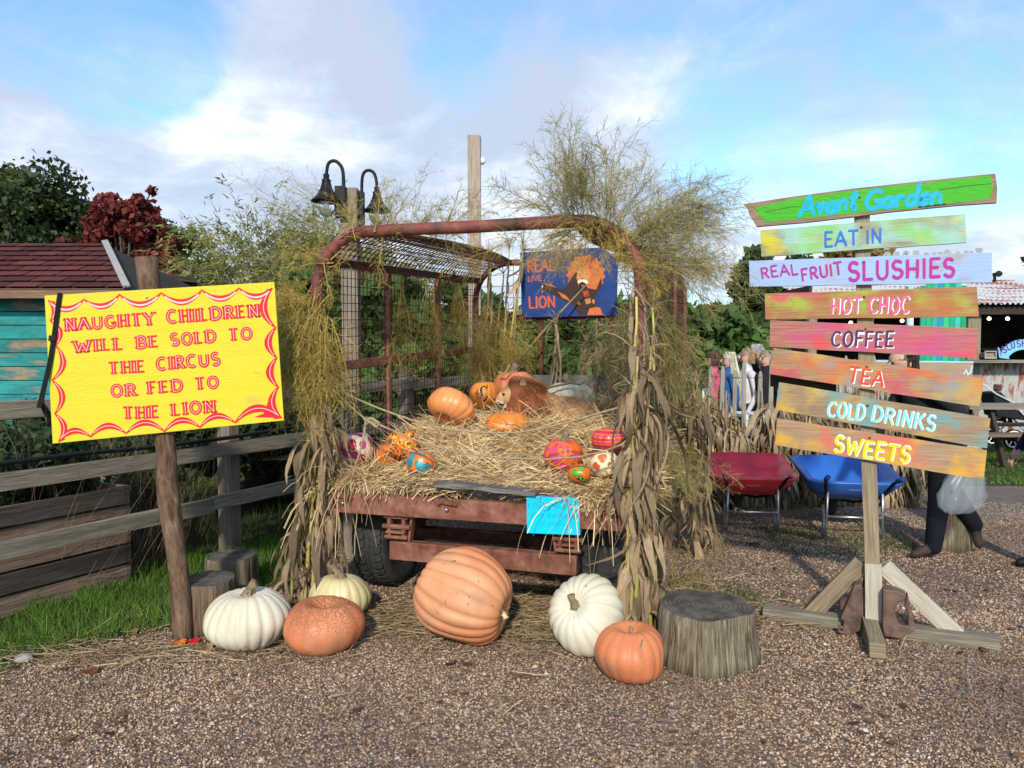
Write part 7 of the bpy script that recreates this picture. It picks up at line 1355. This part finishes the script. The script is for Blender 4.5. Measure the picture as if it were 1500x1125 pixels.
# arrow sign, crates, bottles on the counter
SB = flat('light_blue_board', (.18, .48, .66)); yS = D-.30; to3k = lambda x, y, h: P(x, y, yS-h)
sk = thing('slush_sign', 'light blue arched arrow sign reading SLUSH standing on the kiosk counter', 'sign', tuple(P(1485, 525, yS)))
outer = [(1478+26*math.cos(R(a)) if False else 1500+38*math.cos(R(a)), 534+37*math.sin(R(-a))*1.0) for a in range(150, 29, -10)]; inner = [(1500+26*math.cos(R(a)), 534-22*math.sin(R(a))) for a in range(30, 151, 10)]
mb = MB(); pl_ = [(1462, 508), (1466, 513)]+outer+inner+[(1479, 526), (1464, 524)]; mb.slab([to3k(x, y, 0) for x, y in pl_][::-1], (0, .03, 0)); mb.build('board', SB, sk)
mb = MB()
for ch, x_, y_, rot_ in (('S', 1470.5, 517.5, -.45), ('L', 1476.5, 513, -.35), ('U', 1482, 510.5, -.2), ('S', 1490, 508.5, -.1), ('H', 1497, 507.5, 0)): text(mb, ch, x_, y_, x_+5.5*math.cos(rot_), y_+5.5*math.sin(rot_), 9.5, to3k, .17, jit=0, gap=0)
add_stroke(mb, [(1465, 512), (1466.5, 522)], 1, to3k, .004, True); add_stroke(mb, [(1465, 512), (1469, 517)], 1, to3k, .0045, True); mb.build('lettering', flat('purple_ink', (.10, .03, .22)), sk)
cr_ = thing('metal_crate', 'small pale box on the kiosk counter left of the arrow sign', 'box', tuple(P(1451, 526, D-.3))); c = P(1451, 519, D-.3); mb = MB()
for dx in (-.09, .09): mb.beam(c+Vector((dx, 0, -.05)), c+Vector((dx, 0, .05)), .015, .015, (0, 1, 0))
mb.beam(c+Vector((-.1, 0, .05)), c+Vector((.1, 0, .05)), .015, .015); mb.beam(c+Vector((-.1, 0, -.06)), c+Vector((.1, 0, -.06)), .02, .02); mb.build('frame', flat('pale_frame', (.35, .34, .3)), cr_); mb = MB(); mb.box(c+Vector((0, .08, -.01)), (.17, .1, .09)); mb.build('box', W_GREY, cr_)
bt0 = None
for i, (px, hh) in enumerate(((1478, .26), (1484, .30), (1491, .28), (1497, .31))):
    c = P(px, 500, D+1.9); c.z = 1.57; bo = thing('bottle', ('shorter dark bottle at the left of the back shelf', 'tall dark bottle second from the left on the back shelf', 'dark bottle third from the left on the back shelf', 'tallest dark bottle on the back shelf near the photo edge')[i], 'bottle', tuple(c), group='bottles on the kiosk back shelf'); mb = MB(); mb.lathe([(.045, 0), (.048, .02), (.046, hh*.6), (.018, hh*.78), (.016, hh), (1e-4, hh)], 12, Matrix.Translation(c)); mb.build('glass', flat('bottle_glass', (.02, .02, .025), .15), bo, True)
# white cut-out letters on the kiosk ridge, their tops show above the blue plank
rl = thing('roof_letters', 'row of weathered white letters standing on the kiosk ridge, mostly behind the blue plank', 'letters', (kx(1370, 15), 15.2, kz(376, 15)))
to3r = lambda x, y, h: P(x, y, 15.2-h); WL = flat('weathered_white_letters', (.26, .29, .28))
mb = MB(); text(mb, 'RESTAURANT', 1296, 398, 1440, 392, 26, to3r, .22, jit=.02, gap=.35, rnd=False); mb.build('letter', WL, rl); mb = MB()
for x_ in range(1300, 1440, 32): mb.tube([to3r(x_, 388, -.02), to3r(x_, 417, -.02)], .02, 5)
mb.tube([to3r(1294, 397, -.03), to3r(1440, 391, -.03)], .02, 5); mb.build('support', W_DARK, rl)
mb = MB(); mb.beam(P(1456, 402, 14.9), P(1466, 401, 14.9), .1, .06); mb.ball(P(1463, 401, 14.9), .06, 8, 6); mb.beam(P(1457, 402, 14.9), P(1457, 425, 14.9), .04, .04, (0, 1, 0)); tag(mb.build('roof_ornament', BLACKM), 'small black bird-like ornament on the kiosk ridge right of the blue plank', 'ornament')
# green striped door-like boards at the kiosk
gs = thing('striped_screen', 'tall screen of green and turquoise painted boards at the kiosk corner', 'screen', (kx(1378, 12.6), 12.5, 0)); cols = [(.03, .34, .22), (.02, .42, .16), (.05, .40, .36), (.02, .30, .42), (.04, .50, .22), (.02, .36, .18), (.06, .46, .40), (.02, .34, .14)]
for i, cc in enumerate(cols): xa = kx(1346+i*8.4, 12.5); mb = MB(); mb.beam((xa+.047, 12.5, 0), (xa+.047, 12.5, kz(416+(3 if i in (0, 7) else 0), 12.5)), .088, .025, (0, 1, 0)); mb.build('board', M('green_board_%d' % i, [(.3, tuple(q*.7 for q in cc)), (.7, cc)], 6, .6, .1, st=(1, 1, .2)), gs)
mb = MB(); mb.beam((kx(1331, 12.4), 12.4, 0), (kx(1331, 12.4), 12.4, kz(420, 12.4)), .10, .05, (0, 1, 0)); tag(mb.build('pale_post', M('pale_teal_post', [(.4, (.05, .36, .36)), (.6, (.62, .66, .64))], 4, .6, .1)), 'narrow white and teal painted post left of the green striped screen', 'post')
mn = thing('menu_board', 'brown menu board with a pale blue edge behind the tea plank', 'board', tuple(P(1350, 560, 8.6))); to3m = lambda x, y, h: P(x, y, 8.6-h)
mb = MB(); mb.slab([to3m(x, y, 0) for x, y in ((1252, 529), (1426, 531), (1424, 556), (1252, 551))][::-1], (0, .03, 0)); mb.build('board', wood('menu_brown', (.26, .18, .12), (.36, .26, .18), (.44, .33, .24)), mn); mb = MB(); add_stroke(mb, [(1252, 528.5), (1426, 530.5)], 2, to3m, .003, False); add_stroke(mb, [(1412, 548), (1415, 542), (1418, 549), (1422, 545), (1424, 536)], 2.2, to3m, .004, True); mb.build('blue_trim', flat('pale_blue_trim', (.35, .62, .72)), mn)
for px in (1262, 1415): mb = MB(); mb.beam((kx(px, 8.65), 8.65, 0), (kx(px, 8.65), 8.65, kz(540, 8.65)), .06, .04, (0, 1, 0)); mb.build('post', W_DARK, mn)
# ---- picnic table, pushchair with child
pt_ = thing('picnic_table', 'long grey picnic table on the lawn at the right edge', 'picnic table', (8.0, 10.4, 0)); 
for i in range(5): mb = MB(); mb.beam((6.0, 10.15+i*.15, .76), (9.2, 10.15+i*.15, .76), .14, .04); mb.build('top_plank', W_GREY, pt_, bevel=.004)
for yy in (9.8, 11.2): mb = MB(); mb.beam((6.0, yy, .44), (9.2, yy, .44), .24, .04); mb.build('bench_plank', wood('bench_brown%d' % int(yy), (.12, .075, .05), (.19, .13, .09), (.26, .19, .14)), pt_, bevel=.004)
for xx in (6.35, 8.8):
    for s_ in (-1, 1): mb = MB(); mb.beam((xx, 10.45+s_*.55, 0), (xx, 10.45+s_*.22, .74), .09, .045, (1, 0, 0)); mb.build('leg', W_DARK, pt_)
    mb = MB(); mb.beam((xx+.06, 9.7, .40), (xx+.06, 11.3, .40), .045, .09); mb.build('cross_piece', W_DARK, pt_)
pc_ = P(1472, 636, 12.0); pr = thing('pushchair', 'dark pushchair with white rimmed wheels behind the picnic table', 'pushchair', (pc_.x, 12.0, 0))
def wl2(x, y, r): 
    mt = Matrix.Translation((x, y, r)) @ Matrix.Rotation(R(90), 4, 'X'); mb = MB(); mb.lathe([(r*.86, -.02), (r, -.02), (r, .02), (r*.86, .02), (r*.86, -.02)], 24, mt); w_3 = mb.build('wheel', BLACKM, pr, True); mb = MB(); mb.lathe([(r*.72, -.025), (r*.86, -.025), (r*.86, .025), (r*.72, .025), (r*.72, -.025)], 24, mt)
    for i in range(6): a = i*math.pi/3; mb.tube([mt @ Vector((0, 0, 0)), mt @ Vector((r*.78*math.cos(a), r*.78*math.sin(a), 0))], .008, 5)
    mb.build('rim', flat('white_rim', (.75, .75, .75)), w_3, True)
wl2(pc_.x, 11.8, .155); wl2(pc_.x, 12.3, .155); wl2(pc_.x+.6, 11.85, .12); wl2(pc_.x+.6, 12.25, .12)
mb = MB(); f_ = lambda x, z, y=12.05: (pc_.x+x, y, z)
for yy in (11.85, 12.25): mb.tube([f_(0, .155, yy), f_(.35, .55, yy), f_(-.25, .85, yy), f_(-.45, 1.0, yy)], .015, 6); mb.tube([f_(.6, .12, yy), f_(.1, .62, yy)], .015, 6)
mb.tube([f_(-.45, 1.0, 11.85), f_(-.45, 1.0, 12.25)], .02, 6); mb.build('frame', flat('grey_frame', (.5, .5, .5), .3), pr, True)
mb = MB(); mb.slab([f_(-.2, .50, 11.87), f_(.35, .42, 11.87), f_(.40, .52, 11.87), f_(.1, .6, 11.87), f_(-.15, .88, 11.87), f_(-.28, .86, 11.87)], (0, .36, 0)); mb.build('seat', BLK, pr, bevel=.02)
kid = dict(hipL=(-.07, .1, .42), hipR=(.07, .1, .42), kL=(-.08, .42, .50), kR=(.08, .42, .50), aL=(-.08, .60, .22), aR=(.08, .60, .22), tL=(-.08, .70, .20), tR=(.08, .70, .20), pel=(0, .05, .50), ch=(0, -.02, .85), shL=(-.15, -.04, .98), shR=(.15, -.04, .98), nk=(0, -.03, 1.08), hd=(0, 0, 1.20), ht=(0, 0, 1.27), eL=(-.2, .1, .78), wL=(-.15, .3, .75), eR=(.2, .1, .78), wR=(.15, .3, .75))
person('person', 'brown haired child in a white top sitting in the pushchair', (pc_.x-.10, 12.05, .22), -60, 1.0, WHT, BLK, hairm('child_hair', (.16, .07, .04)), 'short', pose=kid)
person('person', 'dark haired visitor at the kiosk seen above the menu board', (kx(1318, 11.5), 11.5, 0), 160, 1.44, BLK, NAVY, hairm('visitor_hair', (.05, .03, .025)), 'bob')
